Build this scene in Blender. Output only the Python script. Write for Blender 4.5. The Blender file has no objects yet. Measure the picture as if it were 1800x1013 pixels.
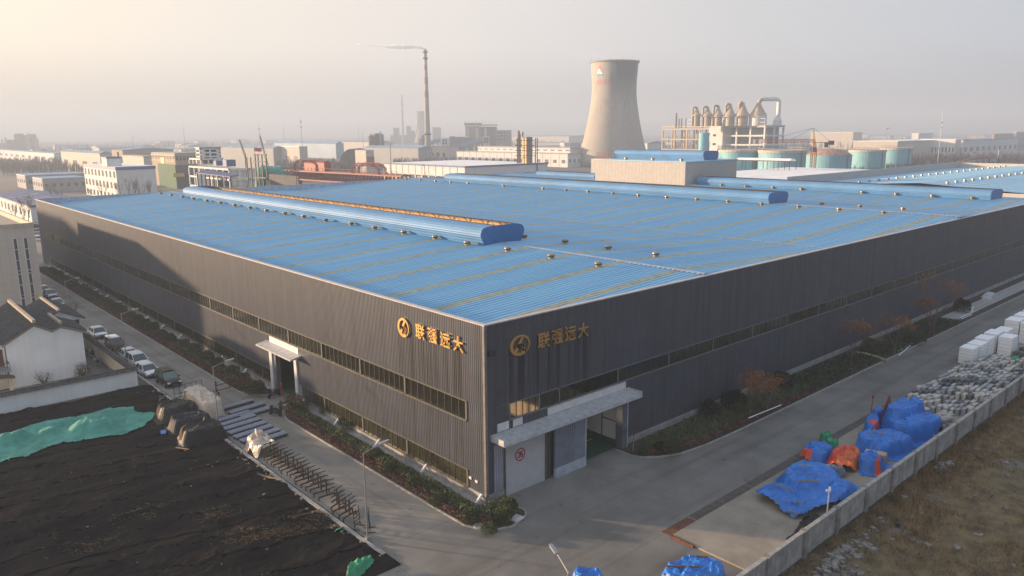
import bpy, bmesh, math, random
import numpy as np
from mathutils import Matrix, Vector
R = math.radians
S = bpy.context.scene
COL = S.collection
random.seed(7)

# ---------------------------------------------------------------- camera
FPX, YAW, PITCH, ROLL = 1338.2, R(41.895), R(11.587), R(-0.427)
CAM = Vector((-36.63, -44.11, 29.75))
FW = Vector((math.sin(YAW)*math.cos(PITCH), math.cos(YAW)*math.cos(PITCH), -math.sin(PITCH)))
_r = Vector((math.cos(YAW), -math.sin(YAW), 0)); _u = _r.cross(FW)
RT = _r*math.cos(ROLL)+_u*math.sin(ROLL); UP = -_r*math.sin(ROLL)+_u*math.cos(ROLL)
cd = bpy.data.cameras.new('camera'); cam = bpy.data.objects.new('camera', cd); COL.objects.link(cam)
cd.sensor_width = 36; cd.lens = FPX/1800*36; cd.clip_start = .5; cd.clip_end = 30000
cam.matrix_world = Matrix(((RT.x, UP.x, -FW.x, CAM.x), (RT.y, UP.y, -FW.y, CAM.y), (RT.z, UP.z, -FW.z, CAM.z), (0, 0, 0, 1)))
S.camera = cam

# ---------------------------------------------------------------- light
SUN_AZ, SUN_EL = R(-33), R(7.5)          # azimuth clockwise from +Y
SKY_STR, SUN_STR, EXPO = 0.115, 5.0, 1.6
W = bpy.data.worlds.new('World'); S.world = W; W.use_nodes = True
nt = W.node_tree; bg = nt.nodes['Background']
sky = nt.nodes.new('ShaderNodeTexSky'); sky.sky_type = 'NISHITA'; sky.sun_disc = False
sky.sun_elevation = SUN_EL; sky.sun_rotation = SUN_AZ
sky.air_density = 1.0; sky.dust_density = 6.0; sky.ozone_density = 1.0; sky.altitude = 0
N = nt.nodes; K = nt.links
geo = N.new('ShaderNodeTexCoord'); nv = N.new('ShaderNodeVectorMath'); nv.operation = 'NORMALIZE'; K.new(geo.outputs['Generated'], nv.inputs[0])
dt = N.new('ShaderNodeVectorMath'); dt.operation = 'DOT_PRODUCT'; dt.inputs[1].default_value = (math.sin(SUN_AZ)*math.cos(SUN_EL), math.cos(SUN_AZ)*math.cos(SUN_EL), math.sin(SUN_EL)); K.new(nv.outputs[0], dt.inputs[0])
mr = N.new('ShaderNodeMapRange'); mr.inputs[1].default_value = -1; mr.inputs[2].default_value = 1; K.new(dt.outputs['Value'], mr.inputs[0])
rp = N.new('ShaderNodeValToRGB'); K.new(mr.outputs[0], rp.inputs[0]); el = rp.color_ramp.elements
SKYC = [(0., (.078,.102,.142)), (.34, (.158,.172,.195)), (.5, (.198,.198,.204)), (.63, (.247,.232,.226)), (.80, (.295,.266,.232)), (.9, (.35,.295,.23)), (1., (.6,.42,.27))]
el[0].position = 0; el[0].color = (*SKYC[0][1], 1); el[1].position = 1; el[1].color = (*SKYC[-1][1], 1)
for p_, c_ in SKYC[1:-1]: e_ = el.new(p_); e_.color = (*c_, 1)
sz = N.new('ShaderNodeSeparateXYZ'); K.new(nv.outputs[0], sz.inputs[0])
mz = N.new('ShaderNodeMapRange'); mz.interpolation_type = 'SMOOTHSTEP'; mz.inputs[1].default_value = .2; mz.inputs[2].default_value = .9; mz.inputs[4].default_value = .8; K.new(sz.outputs[2], mz.inputs[0])
mx1 = N.new('ShaderNodeMix'); mx1.data_type = 'RGBA'; K.new(mz.outputs[0], mx1.inputs[0]); K.new(rp.outputs[0], mx1.inputs[6]); mx1.inputs[7].default_value = (.145, .188, .262, 1)
sc_ = N.new('ShaderNodeVectorMath'); sc_.operation = 'SCALE'; sc_.inputs[3].default_value = 10; K.new(mx1.outputs[2], sc_.inputs[0])
mx2 = N.new('ShaderNodeMix'); mx2.data_type = 'RGBA'; mx2.inputs[0].default_value = .05; K.new(sc_.outputs[0], mx2.inputs[6]); K.new(sky.outputs[0], mx2.inputs[7])
lw = N.new('ShaderNodeMapRange'); lw.interpolation_type = 'SMOOTHSTEP'; lw.inputs[1].default_value = -.01; lw.inputs[2].default_value = .11; lw.inputs[3].default_value = .58; lw.inputs[4].default_value = 1; K.new(sz.outputs[2], lw.inputs[0])
lm = N.new('ShaderNodeVectorMath'); lm.operation = 'SCALE'; K.new(mx2.outputs[2], lm.inputs[0]); K.new(lw.outputs[0], lm.inputs[3])
K.new(lm.outputs[0], bg.inputs['Color']); bg.inputs['Strength'].default_value = SKY_STR
sd = bpy.data.lights.new('sun', 'SUN'); sd.energy = SUN_STR; sd.angle = R(1.8); sd.color = (1, .70, .45)
sun = bpy.data.objects.new('sun', sd); COL.objects.link(sun)
sv = Vector((math.sin(SUN_AZ)*math.cos(SUN_EL), math.cos(SUN_AZ)*math.cos(SUN_EL), math.sin(SUN_EL)))
sun.rotation_euler = sv.to_track_quat('Z', 'Y').to_euler(); sun.location = (-60, 40, 60)
S.view_settings.view_transform = 'Standard'; S.view_settings.look = 'None'
S.view_settings.exposure = EXPO; S.view_settings.gamma = 1
S.cycles.volume_bounces = 2; S.cycles.max_bounces = 6; S.cycles.diffuse_bounces = 3; S.cycles.glossy_bounces = 3
S.cycles.transparent_max_bounces = 8
HAZE_DENS = .0006
HAZE_COL = (.49, .575, .69)

# ---------------------------------------------------------------- pixel -> place
def ray(x, y): return FW+RT*((x-900)/FPX)+UP*((506.5-y)/FPX)
def G(x, y, z=0.):
    d = ray(x, y); return CAM+d*((z-CAM.z)/d.z)
def onX(x, y, X=0.):
    d = ray(x, y); return CAM+d*((X-CAM.x)/d.x)
def onY(x, y, Y=0.):
    d = ray(x, y); return CAM+d*((Y-CAM.y)/d.y)
def D(x, y, dep): return CAM+ray(x, y)*dep

# ---------------------------------------------------------------- mesh helpers
class MB:
    def __init__(s): s.v = []; s.f = []; s.m = []; s.mi = 0
    def add(s, vs, fs):
        n = len(s.v); s.v.extend([tuple(p) for p in vs]); s.f.extend([tuple(n+i for i in f) for f in fs]); s.m.extend([s.mi]*len(fs)); return s
    def box(s, x0, x1, y0, y1, z0, z1):
        return s.add([(x0,y0,z0),(x1,y0,z0),(x1,y1,z0),(x0,y1,z0),(x0,y0,z1),(x1,y0,z1),(x1,y1,z1),(x0,y1,z1)],
                     [(3,2,1,0),(4,5,6,7),(0,1,5,4),(1,2,6,5),(2,3,7,6),(3,0,4,7)])
    def cbox(s, c, d, rz=0, tilt=0):
        x, y, z = d[0]/2, d[1]/2, d[2]/2; M = Matrix.Translation(c) @ Matrix.Rotation(rz, 4, 'Z') @ Matrix.Rotation(tilt, 4, 'Y')
        vs = [M @ Vector(p) for p in [(-x,-y,-z),(x,-y,-z),(x,y,-z),(-x,y,-z),(-x,-y,z),(x,-y,z),(x,y,z),(-x,y,z)]]
        return s.add(vs, [(3,2,1,0),(4,5,6,7),(0,1,5,4),(1,2,6,5),(2,3,7,6),(3,0,4,7)])
    def tube(s, p, q, r0, r1=None, n=6, cap=True):
        r1 = r0 if r1 is None else r1; p = Vector(p); q = Vector(q); d = q-p
        if d.length < 1e-6: return s
        d.normalize(); a = d.orthogonal().normalized(); b = d.cross(a)
        vs = []
        for c, r in ((p, r0), (q, r1)):
            for i in range(n):
                t = 2*math.pi*i/n+math.pi/n; vs.append(c+(a*math.cos(t)+b*math.sin(t))*r)
        fs = [(i, (i+1) % n, n+(i+1) % n, n+i) for i in range(n)]
        if cap: fs += [tuple(range(n-1, -1, -1)), tuple(range(n, 2*n))]
        return s.add(vs, fs)
    def path(s, pts, r, n=6):
        for a, b in zip(pts[:-1], pts[1:]): s.tube(a, b, r, None, n)
        return s
    def bar(s, p, q, w, h=None):      # rectangular beam, h along z-ish
        h = h or w; p = Vector(p); q = Vector(q); d = (q-p).normalized()
        a = d.cross(Vector((0, 0, 1)))
        if a.length < 1e-3: a = Vector((1, 0, 0))
        a.normalize(); b = a.cross(d).normalized(); a = a*(w/2); b = b*(h/2)
        vs = [p-a-b, p+a-b, p+a+b, p-a+b, q-a-b, q+a-b, q+a+b, q-a+b]
        return s.add(vs, [(3,2,1,0),(4,5,6,7),(0,1,5,4),(1,2,6,5),(2,3,7,6),(3,0,4,7)])
    def lathe(s, prof, c=(0, 0, 0), n=16, cap=True):
        vs = []
        for r, z in prof:
            for i in range(n):
                t = 2*math.pi*i/n; vs.append((c[0]+r*math.cos(t), c[1]+r*math.sin(t), c[2]+z))
        fs = []
        for k in range(len(prof)-1):
            for i in range(n):
                j = (i+1) % n; fs.append((k*n+i, k*n+j, (k+1)*n+j, (k+1)*n+i))
        if cap: fs += [tuple(range(n-1, -1, -1)), tuple((len(prof)-1)*n+i for i in range(n))]
        return s.add(vs, fs)
    def prism(s, pts, off):           # planar outline extruded by vector off
        n = len(pts); off = Vector(off); a = [Vector(p) for p in pts]; vs = a+[p+off for p in a]
        return s.add(vs, [tuple(range(n-1, -1, -1)), tuple(range(n, 2*n))]+[(i, (i+1) % n, n+(i+1) % n, n+i) for i in range(n)])
    def sheet(s, rows):               # rows of points -> quads
        n = len(rows[0]); vs = [p for r in rows for p in r]
        fs = [(k*n+i, k*n+i+1, (k+1)*n+i+1, (k+1)*n+i) for k in range(len(rows)-1) for i in range(n-1)]
        return s.add(vs, fs)
    def leaf(s, c, r, rng):
        a = Vector((rng.gauss(0,1), rng.gauss(0,1), rng.gauss(0,1))).normalized(); b = a.orthogonal().normalized()*r; a = a.cross(b).normalized()*r*.7
        c = Vector(c); return s.add([c-a-b*.3, c+b, c+a-b*.3], [(0,1,2)])
    def build(s, name, mat, parent=None, local=False, smooth=False, loc=None):
        me = bpy.data.meshes.new(name)
        if local or not s.v: o0 = Vector((0, 0, 0))
        elif parent: o0 = worg(parent)
        elif loc is not None: o0 = Vector(loc)
        else:
            A = np.array(s.v); o0 = Vector(((A[:,0].min()+A[:,0].max())/2, (A[:,1].min()+A[:,1].max())/2, A[:,2].min()))
        me.from_pydata([(p[0]-o0.x, p[1]-o0.y, p[2]-o0.z) for p in s.v], [], s.f)
        for m in (mat if isinstance(mat, (list, tuple)) else [mat]): me.materials.append(m)
        if max(s.m, default=0) > 0: me.polygons.foreach_set('material_index', s.m)
        if smooth: me.polygons.foreach_set('use_smooth', [True]*len(s.f))
        me.update()
        o = bpy.data.objects.new(name, me); COL.objects.link(o)
        if parent: o.parent = parent
        elif not local: o.location = o0
        return o
def worg(o):
    p = Vector(o.location)
    while o.parent: o = o.parent; p += Vector(o.location)
    return p
def smooth_by_angle(o, deg=40):
    me = o.data
    me.polygons.foreach_set('use_smooth', [True]*len(me.polygons))
    bm = bmesh.new(); bm.from_mesh(me)
    for e in bm.edges:
        if len(e.link_faces) == 2 and e.calc_face_angle(0) > R(deg): e.smooth = False
    bm.to_mesh(me); bm.free(); return o
def thing(name, label, cat, loc=(0, 0, 0), rz=0, group=None):
    o = bpy.data.objects.new(name, None); COL.objects.link(o); o.empty_display_size = .3
    o.location = loc; o.rotation_euler = (0, 0, rz); o['label'] = label; o['category'] = cat
    if group: o['group'] = group
    return o
def tag(o, label, cat, group=None, kind=None):
    o['label'] = label; o['category'] = cat
    if group: o['group'] = group
    if kind: o['kind'] = kind
    return o
def struct(o): o['kind'] = 'structure'; return o
def dup(o, loc=None, rz=None, label=None, parent=None, scale=None):
    c = o.copy(); COL.objects.link(c)
    if parent is not None: c.parent = parent
    if loc is not None: c.location = loc
    if rz is not None: c.rotation_euler = (0, 0, rz)
    if scale is not None: c.scale = scale
    if label: c['label'] = label
    for ch in list(o.children): dup(ch, parent=c)
    return c

# ---------------------------------------------------------------- noise
def vnoise(x, y, seed=0):
    x = np.asarray(x, float); y = np.asarray(y, float)
    xi = np.floor(x).astype(np.int64); yi = np.floor(y).astype(np.int64); fx = x-xi; fy = y-yi
    fx = fx*fx*(3-2*fx); fy = fy*fy*(3-2*fy)
    def h(a, b):
        n = (a*374761393+b*668265263+seed*1442695041) & 0x7fffffff
        n = ((n ^ (n >> 13))*1274126177) & 0x7fffffff
        return ((n ^ (n >> 16)) & 0xffff)/65535.
    return (h(xi,yi)*(1-fx)+h(xi+1,yi)*fx)*(1-fy)+(h(xi,yi+1)*(1-fx)+h(xi+1,yi+1)*fx)*fy
def fbm(x, y, seed=0, o=4):
    t = 0; a = .5
    for k in range(o): t = t+a*vnoise(x*2**k, y*2**k, seed+k*17); a *= .5
    return t/(1-.5**o)
def inpoly(x, y, poly):
    r = np.zeros(x.shape, bool); n = len(poly); j = n-1
    for i in range(n):
        xi, yi = poly[i][:2]; xj, yj = poly[j][:2]
        c = ((yi > y) != (yj > y)) & (x < (xj-xi)*(y-yi)/((yj-yi) or 1e-9)+xi); r ^= c; j = i
    return r

# ---------------------------------------------------------------- materials
def mat(name, col, rough=.75, metal=0., var=.25, scale=1.2, stretch=(1,1,1), col2=None, streak=0., bump=0., bscale=8., spec=.4, joints=None, alpha=1., trans=0., rot=0., marks=False, stain=False):
    m = bpy.data.materials.new(name); m.use_nodes = True; n = m.node_tree.nodes; L = m.node_tree.links; b = n['Principled BSDF']
    b.inputs['Roughness'].default_value = rough; b.inputs['Metallic'].default_value = metal; b.inputs['Specular IOR Level'].default_value = spec
    c = (*col, 1)
    if var <= 0 and not col2 and not streak:
        b.inputs['Base Color'].default_value = c
    tc = n.new('ShaderNodeTexCoord'); mp = n.new('ShaderNodeMapping'); mp.inputs['Scale'].default_value = stretch; mp.inputs['Rotation'].default_value = (0, 0, rot)
    L.new(tc.outputs['Object'], mp.inputs['Vector'])
    out = None
    if var > 0 or col2 or streak:
        nz = n.new('ShaderNodeTexNoise'); nz.inputs['Scale'].default_value = scale; nz.inputs['Detail'].default_value = 6; nz.inputs['Roughness'].default_value = .62
        L.new(mp.outputs[0], nz.inputs['Vector'])
        cr = n.new('ShaderNodeValToRGB'); cr.color_ramp.elements[0].position = .32; cr.color_ramp.elements[1].position = .68
        lo = tuple(x*(1-var) for x in col); hi = tuple(min(1, x*(1+var)) for x in col)
        cr.color_ramp.elements[0].color = (*(col2 or lo), 1); cr.color_ramp.elements[1].color = (*(col if col2 else hi), 1)
        L.new(nz.outputs['Fac'], cr.inputs['Fac']); out = cr.outputs[0]
        if streak:
            mp2 = n.new('ShaderNodeMapping'); mp2.inputs['Scale'].default_value = (1.6, 1.6, .05); L.new(tc.outputs['Object'], mp2.inputs['Vector'])
            n2 = n.new('ShaderNodeTexNoise'); n2.inputs['Scale'].default_value = 1.; n2.inputs['Detail'].default_value = 5; L.new(mp2.outputs[0], n2.inputs['Vector'])
            r2 = n.new('ShaderNodeMapRange'); r2.inputs[1].default_value = .42; r2.inputs[2].default_value = .7; r2.inputs[3].default_value = 1; r2.inputs[4].default_value = 1-streak
            L.new(n2.outputs['Fac'], r2.inputs[0])
            mx = n.new('ShaderNodeMix'); mx.data_type = 'RGBA'; mx.blend_type = 'MULTIPLY'; mx.inputs[0].default_value = 1
            L.new(out, mx.inputs[6]); L.new(r2.outputs[0], mx.inputs[7]); out = mx.outputs[2]
    def band_noise(scale, st, lo, hi, dark, src, detail=4):
        mpx = n.new('ShaderNodeMapping'); mpx.inputs['Scale'].default_value = st; L.new(tc.outputs['Object'], mpx.inputs['Vector'])
        nx_ = n.new('ShaderNodeTexNoise'); nx_.inputs['Scale'].default_value = scale; nx_.inputs['Detail'].default_value = detail; nx_.inputs['Distortion'].default_value = .35; L.new(mpx.outputs[0], nx_.inputs['Vector'])
        rr = n.new('ShaderNodeMapRange'); rr.inputs[1].default_value = lo; rr.inputs[2].default_value = hi; rr.inputs[3].default_value = 1; rr.inputs[4].default_value = dark; L.new(nx_.outputs['Fac'], rr.inputs[0])
        mm = n.new('ShaderNodeMix'); mm.data_type = 'RGBA'; mm.blend_type = 'MULTIPLY'; mm.inputs[0].default_value = 1; L.new(src, mm.inputs[6]); L.new(rr.outputs[0], mm.inputs[7]); return mm.outputs[2], mm
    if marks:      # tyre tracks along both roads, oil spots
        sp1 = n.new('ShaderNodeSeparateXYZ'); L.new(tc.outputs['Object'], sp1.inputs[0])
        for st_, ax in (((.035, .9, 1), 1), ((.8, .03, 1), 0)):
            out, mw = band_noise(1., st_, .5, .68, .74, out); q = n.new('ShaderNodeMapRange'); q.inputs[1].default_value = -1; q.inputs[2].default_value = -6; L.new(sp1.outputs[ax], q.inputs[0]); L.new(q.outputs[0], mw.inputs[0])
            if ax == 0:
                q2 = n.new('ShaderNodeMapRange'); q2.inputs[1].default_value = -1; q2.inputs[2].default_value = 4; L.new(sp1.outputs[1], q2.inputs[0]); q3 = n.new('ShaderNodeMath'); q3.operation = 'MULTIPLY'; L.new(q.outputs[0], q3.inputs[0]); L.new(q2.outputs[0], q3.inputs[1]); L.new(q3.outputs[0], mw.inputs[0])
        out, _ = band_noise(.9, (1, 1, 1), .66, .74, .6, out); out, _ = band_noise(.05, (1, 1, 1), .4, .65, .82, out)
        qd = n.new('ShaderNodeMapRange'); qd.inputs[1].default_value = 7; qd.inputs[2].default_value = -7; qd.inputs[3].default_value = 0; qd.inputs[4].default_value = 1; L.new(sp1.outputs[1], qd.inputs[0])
        out, md = band_noise(.12, (1, 1, 1), .0, .45, .76, out); L.new(qd.outputs[0], md.inputs[0])      # concrete tone gets darker towards the loading yard
    if stain:      # dirt washed down below the signs
        prev = out; out, mm = band_noise(1., (3.2, 3.2, .035), .44, .60, .28, out, 3)
        sp0 = n.new('ShaderNodeSeparateXYZ'); L.new(tc.outputs['Object'], sp0.inputs[0]); ad = n.new('ShaderNodeMath'); L.new(sp0.outputs[0], ad.inputs[0]); L.new(sp0.outputs[1], ad.inputs[1])
        def rng_(sock, a0, a1, b0, b1):
            q = n.new('ShaderNodeMapRange'); q.inputs[1].default_value = a0; q.inputs[2].default_value = a1; q.inputs[3].default_value = b0; q.inputs[4].default_value = b1; L.new(sock, q.inputs[0]); return q.outputs[0]
        f = None
        for s_ in (rng_(ad.outputs[0], 1.8, 2.8, 0, 1), rng_(ad.outputs[0], 11.8, 12.6, 1, 0), rng_(sp0.outputs[2], 12.3, 12.9, 1, 0), rng_(sp0.outputs[2], 5.5, 10, .25, 1)):
            if f is None: f = s_
            else:
                ml = n.new('ShaderNodeMath'); ml.operation = 'MULTIPLY'; L.new(f, ml.inputs[0]); L.new(s_, ml.inputs[1]); f = ml.outputs[0]
        L.new(f, mm.inputs[0])
    if joints:
        sx, sy, w, dark = joints
        sp = n.new('ShaderNodeSeparateXYZ'); L.new(tc.outputs['Object'], sp.inputs[0]); fac = None
        for ax, s in ((0, sx), (1, sy)):
            if not s: continue
            pp = n.new('ShaderNodeMath'); pp.operation = 'PINGPONG'; pp.inputs[1].default_value = s/2; L.new(sp.outputs[ax], pp.inputs[0])
            lt = n.new('ShaderNodeMath'); lt.operation = 'LESS_THAN'; lt.inputs[1].default_value = w; L.new(pp.outputs[0], lt.inputs[0])
            if fac is None: fac = lt.outputs[0]
            else:
                mxm = n.new('ShaderNodeMath'); mxm.operation = 'MAXIMUM'; L.new(fac, mxm.inputs[0]); L.new(lt.outputs[0], mxm.inputs[1]); fac = mxm.outputs[0]
        mx = n.new('ShaderNodeMix'); mx.data_type = 'RGBA'; L.new(fac, mx.inputs[0])
        if out: L.new(out, mx.inputs[6])
        else: mx.inputs[6].default_value = c
        mx.inputs[7].default_value = (*dark, 1); out = mx.outputs[2]
    if out: L.new(out, b.inputs['Base Color'])
    if bump:
        n3 = n.new('ShaderNodeTexNoise'); n3.inputs['Scale'].default_value = bscale; n3.inputs['Detail'].default_value = 5; L.new(mp.outputs[0], n3.inputs['Vector'])
        bp = n.new('ShaderNodeBump'); bp.inputs['Strength'].default_value = bump; bp.inputs['Distance'].default_value = .15; L.new(n3.outputs['Fac'], bp.inputs['Height']); L.new(bp.outputs[0], b.inputs['Normal'])
    if alpha < 1: b.inputs['Alpha'].default_value = alpha
    if trans:
        b.inputs['Transmission Weight'].default_value = trans
    return m
M = {}
def mk(k, *a, **kw): M[k] = mat(k, *a, **kw); return M[k]
mk('ground', (.17,.145,.12), var=.35, scale=.02, col2=(.11,.10,.09), rough=1)
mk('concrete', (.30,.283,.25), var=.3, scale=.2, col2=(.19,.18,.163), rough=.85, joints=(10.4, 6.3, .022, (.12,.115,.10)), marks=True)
mk('slabcon', (.33,.29,.23), var=.3, scale=.4, col2=(.22,.19,.15), rough=.9)
mk('kerb', (.33,.31,.28), var=.25, scale=2.5, joints=None)
mk('wall_paint', (.069,.076,.094), rough=.42, var=.12, scale=.5, streak=.28, spec=.5, stain=True)
mk('coping', (.45,.42,.42), rough=.45, var=.12)
mk('plinth', (.28,.275,.27), var=.25, scale=.8, rough=.9)
mk('roof_blue', (.26,.51,.69), rough=.45, var=.16, scale=.5, stretch=(.06, 1.6, 1), col2=(.175,.41,.62), spec=.6)
mk('vent_blue', (.10,.25,.45), rough=.6, var=.12, scale=.2, spec=.35)
mk('cap_blue', (.025,.13,.33), rough=.5, var=.1)
mk('skylight', (.44,.44,.34), rough=.6, var=.2, scale=1.)
mk('lining', (.62,.40,.18), rough=.8, var=.15)
mk('dark_steel', (.035,.03,.03), rough=.6)
mk('glass', (.030,.030,.020), rough=.12, var=.5, scale=.35, spec=.75)
M['glass_clear'] = mat('glass_clear', (.05,.05,.04), rough=.1, var=0, spec=.5, alpha=.22)
mk('frame', (.10,.095,.075), rough=.5)
mk('mullion', (.03,.03,.03), rough=.5)
mk('galv', (.42,.43,.44), rough=.45, var=.2, scale=2, spec=.5)
mk('white_panel', (.62,.62,.62), rough=.5, var=.1)
mk('roller', (.42,.42,.43), rough=.5, var=.08)
mk('gold', (.80,.50,.19), rough=.36, metal=.85, var=.08)
mk('gold_side', (.25,.13,.05), rough=.5, metal=.6)
mk('red_paint', (.45,.03,.025), rough=.6)
mk('green_floor', (.02,.10,.06), rough=.6)
mk('yellow', (.6,.42,.05), rough=.6)
mk('white_wall', (.66,.66,.63), var=.1, scale=.6, rough=.9)
mk('dark_int', (.03,.03,.03), rough=.9)
mk('vent_steel', (.30,.25,.20), rough=.4, metal=.55, var=.25, scale=3)
mk('cast_dark', (.06,.05,.045), rough=.6)
mk('soil', (.06,.05,.035), var=.5, scale=2., rough=1)
mk('hedge_red', (.125,.062,.045), var=.6, scale=1.5, rough=.9)
mk('hedge_green', (.12,.14,.05), var=.6, scale=1.2, rough=.85, col2=(.06,.072,.03))
mk('shrub', (.075,.095,.03), var=.6, scale=1.4, rough=.8, col2=(.04,.05,.02))
mk('shrub_dark', (.03,.028,.02), var=.5, rough=.9)
mk('twig', (.15,.10,.07), var=.3, rough=.9)
mk('leaf_orange', (.27,.125,.055), var=.5, scale=1.2, rough=.8)
mk('bush_brown', (.11,.075,.035), var=.5, scale=1.5, rough=.9)
mk('netting', (.010,.0098,.0105), var=.5, scale=.5, rough=.95, col2=(.034,.029,.026), bump=.9, bscale=5., stretch=(.5, 1.5, 1), spec=.0)
mk('net_tan', (.06,.038,.02), var=.4, rough=.95)
mk('green_net', (.10,.36,.28), var=.35, scale=.7, rough=.8, col2=(.035,.2,.15))
mk('tarp_blue', (.012,.15,.52), var=.22, scale=.8, rough=.42, spec=.5, bump=.25, bscale=2.5)
mk('tarp_red', (.62,.07,.03), var=.25, rough=.5, bump=.25, bscale=2.5)
mk('tarp_orange', (.60,.13,.03), var=.25, rough=.5, bump=.2, bscale=2.5)
mk('tarp_green', (.03,.25,.12), var=.3, rough=.6)
mk('tarp_black', (.010,.010,.011), var=.3, rough=.6)
mk('grey_cloth', (.16,.18,.22), var=.3, rough=.8)
mk('timber', (.36,.24,.13), var=.3, scale=3, rough=.8)
mk('old_timber', (.22,.18,.14), var=.3, scale=3, rough=.9)
mk('white', (.78,.78,.77), rough=.6, var=.06)
mk('foam', (.86,.86,.85), rough=.85, var=.04, joints=None)
mk('fence_con', (.30,.29,.275), var=.3, scale=.9, rough=.95, streak=.3)
mk('granite', (.33,.34,.34), var=.25, scale=1.5, rough=.8)
mk('granite_dark', (.12,.125,.13), var=.3, scale=1.5, rough=.8)
mk('granite_pale', (.50,.47,.42), var=.2, scale=1.5, rough=.8)
mk('rust', (.13,.055,.03), var=.4, scale=3, rough=.85)
mk('rack_steel', (.03,.022,.02), var=.4, rough=.7)
mk('pallet_blue', (.24,.28,.35), var=.2, scale=2., rough=.6, joints=(.42, .3, .03, (.11,.14,.19)))
mk('plastic_wrap', (.58,.50,.40), var=.3, scale=1., rough=.35, spec=.6, bump=.5, bscale=2.5)
mk('stone_tile', (.36,.335,.29), var=.12, scale=.4, rough=.8)
mk('grey_tile', (.085,.08,.078), var=.4, scale=2., rough=.9)
mk('ridge_stone', (.34,.29,.23), var=.2, rough=.9)
mk('render_white', (.80,.82,.81), var=.08, scale=.3, rough=.95, streak=.08)
mk('cream_wall', (.62,.52,.37), var=.15, rough=.95)
mk('brown_wood', (.12,.05,.03), var=.3, rough=.7)
mk('pole', (.27,.28,.29), rough=.4, metal=.3, var=.1)
mk('car_white', (.78,.79,.8), rough=.25, var=0, spec=.6)
mk('car_black', (.012,.012,.014), rough=.3, var=0, spec=.35)
mk('car_silver', (.45,.47,.49), rough=.25, metal=.3, var=0)
mk('car_glass', (.02,.025,.03), rough=.08, var=0, spec=.8)
mk('car_glass_green', (.07,.14,.12), rough=.15, var=0, spec=.8)
mk('rubber', (.02,.02,.02), rough=.85)
mk('rim', (.4,.4,.41), rough=.35, metal=.7, var=0)
mk('lamp_glass', (.75,.75,.72), rough=.15, var=0)
mk('plate_blue', (.02,.09,.45), rough=.4, var=0)
mk('skin', (.45,.27,.18), rough=.6, var=0)
mk('hair', (.015,.012,.01), rough=.7, var=0)
mk('cloth_dark', (.03,.035,.045), rough=.9)
mk('cloth_blue', (.06,.09,.13), rough=.9)
mk('cloth_red', (.25,.03,.025), rough=.9)
mk('dry_grass', (.19,.145,.072), var=.4, scale=.8, rough=1, col2=(.07,.05,.028), bump=.6, bscale=5)
mk('grass_blade', (.20,.13,.06), var=.5, scale=.8, rough=1)
mk('rubble', (.21,.195,.17), var=.4, scale=2, rough=.95)
mk('tower_con', (.38,.35,.30), var=.12, scale=.06, rough=.9, joints=None)
mk('soot', (.24,.225,.20), var=.2, rough=.9)
mk('b_white', (.64,.64,.63), var=.08, scale=.3, rough=.8)
mk('b_cream', (.50,.46,.39), var=.08, scale=.3, rough=.8)
mk('b_grey', (.30,.31,.31), var=.12, scale=.2, rough=.8)
mk('b_tan', (.38,.31,.23), var=.15, scale=.3, rough=.9)
mk('b_dark', (.06,.058,.06), var=.3, scale=.3, rough=.8)
mk('b_coal', (.09,.08,.08), var=.3, scale=.2, rough=.9)
mk('roof_white', (.88,.86,.83), var=.12, scale=.2, rough=.7)
mk('roof_grey', (.34,.34,.34), var=.12, scale=.1, rough=.8)
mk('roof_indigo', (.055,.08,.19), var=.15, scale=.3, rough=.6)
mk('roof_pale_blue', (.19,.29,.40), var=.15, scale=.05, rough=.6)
mk('roof_red', (.25,.08,.05), var=.2, rough=.8)
mk('trim_blue', (.06,.11,.24), rough=.6)
mk('win_dark', (.045,.05,.055), rough=.25, var=.2, spec=.6)
mk('gantry_red', (.28,.075,.045), var=.2, rough=.6)
mk('gantry_dark', (.20,.05,.04), var=.2, rough=.6)
mk('tank', (.19,.43,.50), var=.14, scale=.15, rough=.6, streak=.12)
mk('tank_top', (.45,.40,.34), var=.2, rough=.8)
mk('rust_dome', (.36,.20,.14), var=.3, scale=.4, rough=.8)
mk('silo_blue', (.16,.42,.50), var=.1, rough=.6)
mk('yellow_clad', (.62,.42,.13), var=.15, rough=.6)
mk('brown_clad', (.20,.15,.11), var=.2, rough=.7)
mk('insul', (.40,.32,.22), var=.2, scale=.5, rough=.6)
mk('pipe_white', (.62,.62,.62), rough=.5)
mk('crane_yellow', (.45,.22,.05), rough=.6, var=.3)
mk('net_green_b', (.10,.17,.09), var=.3, rough=.9)
mk('far_wood', (.13,.10,.08), var=.4, scale=.1, rough=1)
mk('chim_red', (.26,.17,.15), rough=.8)
mk('chim_grey', (.34,.31,.28), rough=.85)
mk('pink', (.6,.1,.15), rough=.6)
mk('blue_fade', (.16,.33,.42), rough=.8)
mk('red_fade', (.55,.15,.13), rough=.8)
# ================================================================ setting: ground, paving, planters
m = MB(); m.sheet([[(x, y, -.03) for x in (-5900, 5900)] for y in (-5900, 5900)]); struct(m.build('ground', M['ground']))
m = MB()
m.add([(-10.3,-60,0),(320,-60,0),(320,-21.6,0),(230,-21.6,0),(230,0,0),(60,0,0),(0,0,0),(0,175,0),(0,262,0),(-10.3,262,0),(-10.3,-2.65,0),(-60,-2.65,0),(-60,-60,0)],
      [(0,1,2,3,4,5,6,7,8,9,10,11,12)])
m = MB()
for x0, x1, y0, y1 in ((-10.2, 0.6, -2.65, 262), (-60, 230, -21.3, -2.65), (.6, 230, -2.65, .6), (.6, 140, 165, 262)):
    m.box(x0, x1, y0, y1, -.25, 0)
struct(m.build('concrete_road', M['concrete'], loc=(0, 0, 0)))
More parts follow.
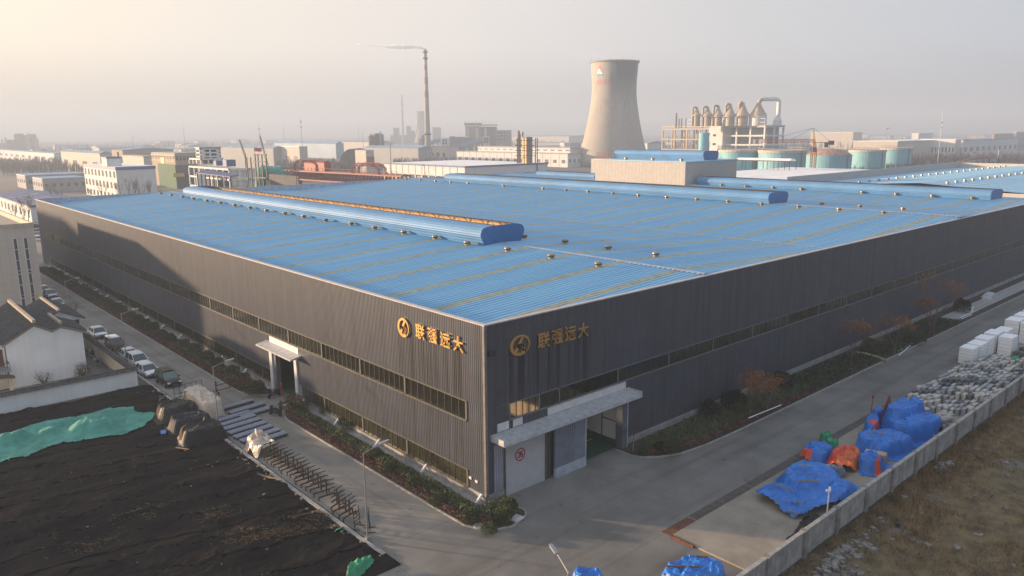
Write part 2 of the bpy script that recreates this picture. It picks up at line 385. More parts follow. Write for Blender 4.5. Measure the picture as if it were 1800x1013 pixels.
# raised storage slab on the right of the yard
m = MB(); m.box(6.9, 215, -21.1, -13.25, 0.004, .13); struct(m.build('storage_slab', M['slabcon'], loc=(0, 0, 0)))
m = MB()
for k in range(9):
    x0 = 10.4+k*4.1; m.box(x0, x0+4.0, -13.2, -12.25, -.02, .006)
struct(m.build('drain_cover', M['dark_steel'])) if False else tag(m.build('drain_cover', mat('drain', (.085,.07,.06), var=.3, scale=2)), 'long dark strip of drain covers along the edge of the storage slab', 'drain')
m = MB(); m.box(6.9, 10.2, -13.2, -12.3, -.02, .02); tag(m.build('steel_plate', M['rust']), 'rusty brown steel plate at the near end of the drain strip', 'plate')
m = MB(); m.box(6.68, 6.9, -15.3, -13.3, 0, .2); tag(m.build('rusty_beam', M['rust']), 'rusty steel beam against the front edge of the concrete slab', 'beam')
for i, (xa, xb) in enumerate(((48.5, 130),)):
    m = MB(); m.box(xa, xb, -13.2, -12.75, -.02, .008); tag(m.build('drain_gutter', M['cast_dark']), 'narrow dark gutter along the far storage slab', 'gutter')

def kerb_line(pts, w=.14, h=.13, name='kerb', matl='kerb'):
    m = MB(); m.box(0, 0, 0, 0, 0, 0); m = MB()
    n = len(pts)
    L, Rr = [], []
    for i, p in enumerate(pts):
        a = Vector(pts[max(0, i-1)]); b = Vector(pts[min(n-1, i+1)]); d = (b-a); d = Vector((d.x, d.y)).normalized(); nn = Vector((-d.y, d.x))
        L.append((p[0]+nn.x*w, p[1]+nn.y*w)); Rr.append((p[0], p[1]))
    rows = [[(*q, -.05) for q in Rr], [(*q, h) for q in Rr], [(*q, h) for q in L], [(*q, -.05) for q in L]]
    m.sheet(rows); o = m.build(name, M[matl], loc=(0, 0, 0)); return struct(o)
def arc(cx, cy, r, a0, a1, n=8): return [(cx+r*math.cos(R(a0+(a1-a0)*i/n)), cy+r*math.sin(R(a0+(a1-a0)*i/n))) for i in range(n+1)]
near_kerb = [(1.55, -.3)]+[(1.5, -2.4)]+arc(.4, -2.6, 1.2, 0, -70, 5)+[(-.9, -4.2), (-2.2, -3.75), (-3.1, -2.8), (-3.55, -1.5)]+[(-3.6, y) for y in (2, 8, 14, 20, 26, 28.5)]+[(-3.4, 29.6), (-2.9, 30.6), (-2.0, 31.9), (-1.0, 32.6), (0, 32.7)]
far_kerb = [(0, 37.4), (-1.2, 37.5), (-2.4, 38.1), (-3.3, 39.3), (-3.6, 41)]+[(-3.65, y) for y in range(45, 158, 7)]
right_kerb = [(15.9, -.1), (15.9, -2.1), (16.5, -3.1), (17.6, -4.0), (19.7, -4.9), (23, -5.35), (28, -5.5)]+[(x, -5.5) for x in range(34, 150, 8)]
kerb_line(near_kerb[::-1], name='planter_kerb'); kerb_line(far_kerb, name='planter_kerb'); kerb_line(right_kerb, name='planter_kerb')
kerb_line([(-10.2, -.9)]+[(-10.3, y) for y in range(2, 60, 6)], w=.35, h=.16, name='road_kerb')
def bed(poly, z, name):
    m = MB(); n = len(poly); m.add([(*p[:2], z) for p in poly], [tuple(range(n))]); return struct(m.build(name, M['soil'], loc=(0, 0, 0)))
bed(near_kerb[::-1][:-1]+[(1.5, -.02), (-.02, -.02)][:2], .09, 'planter_soil')
bed([(0, 157)]+far_kerb[::-1], .09, 'planter_soil')
bed([(150, -.02), (15.9, -.02)]+right_kerb[1:], .09, 'planter_soil')
# strip of apron slabs at the foot of the walls
m = MB(); m.box(-.75, -.06, 0.1, 32.6, 0, .14); m.box(-.75, -.06, 37.5, 157.5, 0, .14); struct(m.build('wall_apron', M['plinth'], loc=(0, 0, 0)))
m = MB(); m.box(92, 150, -4.2, -1.7, 0, .15); struct(m.build('stone_path', mat('pathslab', (.36,.35,.33), var=.15, joints=(1.2, 1.2, .02, (.2,.19,.18))), loc=(0, 0, 0)))

# ================================================================ the factory
F = thing('blue_roof_factory', 'huge grey clad factory hall with ribbed blue roof filling the middle of the view', 'factory', (0, 0, 0))
XE, YE, H = 166., 164., 15.
def ribbed(m, a0, a1, z0, z1, side, per=.24, dep=.03):
    """vertical trapezoid cladding; side 'L': plane X=0 facing -X, 'R': plane Y=0 facing -Y"""
    rows = [[], []]; n = int((a1-a0)/per)
    pts = [(a0, 0)]
    for i in range(n):
        s = a0+(a1-a0)*i/n; p = (a1-a0)/n
        pts += [(s+p*.1, 0), (s+p*.3, dep), (s+p*.7, dep), (s+p*.9, 0)]
    pts.append((a1, 0))
    for a, d in pts:
        q = (-d, a) if side == 'L' else (a, -d)
        rows[0].append((*q, z0)); rows[1].append((*q, z1))
    if side == 'L': rows = rows[::-1]
    m.sheet(rows)
PER_L = .21
# left wall
m = MB(); ribbed(m, 0, 157.6, 8.25, H, 'L'); ribbed(m, 0, 32.9, 2.25, 6.55, 'L'); ribbed(m, 39.3, 157.6, 2.25, 6.55, 'L'); ribbed(m, 32.9, 39.3, 5.0, 6.55, 'L')
ribbed(m, 0, 2.3, .75, 2.25, 'L'); ribbed(m, 0, 2.3, 6.55, 8.25, 'L'); ribbed(m, 156.6, 157.6, .75, 8.25, 'L')
m.build('side_wall', M['wall_paint'], F)
m = MB(); m.box(-.1, .25, 0, 33, -.2, .72); m.box(-.1, .25, 39.2, 157.6, -.2, .72); m.build('plinth', M['plinth'], F)
m = MB(); m.box(-.14, .12, -.14, .12, .72, H); m.build('corner_trim', mat('cornertrim', (.17,.16,.155), rough=.5), F)
# right wall
m = MB(); ribbed(m, 0, XE, 8.05, H, 'R'); ribbed(m, 16.9, XE, .75, 6.62, 'R'); ribbed(m, 0, 16.9, 5.0, 6.62, 'R')
ribbed(m, 0, 2.5, 6.62, 8.05, 'R'); ribbed(m, .0, 1.85, .75, 5.0, 'R'); ribbed(m, 6.75, 7.4, 0.02, 5., 'R')
m.build('front_wall', M['wall_paint'], F)
m = MB(); m.box(.1, 1.85, -.09, .25, -.2, .75); m.box(17.1, XE, -.09, .25, -.2, .75); m.build('plinth', M['plinth'], F)
m = MB(); m.box(.75, 1.75, -.12, -.04, .8, 4.9); m.build('pale_panel', mat('palepanel', (.26,.29,.34), rough=.5, joints=(.24, 0, .05, (.18,.2,.24))), F)
# far and back walls with parapet
m = MB(); ribbed(m, 157.6, YE, 0, H, 'L'); m.build('side_wall', M['wall_paint'], F)
m = MB(); m.box(0, XE, YE-.2, YE, 0, 15.1); m.box(XE-.2, XE, 0, YE, 0, 14.2)
m.build('back_wall', mat('parapet_in', (.40,.46,.54), rough=.6), F)
m = MB(); m.box(-.12, .3, .3, YE, H, H+.1); m.box(-.12, XE, -.12, .3, H, H+.1); m.box(0.3, XE, YE-.3, YE+.05, 15.1, 15.18); m.build('coping', M['coping'], F)
m = MB(); m.box(.18, .24, .4, YE, 13.2, H); m.box(.2, XE, .18, .24, 13.2, H); m.build('parapet_back', M['coping'], F)
# roof slopes: (x0,z0)-(x1,z1)
SL = [(.26, 13.55, 30.3, 15.1), (30.3, 15.1, 66, 13.45), (66, 13.45, 104.5, 15.25), (104.5, 15.25, 131, 14.3), (131, 14.3, 149, 14.95), (149, 14.95, XE-.2, 14.1)]
STR = [3.5+7.72*k for k in range(21)]
def rib_rows(y0, y1, s, per=.66, h=.13, dz=0.):
    x0, z0, x1, z1 = s; n = max(1, round((y1-y0)/per)); prof = []
    for i in range(n):
        a = y0+(y1-y0)*i/n; p = (y1-y0)/n
        prof += [(a, 0), (a+p*.62, 0), (a+p*.72, h), (a+p*.9, h)]
    prof.append((y1, 0))
    return [[(x0, a, z0+d+dz) for a, d in prof], [(x1, a, z1+d+dz) for a, d in prof]]
nsky = 0
for si, s in enumerate(SL):
    m = MB(); ys = [.26]+[v for y in STR for v in (y-.55, y+.55)]+[YE-.2]
    for a, b in zip(ys[0::2], ys[1::2]):
        if b-a > .3: m.sheet(rib_rows(a, b, s)[::-1])
    m.build('roof', M['roof_blue'], F)
    mm = MB()
    for y in STR:
        k = MB() if si < 4 else mm
        k.sheet(rib_rows(y-.55, y+.55, s, .55, .13, .004)[::-1])
        if si < 4: k.build('skylight', M['skylight'], F)
    if si >= 4: mm.build('skylight', M['skylight'], F)
m = MB()
for x, z in ((30.3, 15.12), (104.5, 15.27)):
    m.sheet([[(x-.55, y, z+.02) for y in (.3, 163.7)], [(x, y, z+.13) for y in (.3, 163.7)], [(x+.55, y, z+.02) for y in (.3, 163.7)]][::-1])
o_ = m.build('ridge_cap', mat('ridgecap', (.30,.34,.42), rough=.5), F)
m = MB()
for x, z in ((66, 13.45), (131, 14.3)):
    m.box(x-.2, x+.2, .4, 163.7, z-.1, z+.12)
m.build('valley_gutter', mat('gutter_pale', (.33,.33,.37), var=.2), F)
# turbine vents
vb = MB(); vb.lathe([(.55,0),(.55,.42),(.62,.46),(.62,.5)], n=14); vb.mi = 1; vb.lathe([(.78,.5),(.82,.62),(.80,.74)], n=14); vb.mi = 0; vb.lathe([(.72,.74),(.70,.9),(.45,1.02),(.1,1.06)], n=14)
v0 = vb.build('roof_vent', [M['vent_steel'], M['cast_dark']], F, local=True)
def roofz(x):
    for x0, z0, x1, z1 in SL:
        if x0 <= x <= x1: return z0+(z1-z0)*(x-x0)/(x1-x0)
    return 14
first = True; cnt = 0
for x in (26.3, 36.8, 100.6, 109.2, 145.3):
    for y in STR[1:]:
        if cnt >= 99: break
        if x == 36.8 and y > 46: continue
        if x == 109.2 and y > 40: continue
        if x == 145.3 and y > 78: continue
        yy = y+.35+random.uniform(-.2, .2)
        if x in (100.6, 145.3) and random.random() < .08: continue
        o = v0 if first else dup(v0); first = False; cnt += 1
        o.location = (x+random.uniform(-.25, .25), yy, roofz(x)+.02); o.rotation_euler = (0, 0, random.uniform(0, 6)); o.scale = (.58, .58, .66)
# ridge ventilators
def ventilator(xc, y0, y1, zb, arches=True, hgt=2.6):
    pr = [(-3.2, 0), (-3.55, .7), (-3.85, 1.3), (-3.9, 1.7), (-3.75, 2.1), (-3.35, 2.4), (-2.7, 2.56), (-1.5, 2.62)]
    sc = hgt/2.6
    def sub(pp, n=4):
        out = []
        for (a, b), (c, d) in zip(pp[:-1], pp[1:]):
            for k in range(n): out.append((a+(c-a)*k/n, b+(d-b)*k/n))
        out.append(pp[-1]); return out
    fine = sub(pr, 3)
    rp = []
    for i, (a, b) in enumerate(fine):
        off = .05 if i % 2 else 0; rp.append((a+off, b))
    r0 = MB()
    for sgn, rp in ((-1, rp), (1, rp[:-5])):
        n = max(2, int((y1-y0)/6))
        rows = [[(xc+sgn*abs(a), y0+(y1-y0)*j/n, zb+b*sc) for j in range(n+1)] for a, b in rp]
        if sgn > 0: rows = rows[::-1]
        r0.sheet(rows)
    sh = r0.build('ridge_ventilator', M['vent_blue'], F)
    li = MB()
    for sgn in (-1, 1):
        rows = [[(xc+sgn*(abs(a)-.16), yy, zb+b*sc-.02) for yy in (y0+.05, y1-.05)] for a, b in fine[:-5]]
        li.sheet(rows if sgn > 0 else rows[::-1])
    li.build('inner_lining', M['lining'], sh)
    cp = MB()
    out = [(xc+a, zb+b*sc) for a, b in pr]+[(xc-a, zb+b*sc) for a, b in pr[::-1]]
    for yy in (y0, y1):
        cp = MB(); cp.prism([(a, yy-.06, z) for a, z in out], (0, .12, 0)); cp.build('end_cap', M['cap_blue'], sh)
    ar = MB(); n = int((y1-y0)/3.9)
    for k in range(1, n):
        yy = y0+(y1-y0)*k/n
        pts = [(xc+2.75, yy, zb+2.45*sc), (xc+3.4, yy+.1, zb+1.95*sc), (xc+3.5, yy+.4, zb+1.3*sc), (xc+3.2, yy+.9, zb+.6*sc)] if arches else []
        if pts: ar.path(pts, .055, 4)
        ar.tube((xc+2.9, yy+1.9, zb+2.4*sc), (xc+3.4, yy+.2, zb+.9*sc), .035, None, 4)
    ar.tube((xc+2.75, y0, zb+2.5*sc), (xc+2.75, y1, zb+2.5*sc), .06, None, 4); ar.tube((xc-1.45, y0, zb+2.66*sc), (xc-1.45, y1, zb+2.66*sc), .05, None, 4)
    ar.build('arch_frame', M['dark_steel'], sh)
    bs = MB(); bs.box(xc-3.15, xc+3.15, y0, y1, zb-.6, zb+.02); bs.build('upstand', M['dark_steel'], sh)
ventilator(30.5, 32.5, 143, 14.95); ventilator(106.2, 34.5, 141, 15.05, hgt=2.5); ventilator(149.2, 8, 81, 14.5, hgt=2.5)
# raised roof block with its own ventilator
m = MB(); m.box(142, 168, 82.6, 116, 13.5, 21.1); m.box(150, 168, 116, 125, 13.5, 21.1); m.build('roof_block', mat('blockclad', (.40,.37,.33), rough=.7, var=.1, joints=(1.3, 1.3, .06, (.31,.29,.26))), F)
m = MB(); m.box(141.8, 168.2, 82.4, 116.2, 21.1, 21.3); m.build('block_roof', M['roof_blue'], F)
m = MB()
for yy in (85, 95, 105): m.lathe([(.4,0),(.4,.3),(.6,.35),(.55,.7),(.1,.85)], (143.5, yy, 21.3), 10)
m.build('block_vent', M['vent_steel'], F)
ventilator(157, 84.5, 118, 21.35, hgt=2.6); ventilator(151, 121, 148, 14.2, hgt=2.2)
m = MB()
for y in np.arange(118.6, 124.8, 1.2): m.tube((152.5, y, 21.2), (152.5, y, 22.9), .06, None, 4)
for z in (21.5, 22.2, 22.9): m.tube((152.5, 118.5, z), (152.5, 124.8, z), .06, None, 4)
m.box(152.3, 156, 118.4, 124.9, 21.1, 21.3); m.build('roof_walkway', M['gantry_red'], F)

# windows: one per column bay
def win_L(y0, y1, z0, z1, n, rng):
    g = MB(); g.box(-.03, .06, y0, y1, z0, z1); w = g.build('window', M['glass_clear' if z0 > 6 and y0 < 22 else 'glass'], F)
    f = MB(); pw = (y1-y0)/n
    for k in range(1, n): f.box(-.07, -.03, y0+pw*k-.035, y0+pw*k+.035, z0, z1)
    f.mi = 1; f.box(-.10, .0, y0-.05, y1+.05, z1, z1+.09); f.box(-.16, .0, y0-.05, y1+.05, z0-.12, z0); f.box(-.1, -.03, y0-.10, y0+.12, z0, z1); f.build('frame', [M['mullion'], M['frame']], w)
def win_R(x0, x1, z0, z1, n):
    g = MB(); g.box(x0, x1, -.03, .06, z0, z1); w = g.build('window', M['glass_clear' if x0 < 9 else 'glass'], F)
    f = MB(); pw = (x1-x0)/n
    for k in range(1, n): f.box(x0+pw*k-.03, x0+pw*k+.03, -.07, -.03, z0, z1)
    f.mi = 1; f.box(x0-.05, x1+.05, -.10, 0, z1, z1+.07); f.box(x0-.05, x1+.05, -.16, 0, z0-.12, z0); f.box(x0-.05, x0+.06, -.09, -.03, z0, z1); f.build('frame', [M['mullion'], mat('frameR', (.14,.145,.15), var=0) if 'frameR' not in bpy.data.materials else bpy.data.materials['frameR']], w)
ed = [2.35]+[3.5+7.72*k for k in range(1, 20)]+[156.6]
for a, b in zip(ed[:-1], ed[1:]):
    n = 9 if b-a > 7 else 8
    win_L(a, b, 6.65, 8.2, n, None)
    for a2, b2 in ([(a, b)] if (b <= 32 or a >= 40) else ([(a, min(b, 31.8))] if a < 31 else [(39.6, b)])):
        if b2-a2 > .6 and not (32 < (a2+b2)/2 < 39.5): win_L(a2, b2, .75, 2.2, max(1, round((b2-a2)/.85)), None)
ex = [2.55]+[8.3+7.8*k for k in range(0, 21)]
for a, b in zip(ex[:-1], ex[1:]):
    if b <= 165: win_R(a, b, 6.72, 8.0, 8)
# left entrance: opening with jambs, dark lined recess, canopy
m = MB(); m.box(-.22, .35, 38.9, 39.6, 0, 5.0); m.box(-.22, .35, 32.6, 33.2, 0, 5.0); m.box(-.22, .35, 33.2, 38.9, 4.8, 5.0); m.build('door_jamb', M['white_panel'], F)
m = MB(); m.box(-.06, .5, 38.2, 38.88, 0, 4.8); m.build('sliding_door', mat('slide_grey', (.12,.14,.17), rough=.5), F)
m = MB(); m.box(-.08, -.042, 32.2, 39.5, 5.75, 6.5); m.build('door_header', M['white_panel'], F)
m = MB(); m.prism([(0, 31.6, 5.72), (-1.35, 31.6, 5.5), (-1.35, 31.6, 5.32), (0, 31.6, 5.5)], (0, 8.9, 0)); m.build('canopy', M['galv'], F)
# interior: floor, dark walls, white partition with map
m = MB(); m.box(.3, XE-1, .3, YE-1, -.02, .015); m.build('floor', M['green_floor'], F)
m = MB()
m.box(14, 14.2, 28, 60, 0, 12); m.box(.5, 14, 27.8, 28, 0, 12); m.box(.5, 14, 44, 44.2, 0, 12)
m.box(2.2, 30, 22, 22.2, 0, 12)
m.build('inner_wall', M['dark_int'], F)
m = MB(); m.box(6.2, 6.4, .35, 9.5, 3, 9); m.build('inner_partition', M['cream_wall'], F)
# front doors
m = MB(); m.box(1.85, 2.0, -.14, .2, 0, 5); m.box(6.6, 6.75, -.14, .2, 0, 5); m.box(2.0, 6.6, -.1, .2, 4.35, 5); m.build('door_jamb', M['frame'], F)
dr = MB()
rows = []
for k in range(2, 4*36+1):
    z = 4.35*k/(36*4); rows.append([(2.0, -.02-(.035 if k % 4 in (1, 2) else 0), z), (6.6, -.02-(.035 if k % 4 in (1, 2) else 0), z)])
dr.sheet(rows); dr.box(2.0, 6.6, -.06, .02, 0, .12); rd = dr.build('roller_door', M['roller'], F)
def stroke(m, pts, w, side, a, s, z0, sx=1., d=.01, off=0.):
    """polyline strokes (u right, v up) drawn on a wall as thin raised bars"""
    for (u0, v0), (u1, v1) in zip(pts[:-1], pts[1:]):
        l = math.hypot(u1-u0, v1-v0) or 1e-6; nx, ny = -(v1-v0)/l*w/2, (u1-u0)/l*w/2; ex_, ey = (u1-u0)/l*w*.35, (v1-v0)/l*w*.35
        q = [(u0+nx-ex_, v0+ny-ey), (u1+nx+ex_, v1+ny+ey), (u1-nx+ex_, v1-ny+ey), (u0-nx-ex_, v0-ny-ey)]
        if side == 'R': m.prism([(a+u*sx*s, -off, z0+v*s) for u, v in q], (0, -d, 0))
        elif side == 'L': m.prism([(-off, a-u*sx*s, z0+v*s) for u, v in q], (-d, 0, 0))
        elif side == 'W': m.prism([(16.78-off, a-u*sx*s, z0+v*s) for u, v in q], (-d, 0, 0))
m = MB()
ring = [(.5+.5*math.cos(t), .5+.5*math.sin(t)) for t in np.linspace(0, 2*math.pi, 25)]
stroke(m, ring, .085, 'R', 3.15, 1.05, 2.75, 1, .012, .06)
stroke(m, [(.27,.62),(.32,.72),(.43,.72),(.48,.62),(.46,.52),(.27,.28),(.49,.28)], .085, 'R', 3.15, 1.05, 2.75, 1, .012, .06)
stroke(m, [(.75,.7),(.66,.73),(.56,.66),(.55,.4),(.60,.29),(.72,.28),(.77,.38),(.74,.48),(.66,.51),(.56,.46)], .085, 'R', 3.15, 1.05, 2.75, 1, .012, .06)
m.build('door_number', M['red_paint'], rd)
# sliding door leaf standing in front of the wall
m = MB(); m.box(7.42, 11.2, -.5, -.3, .95, 4.75)
for k in range(10): m.box(7.6+k*.24, 7.72+k*.24, -.54, -.5, .97, 4.7)
sl = m.build('sliding_door', mat('slidepan', (.17,.20,.25), rough=.5, var=.12), F)
m = MB(); m.box(7.42, 11.2, -.55, -.28, .02, .95); m.build('kick_plate', mat('kick', (.36,.40,.46), rough=.6, var=.2), sl)
m = MB(); m.box(11.2, 11.32, -.56, -.27, .02, 4.75); m.build('door_edge', M['galv'], sl)
m = MB(); m.box(16.35, 17.1, -.5, .3, 0, 5.0); m.build('door_post', mat('postg', (.10,.115,.14), rough=.5), F); m = MB(); m.box(17.1, 17.2, -.52, 0, 0, 5.0); m.build('door_post_edge', M['galv'], F)
m = MB(); m.box(7.3, 17, -.3, -.05, 4.75, 4.95); m.build('door_rail', M['dark_steel'], F)
pw = MB(); pw.box(16.8, 17.0, .5, 21, .6, 4.3); pwo = pw.build('partition_wall', M['white_wall'], F)
m = MB(); m.box(16.82, 17.05, .5, 21, .02, .6); m.build('skirting', M['green_floor'], pwo)
m = MB(); m.box(16.76, 16.8, 2.35, 2.45, .6, 4.3); m.box(16.76, 16.8, .5, 2.4, 2.4, 2.48); m.box(16.76, 16.8, .55, .62, .6, 4.3); m.build('panel_joint', M['mullion'], pwo)
china = [(0,.78),(.08,.83),(.16,.98),(.26,.92),(.30,.83),(.42,.72),(.55,.70),(.66,.76),(.70,.86),(.76,.98),(.84,.94),(.9,.84),(1.0,.80),(.93,.68),(.84,.62),(.78,.58),(.82,.48),(.85,.36),(.82,.22),(.72,.10),(.62,.06),(.54,.12),(.45,.10),(.42,.22),(.33,.30),(.22,.38),(.14,.46),(.06,.56),(.08,.66)]
m = MB(); m.prism([(16.775, 6.0-u*2.1, 1.75+v*1.7) for u, v in china], (-.01, 0, 0)); m.build('wall_map', M['dark_steel'], pwo)
m = MB()
for r_ in range(3):
    for c_ in range(5):
        stroke(m, [(0, 0), (.5, .1)], .12, 'W', 9.5-c_*.45, .4, 3.1-r_*.4, 1, .006, .01); stroke(m, [(.25, -.2), (.25, .3)], .1, 'W', 9.5-c_*.45, .4, 3.1-r_*.4, 1, .006, .01)
for r_ in range(3): stroke(m, [(0, 0), (4.2, 0)], .12, 'W', 9.4, .5, 1.9-r_*.22, 1, .006, .01)
m.build('wall_text', mat('faint', (.35,.33,.32), var=0), pwo)
m = MB(); m.box(11.4, 16.3, 3.2, 3.35, .02, .03); m.build('floor_line', M['yellow'], F)
# canopy over the front doors and pale panels above
m = MB()
for k in range(56):
    x = .55+k*17.1/56; w = 17.1/56
    m.add([(x, 0, 5.82), (x+w*.6, 0, 5.82), (x+w*.6, -1.65, 5.55), (x, -1.65, 5.55)], [(0, 3, 2, 1)])
    m.add([(x+w*.6, 0, 5.82), (x+w*.75, 0, 5.87), (x+w*.9, 0, 5.87), (x+w, 0, 5.82), (x+w*.6, -1.65, 5.55), (x+w*.75, -1.65, 5.6), (x+w*.9, -1.65, 5.6), (x+w, -1.65, 5.55)], [(0, 4, 5, 1), (1, 5, 6, 2), (2, 6, 7, 3)])
m.box(.5, 17.7, -1.72, -1.65, 5.3, 5.6); m.box(.45, .55, -1.68, 0, 5.35, 5.85); m.box(17.65, 17.75, -1.68, 0, 5.35, 5.85); m.box(.55, 17.65, -1.64, 0, 5.32, 5.36)
m.build('canopy', M['galv'], F)
def ribplate(name, x0, x1, z0, z1):
    m = MB(); m.box(x0, x1, -.06, -.04, z0, z1); k = x0+.1
    while k < x1-.05: m.box(k, k+.1, -.09, -.06, z0, z1); k += .28
    m.build(name, M['white_panel'], F)
ribplate('pale_panel', 6.9, 17.3, 5.86, 6.55); ribplate('pale_panel', 1.2, 2.45, 5.9, 6.6); ribplate('pale_panel', 2.9, 3.9, 5.9, 6.55)
m = MB(); m.box(.25, .8, -.45, -.04, 12.55, 12.85); m.build('wall_lamp', M['dark_steel'], F)
m = MB()
for y, z in ((2.0, 1.55), (1.2, 1.5)): m.box(-.1, -.04, y-.15, y+.15, z, z+.22)
m.build('small_plate', M['white_panel'], F)
# downpipes at the foot of the left wall
dp = MB(); dp.tube((-.12, 0, .75), (-.75, 0, .2), .13, .13, 8); dp.tube((-.75, 0, .22), (-.85, 0, .06), .14, .14, 8)
d0 = dp.build('drain_pipe', M['white'], F, local=True); d0.location = (0, .45, 0)
for k in range(1, 20):
    y = .45+7.72*k
    if not 32 < y < 39.5: dup(d0, loc=(0, y, 0))

# ================================================================ company signs (emblem + four characters)
CH = [
 [[(.04,.93),(.46,.93)],[(.12,.93),(.12,.12)],[(.36,.93),(.36,.02)],[(.12,.70),(.36,.70)],[(.12,.47),(.36,.47)],[(.02,.12),(.46,.24)],
  [(.56,.97),(.64,.82)],[(.9,.98),(.82,.82)],[(.52,.72),(.98,.72)],[(.48,.46),(1.0,.46)],[(.75,.72),(.72,.4),(.62,.18),(.50,.02)],[(.76,.46),(.84,.22),(.98,.02)]],
 [[(.04,.93),(.38,.93),(.38,.66),(.06,.66),(.06,.40),(.38,.40),(.36,.10),(.22,.04)],
  [(.52,.94),(.94,.94),(.94,.72),(.52,.72),(.52,.94)],[(.48,.58),(.98,.58),(.98,.32),(.48,.32),(.48,.58)],[(.73,.72),(.73,.08)],[(.44,.06),(.98,.08)],[(.86,.22),(.98,.02)]],
 [[(.08,.95),(.2,.80)],[(.02,.62),(.2,.62),(.18,.18),(.04,.04)],[(.12,.14),(.30,.04),(1.0,.04)],[(.40,.88),(.94,.88)],[(.34,.64),(1.0,.64)],[(.54,.64),(.52,.38),(.38,.18)],[(.76,.64),(.76,.22),(.98,.22),(.98,.34)]],
 [[(.04,.62),(.96,.62)],[(.50,.98),(.48,.60),(.34,.28),(.06,.02)],[(.52,.58),(.68,.28),(.96,.02)]],
]
def sign(side, a_logo, a_ch, step, s, z0, zl, label):
    t = thing('company_sign', label, 'sign', (-.12, a_ch, z0) if side == 'L' else (a_ch, -.12, z0))
    def put(pts_list, w, a, sc, z, name):
        m = MB()
        for i, p in enumerate(pts_list): stroke(m, p, w, side, a, sc, z, 1, .10, .10+.0025*(i % 5))
        m.build(name, M['gold'], t)
    for k in range(4): put(CH[k], .125, a_ch+(-1 if side == 'L' else 1)*k*step, s, z0+(-.05 if side == 'L' else .0)*0, 'character')
    m = MB()
    # tapering ring
    n = 40; o_, i_ = [], []
    for k in range(n+1):
        th = R(-52)+2*math.pi*k/n*.985; wd = .10+.20*min(1, (k/n)*1.6) if k < n*.7 else .30
        if k > n*.9: wd = .30
        o_.append((.5+.58*math.cos(th), .5+.58*math.sin(th))); i_.append((.5+(.58-wd*.55)*math.cos(th), .5+(.58-wd*.55)*math.sin(th)))
    for k in range(n):
        q = [o_[k], o_[k+1], i_[k+1], i_[k]]
        if side == 'L': m.prism([(-.1, a_logo-(u-.5)*1.5, zl+(v-.5)*1.5) for u, v in q], (-.12, 0, 0))
        else: m.prism([(a_logo+(u-.5)*1.9, -.1, zl+(v-.5)*1.5) for u, v in q], (0, -.12, 0))
    def st(p, w):
        if side == 'L': stroke(m, p, w, side, a_logo+.75, 1.5, zl-.75, 1, .11, .103)
        else: stroke(m, p, w, side, a_logo-.95, 1.5, zl-.75, 1.27, .11, .103)
    st([(.20,.10),(.42,.50),(.62,.86)], .17); st([(.38,.42),(.52,.52),(.66,.50),(.72,.38),(.66,.22),(.52,.10),(.36,.06),(.2,.10)], .15)
    m.build('emblem', M['gold'], t)
sign('L', 10.95, 9.05, 1.78, 1.22, 12.35, 12.85, 'shining golden four character company sign with round emblem on the sunlit side wall')
sign('R', 3.6, 5.65, 1.62, 1.25, 12.1, 12.8, 'dull bronze four character company sign with round emblem on the shaded front wall')
# ================================================================ planting along the walls
rng = random.Random(3)
def hedge(name, label, cat, poly, h, matl, n, r=.11, seed=1, z0=.1):
    rg = random.Random(seed); xs = [p[0] for p in poly]; ys = [p[1] for p in poly]; m = MB(); c = 0
    area = 0
    for i in range(len(poly)): area += poly[i-1][0]*poly[i][1]-poly[i][0]*poly[i-1][1]
    n = int(abs(area)/2*n)
    while c < n:
        x, y = rg.uniform(min(xs), max(xs)), rg.uniform(min(ys), max(ys))
        if not inpoly(np.array([x]), np.array([y]), poly)[0]: continue
        hh = h*(.72+.5*float(vnoise(x*.9, y*.9, seed))); z = z0+hh*(1-rg.random()**2.2*.75)
        m.leaf((x, y, z), r*rg.uniform(.7, 1.4), rg); c += 1
    o = m.build(name, matl, loc=(0, 0, 0)); return tag(o, label, cat)
hedge('low_hedge', 'low red brown hedge along the kerb between entrance and factory corner', 'hedge', [(-3.45, 29), (-3.45, -1.2), (-2.9, -2.7), (-2.2, -3.4), (-1.9, -2.8), (-2.65, -1.0), (-2.65, 29.4)], .5, M['hedge_red'], 190, seed=11)
hedge('low_hedge', 'low patchy green hedge behind the red one between entrance and factory corner', 'hedge', [(-2.7, 29.5), (-2.7, -1.0), (-1.6, -2.9), (.2, -3.3), (1.2, -2.6), (1.3, -.7), (-1.2, -.5), (-1.3, 31.3)], .55, M['hedge_green'], 170, seed=12)
hedge('low_hedge', 'long low red brown hedge along the kerb beyond the side entrance', 'hedge', [(-3.5, 41), (-3.5, 155), (-2.75, 155), (-2.75, 41)], .42, M['hedge_red'], 62, r=.15, seed=13)
hedge('low_hedge', 'long low dark green hedge at the foot of the wall beyond the side entrance', 'hedge', [(-2.8, 40), (-2.8, 155), (-1.1, 155), (-1.1, 38.6), (-2, 38.8)], .34, M['hedge_green'], 52, r=.16, seed=14)
hedge('low_hedge', 'low dark red brown hedge edging the right hand road', 'hedge', [(16.3, -1.6), (16.8, -3.1), (19.8, -4.8), (23, -5.2), (46, -5.35), (46, -4.6), (23.5, -4.4), (20.5, -3.9), (17.6, -2.4)], .36, M['hedge_red'], 110, seed=15)
hedge('ground_cover', 'dark green ground cover between front wall and right hand hedge', 'ground cover', [(19, -.8), (18, -2.4), (20.8, -3.8), (24, -4.3), (46, -4.5), (46, -.5)], .5, M['hedge_green'], 75, seed=16)
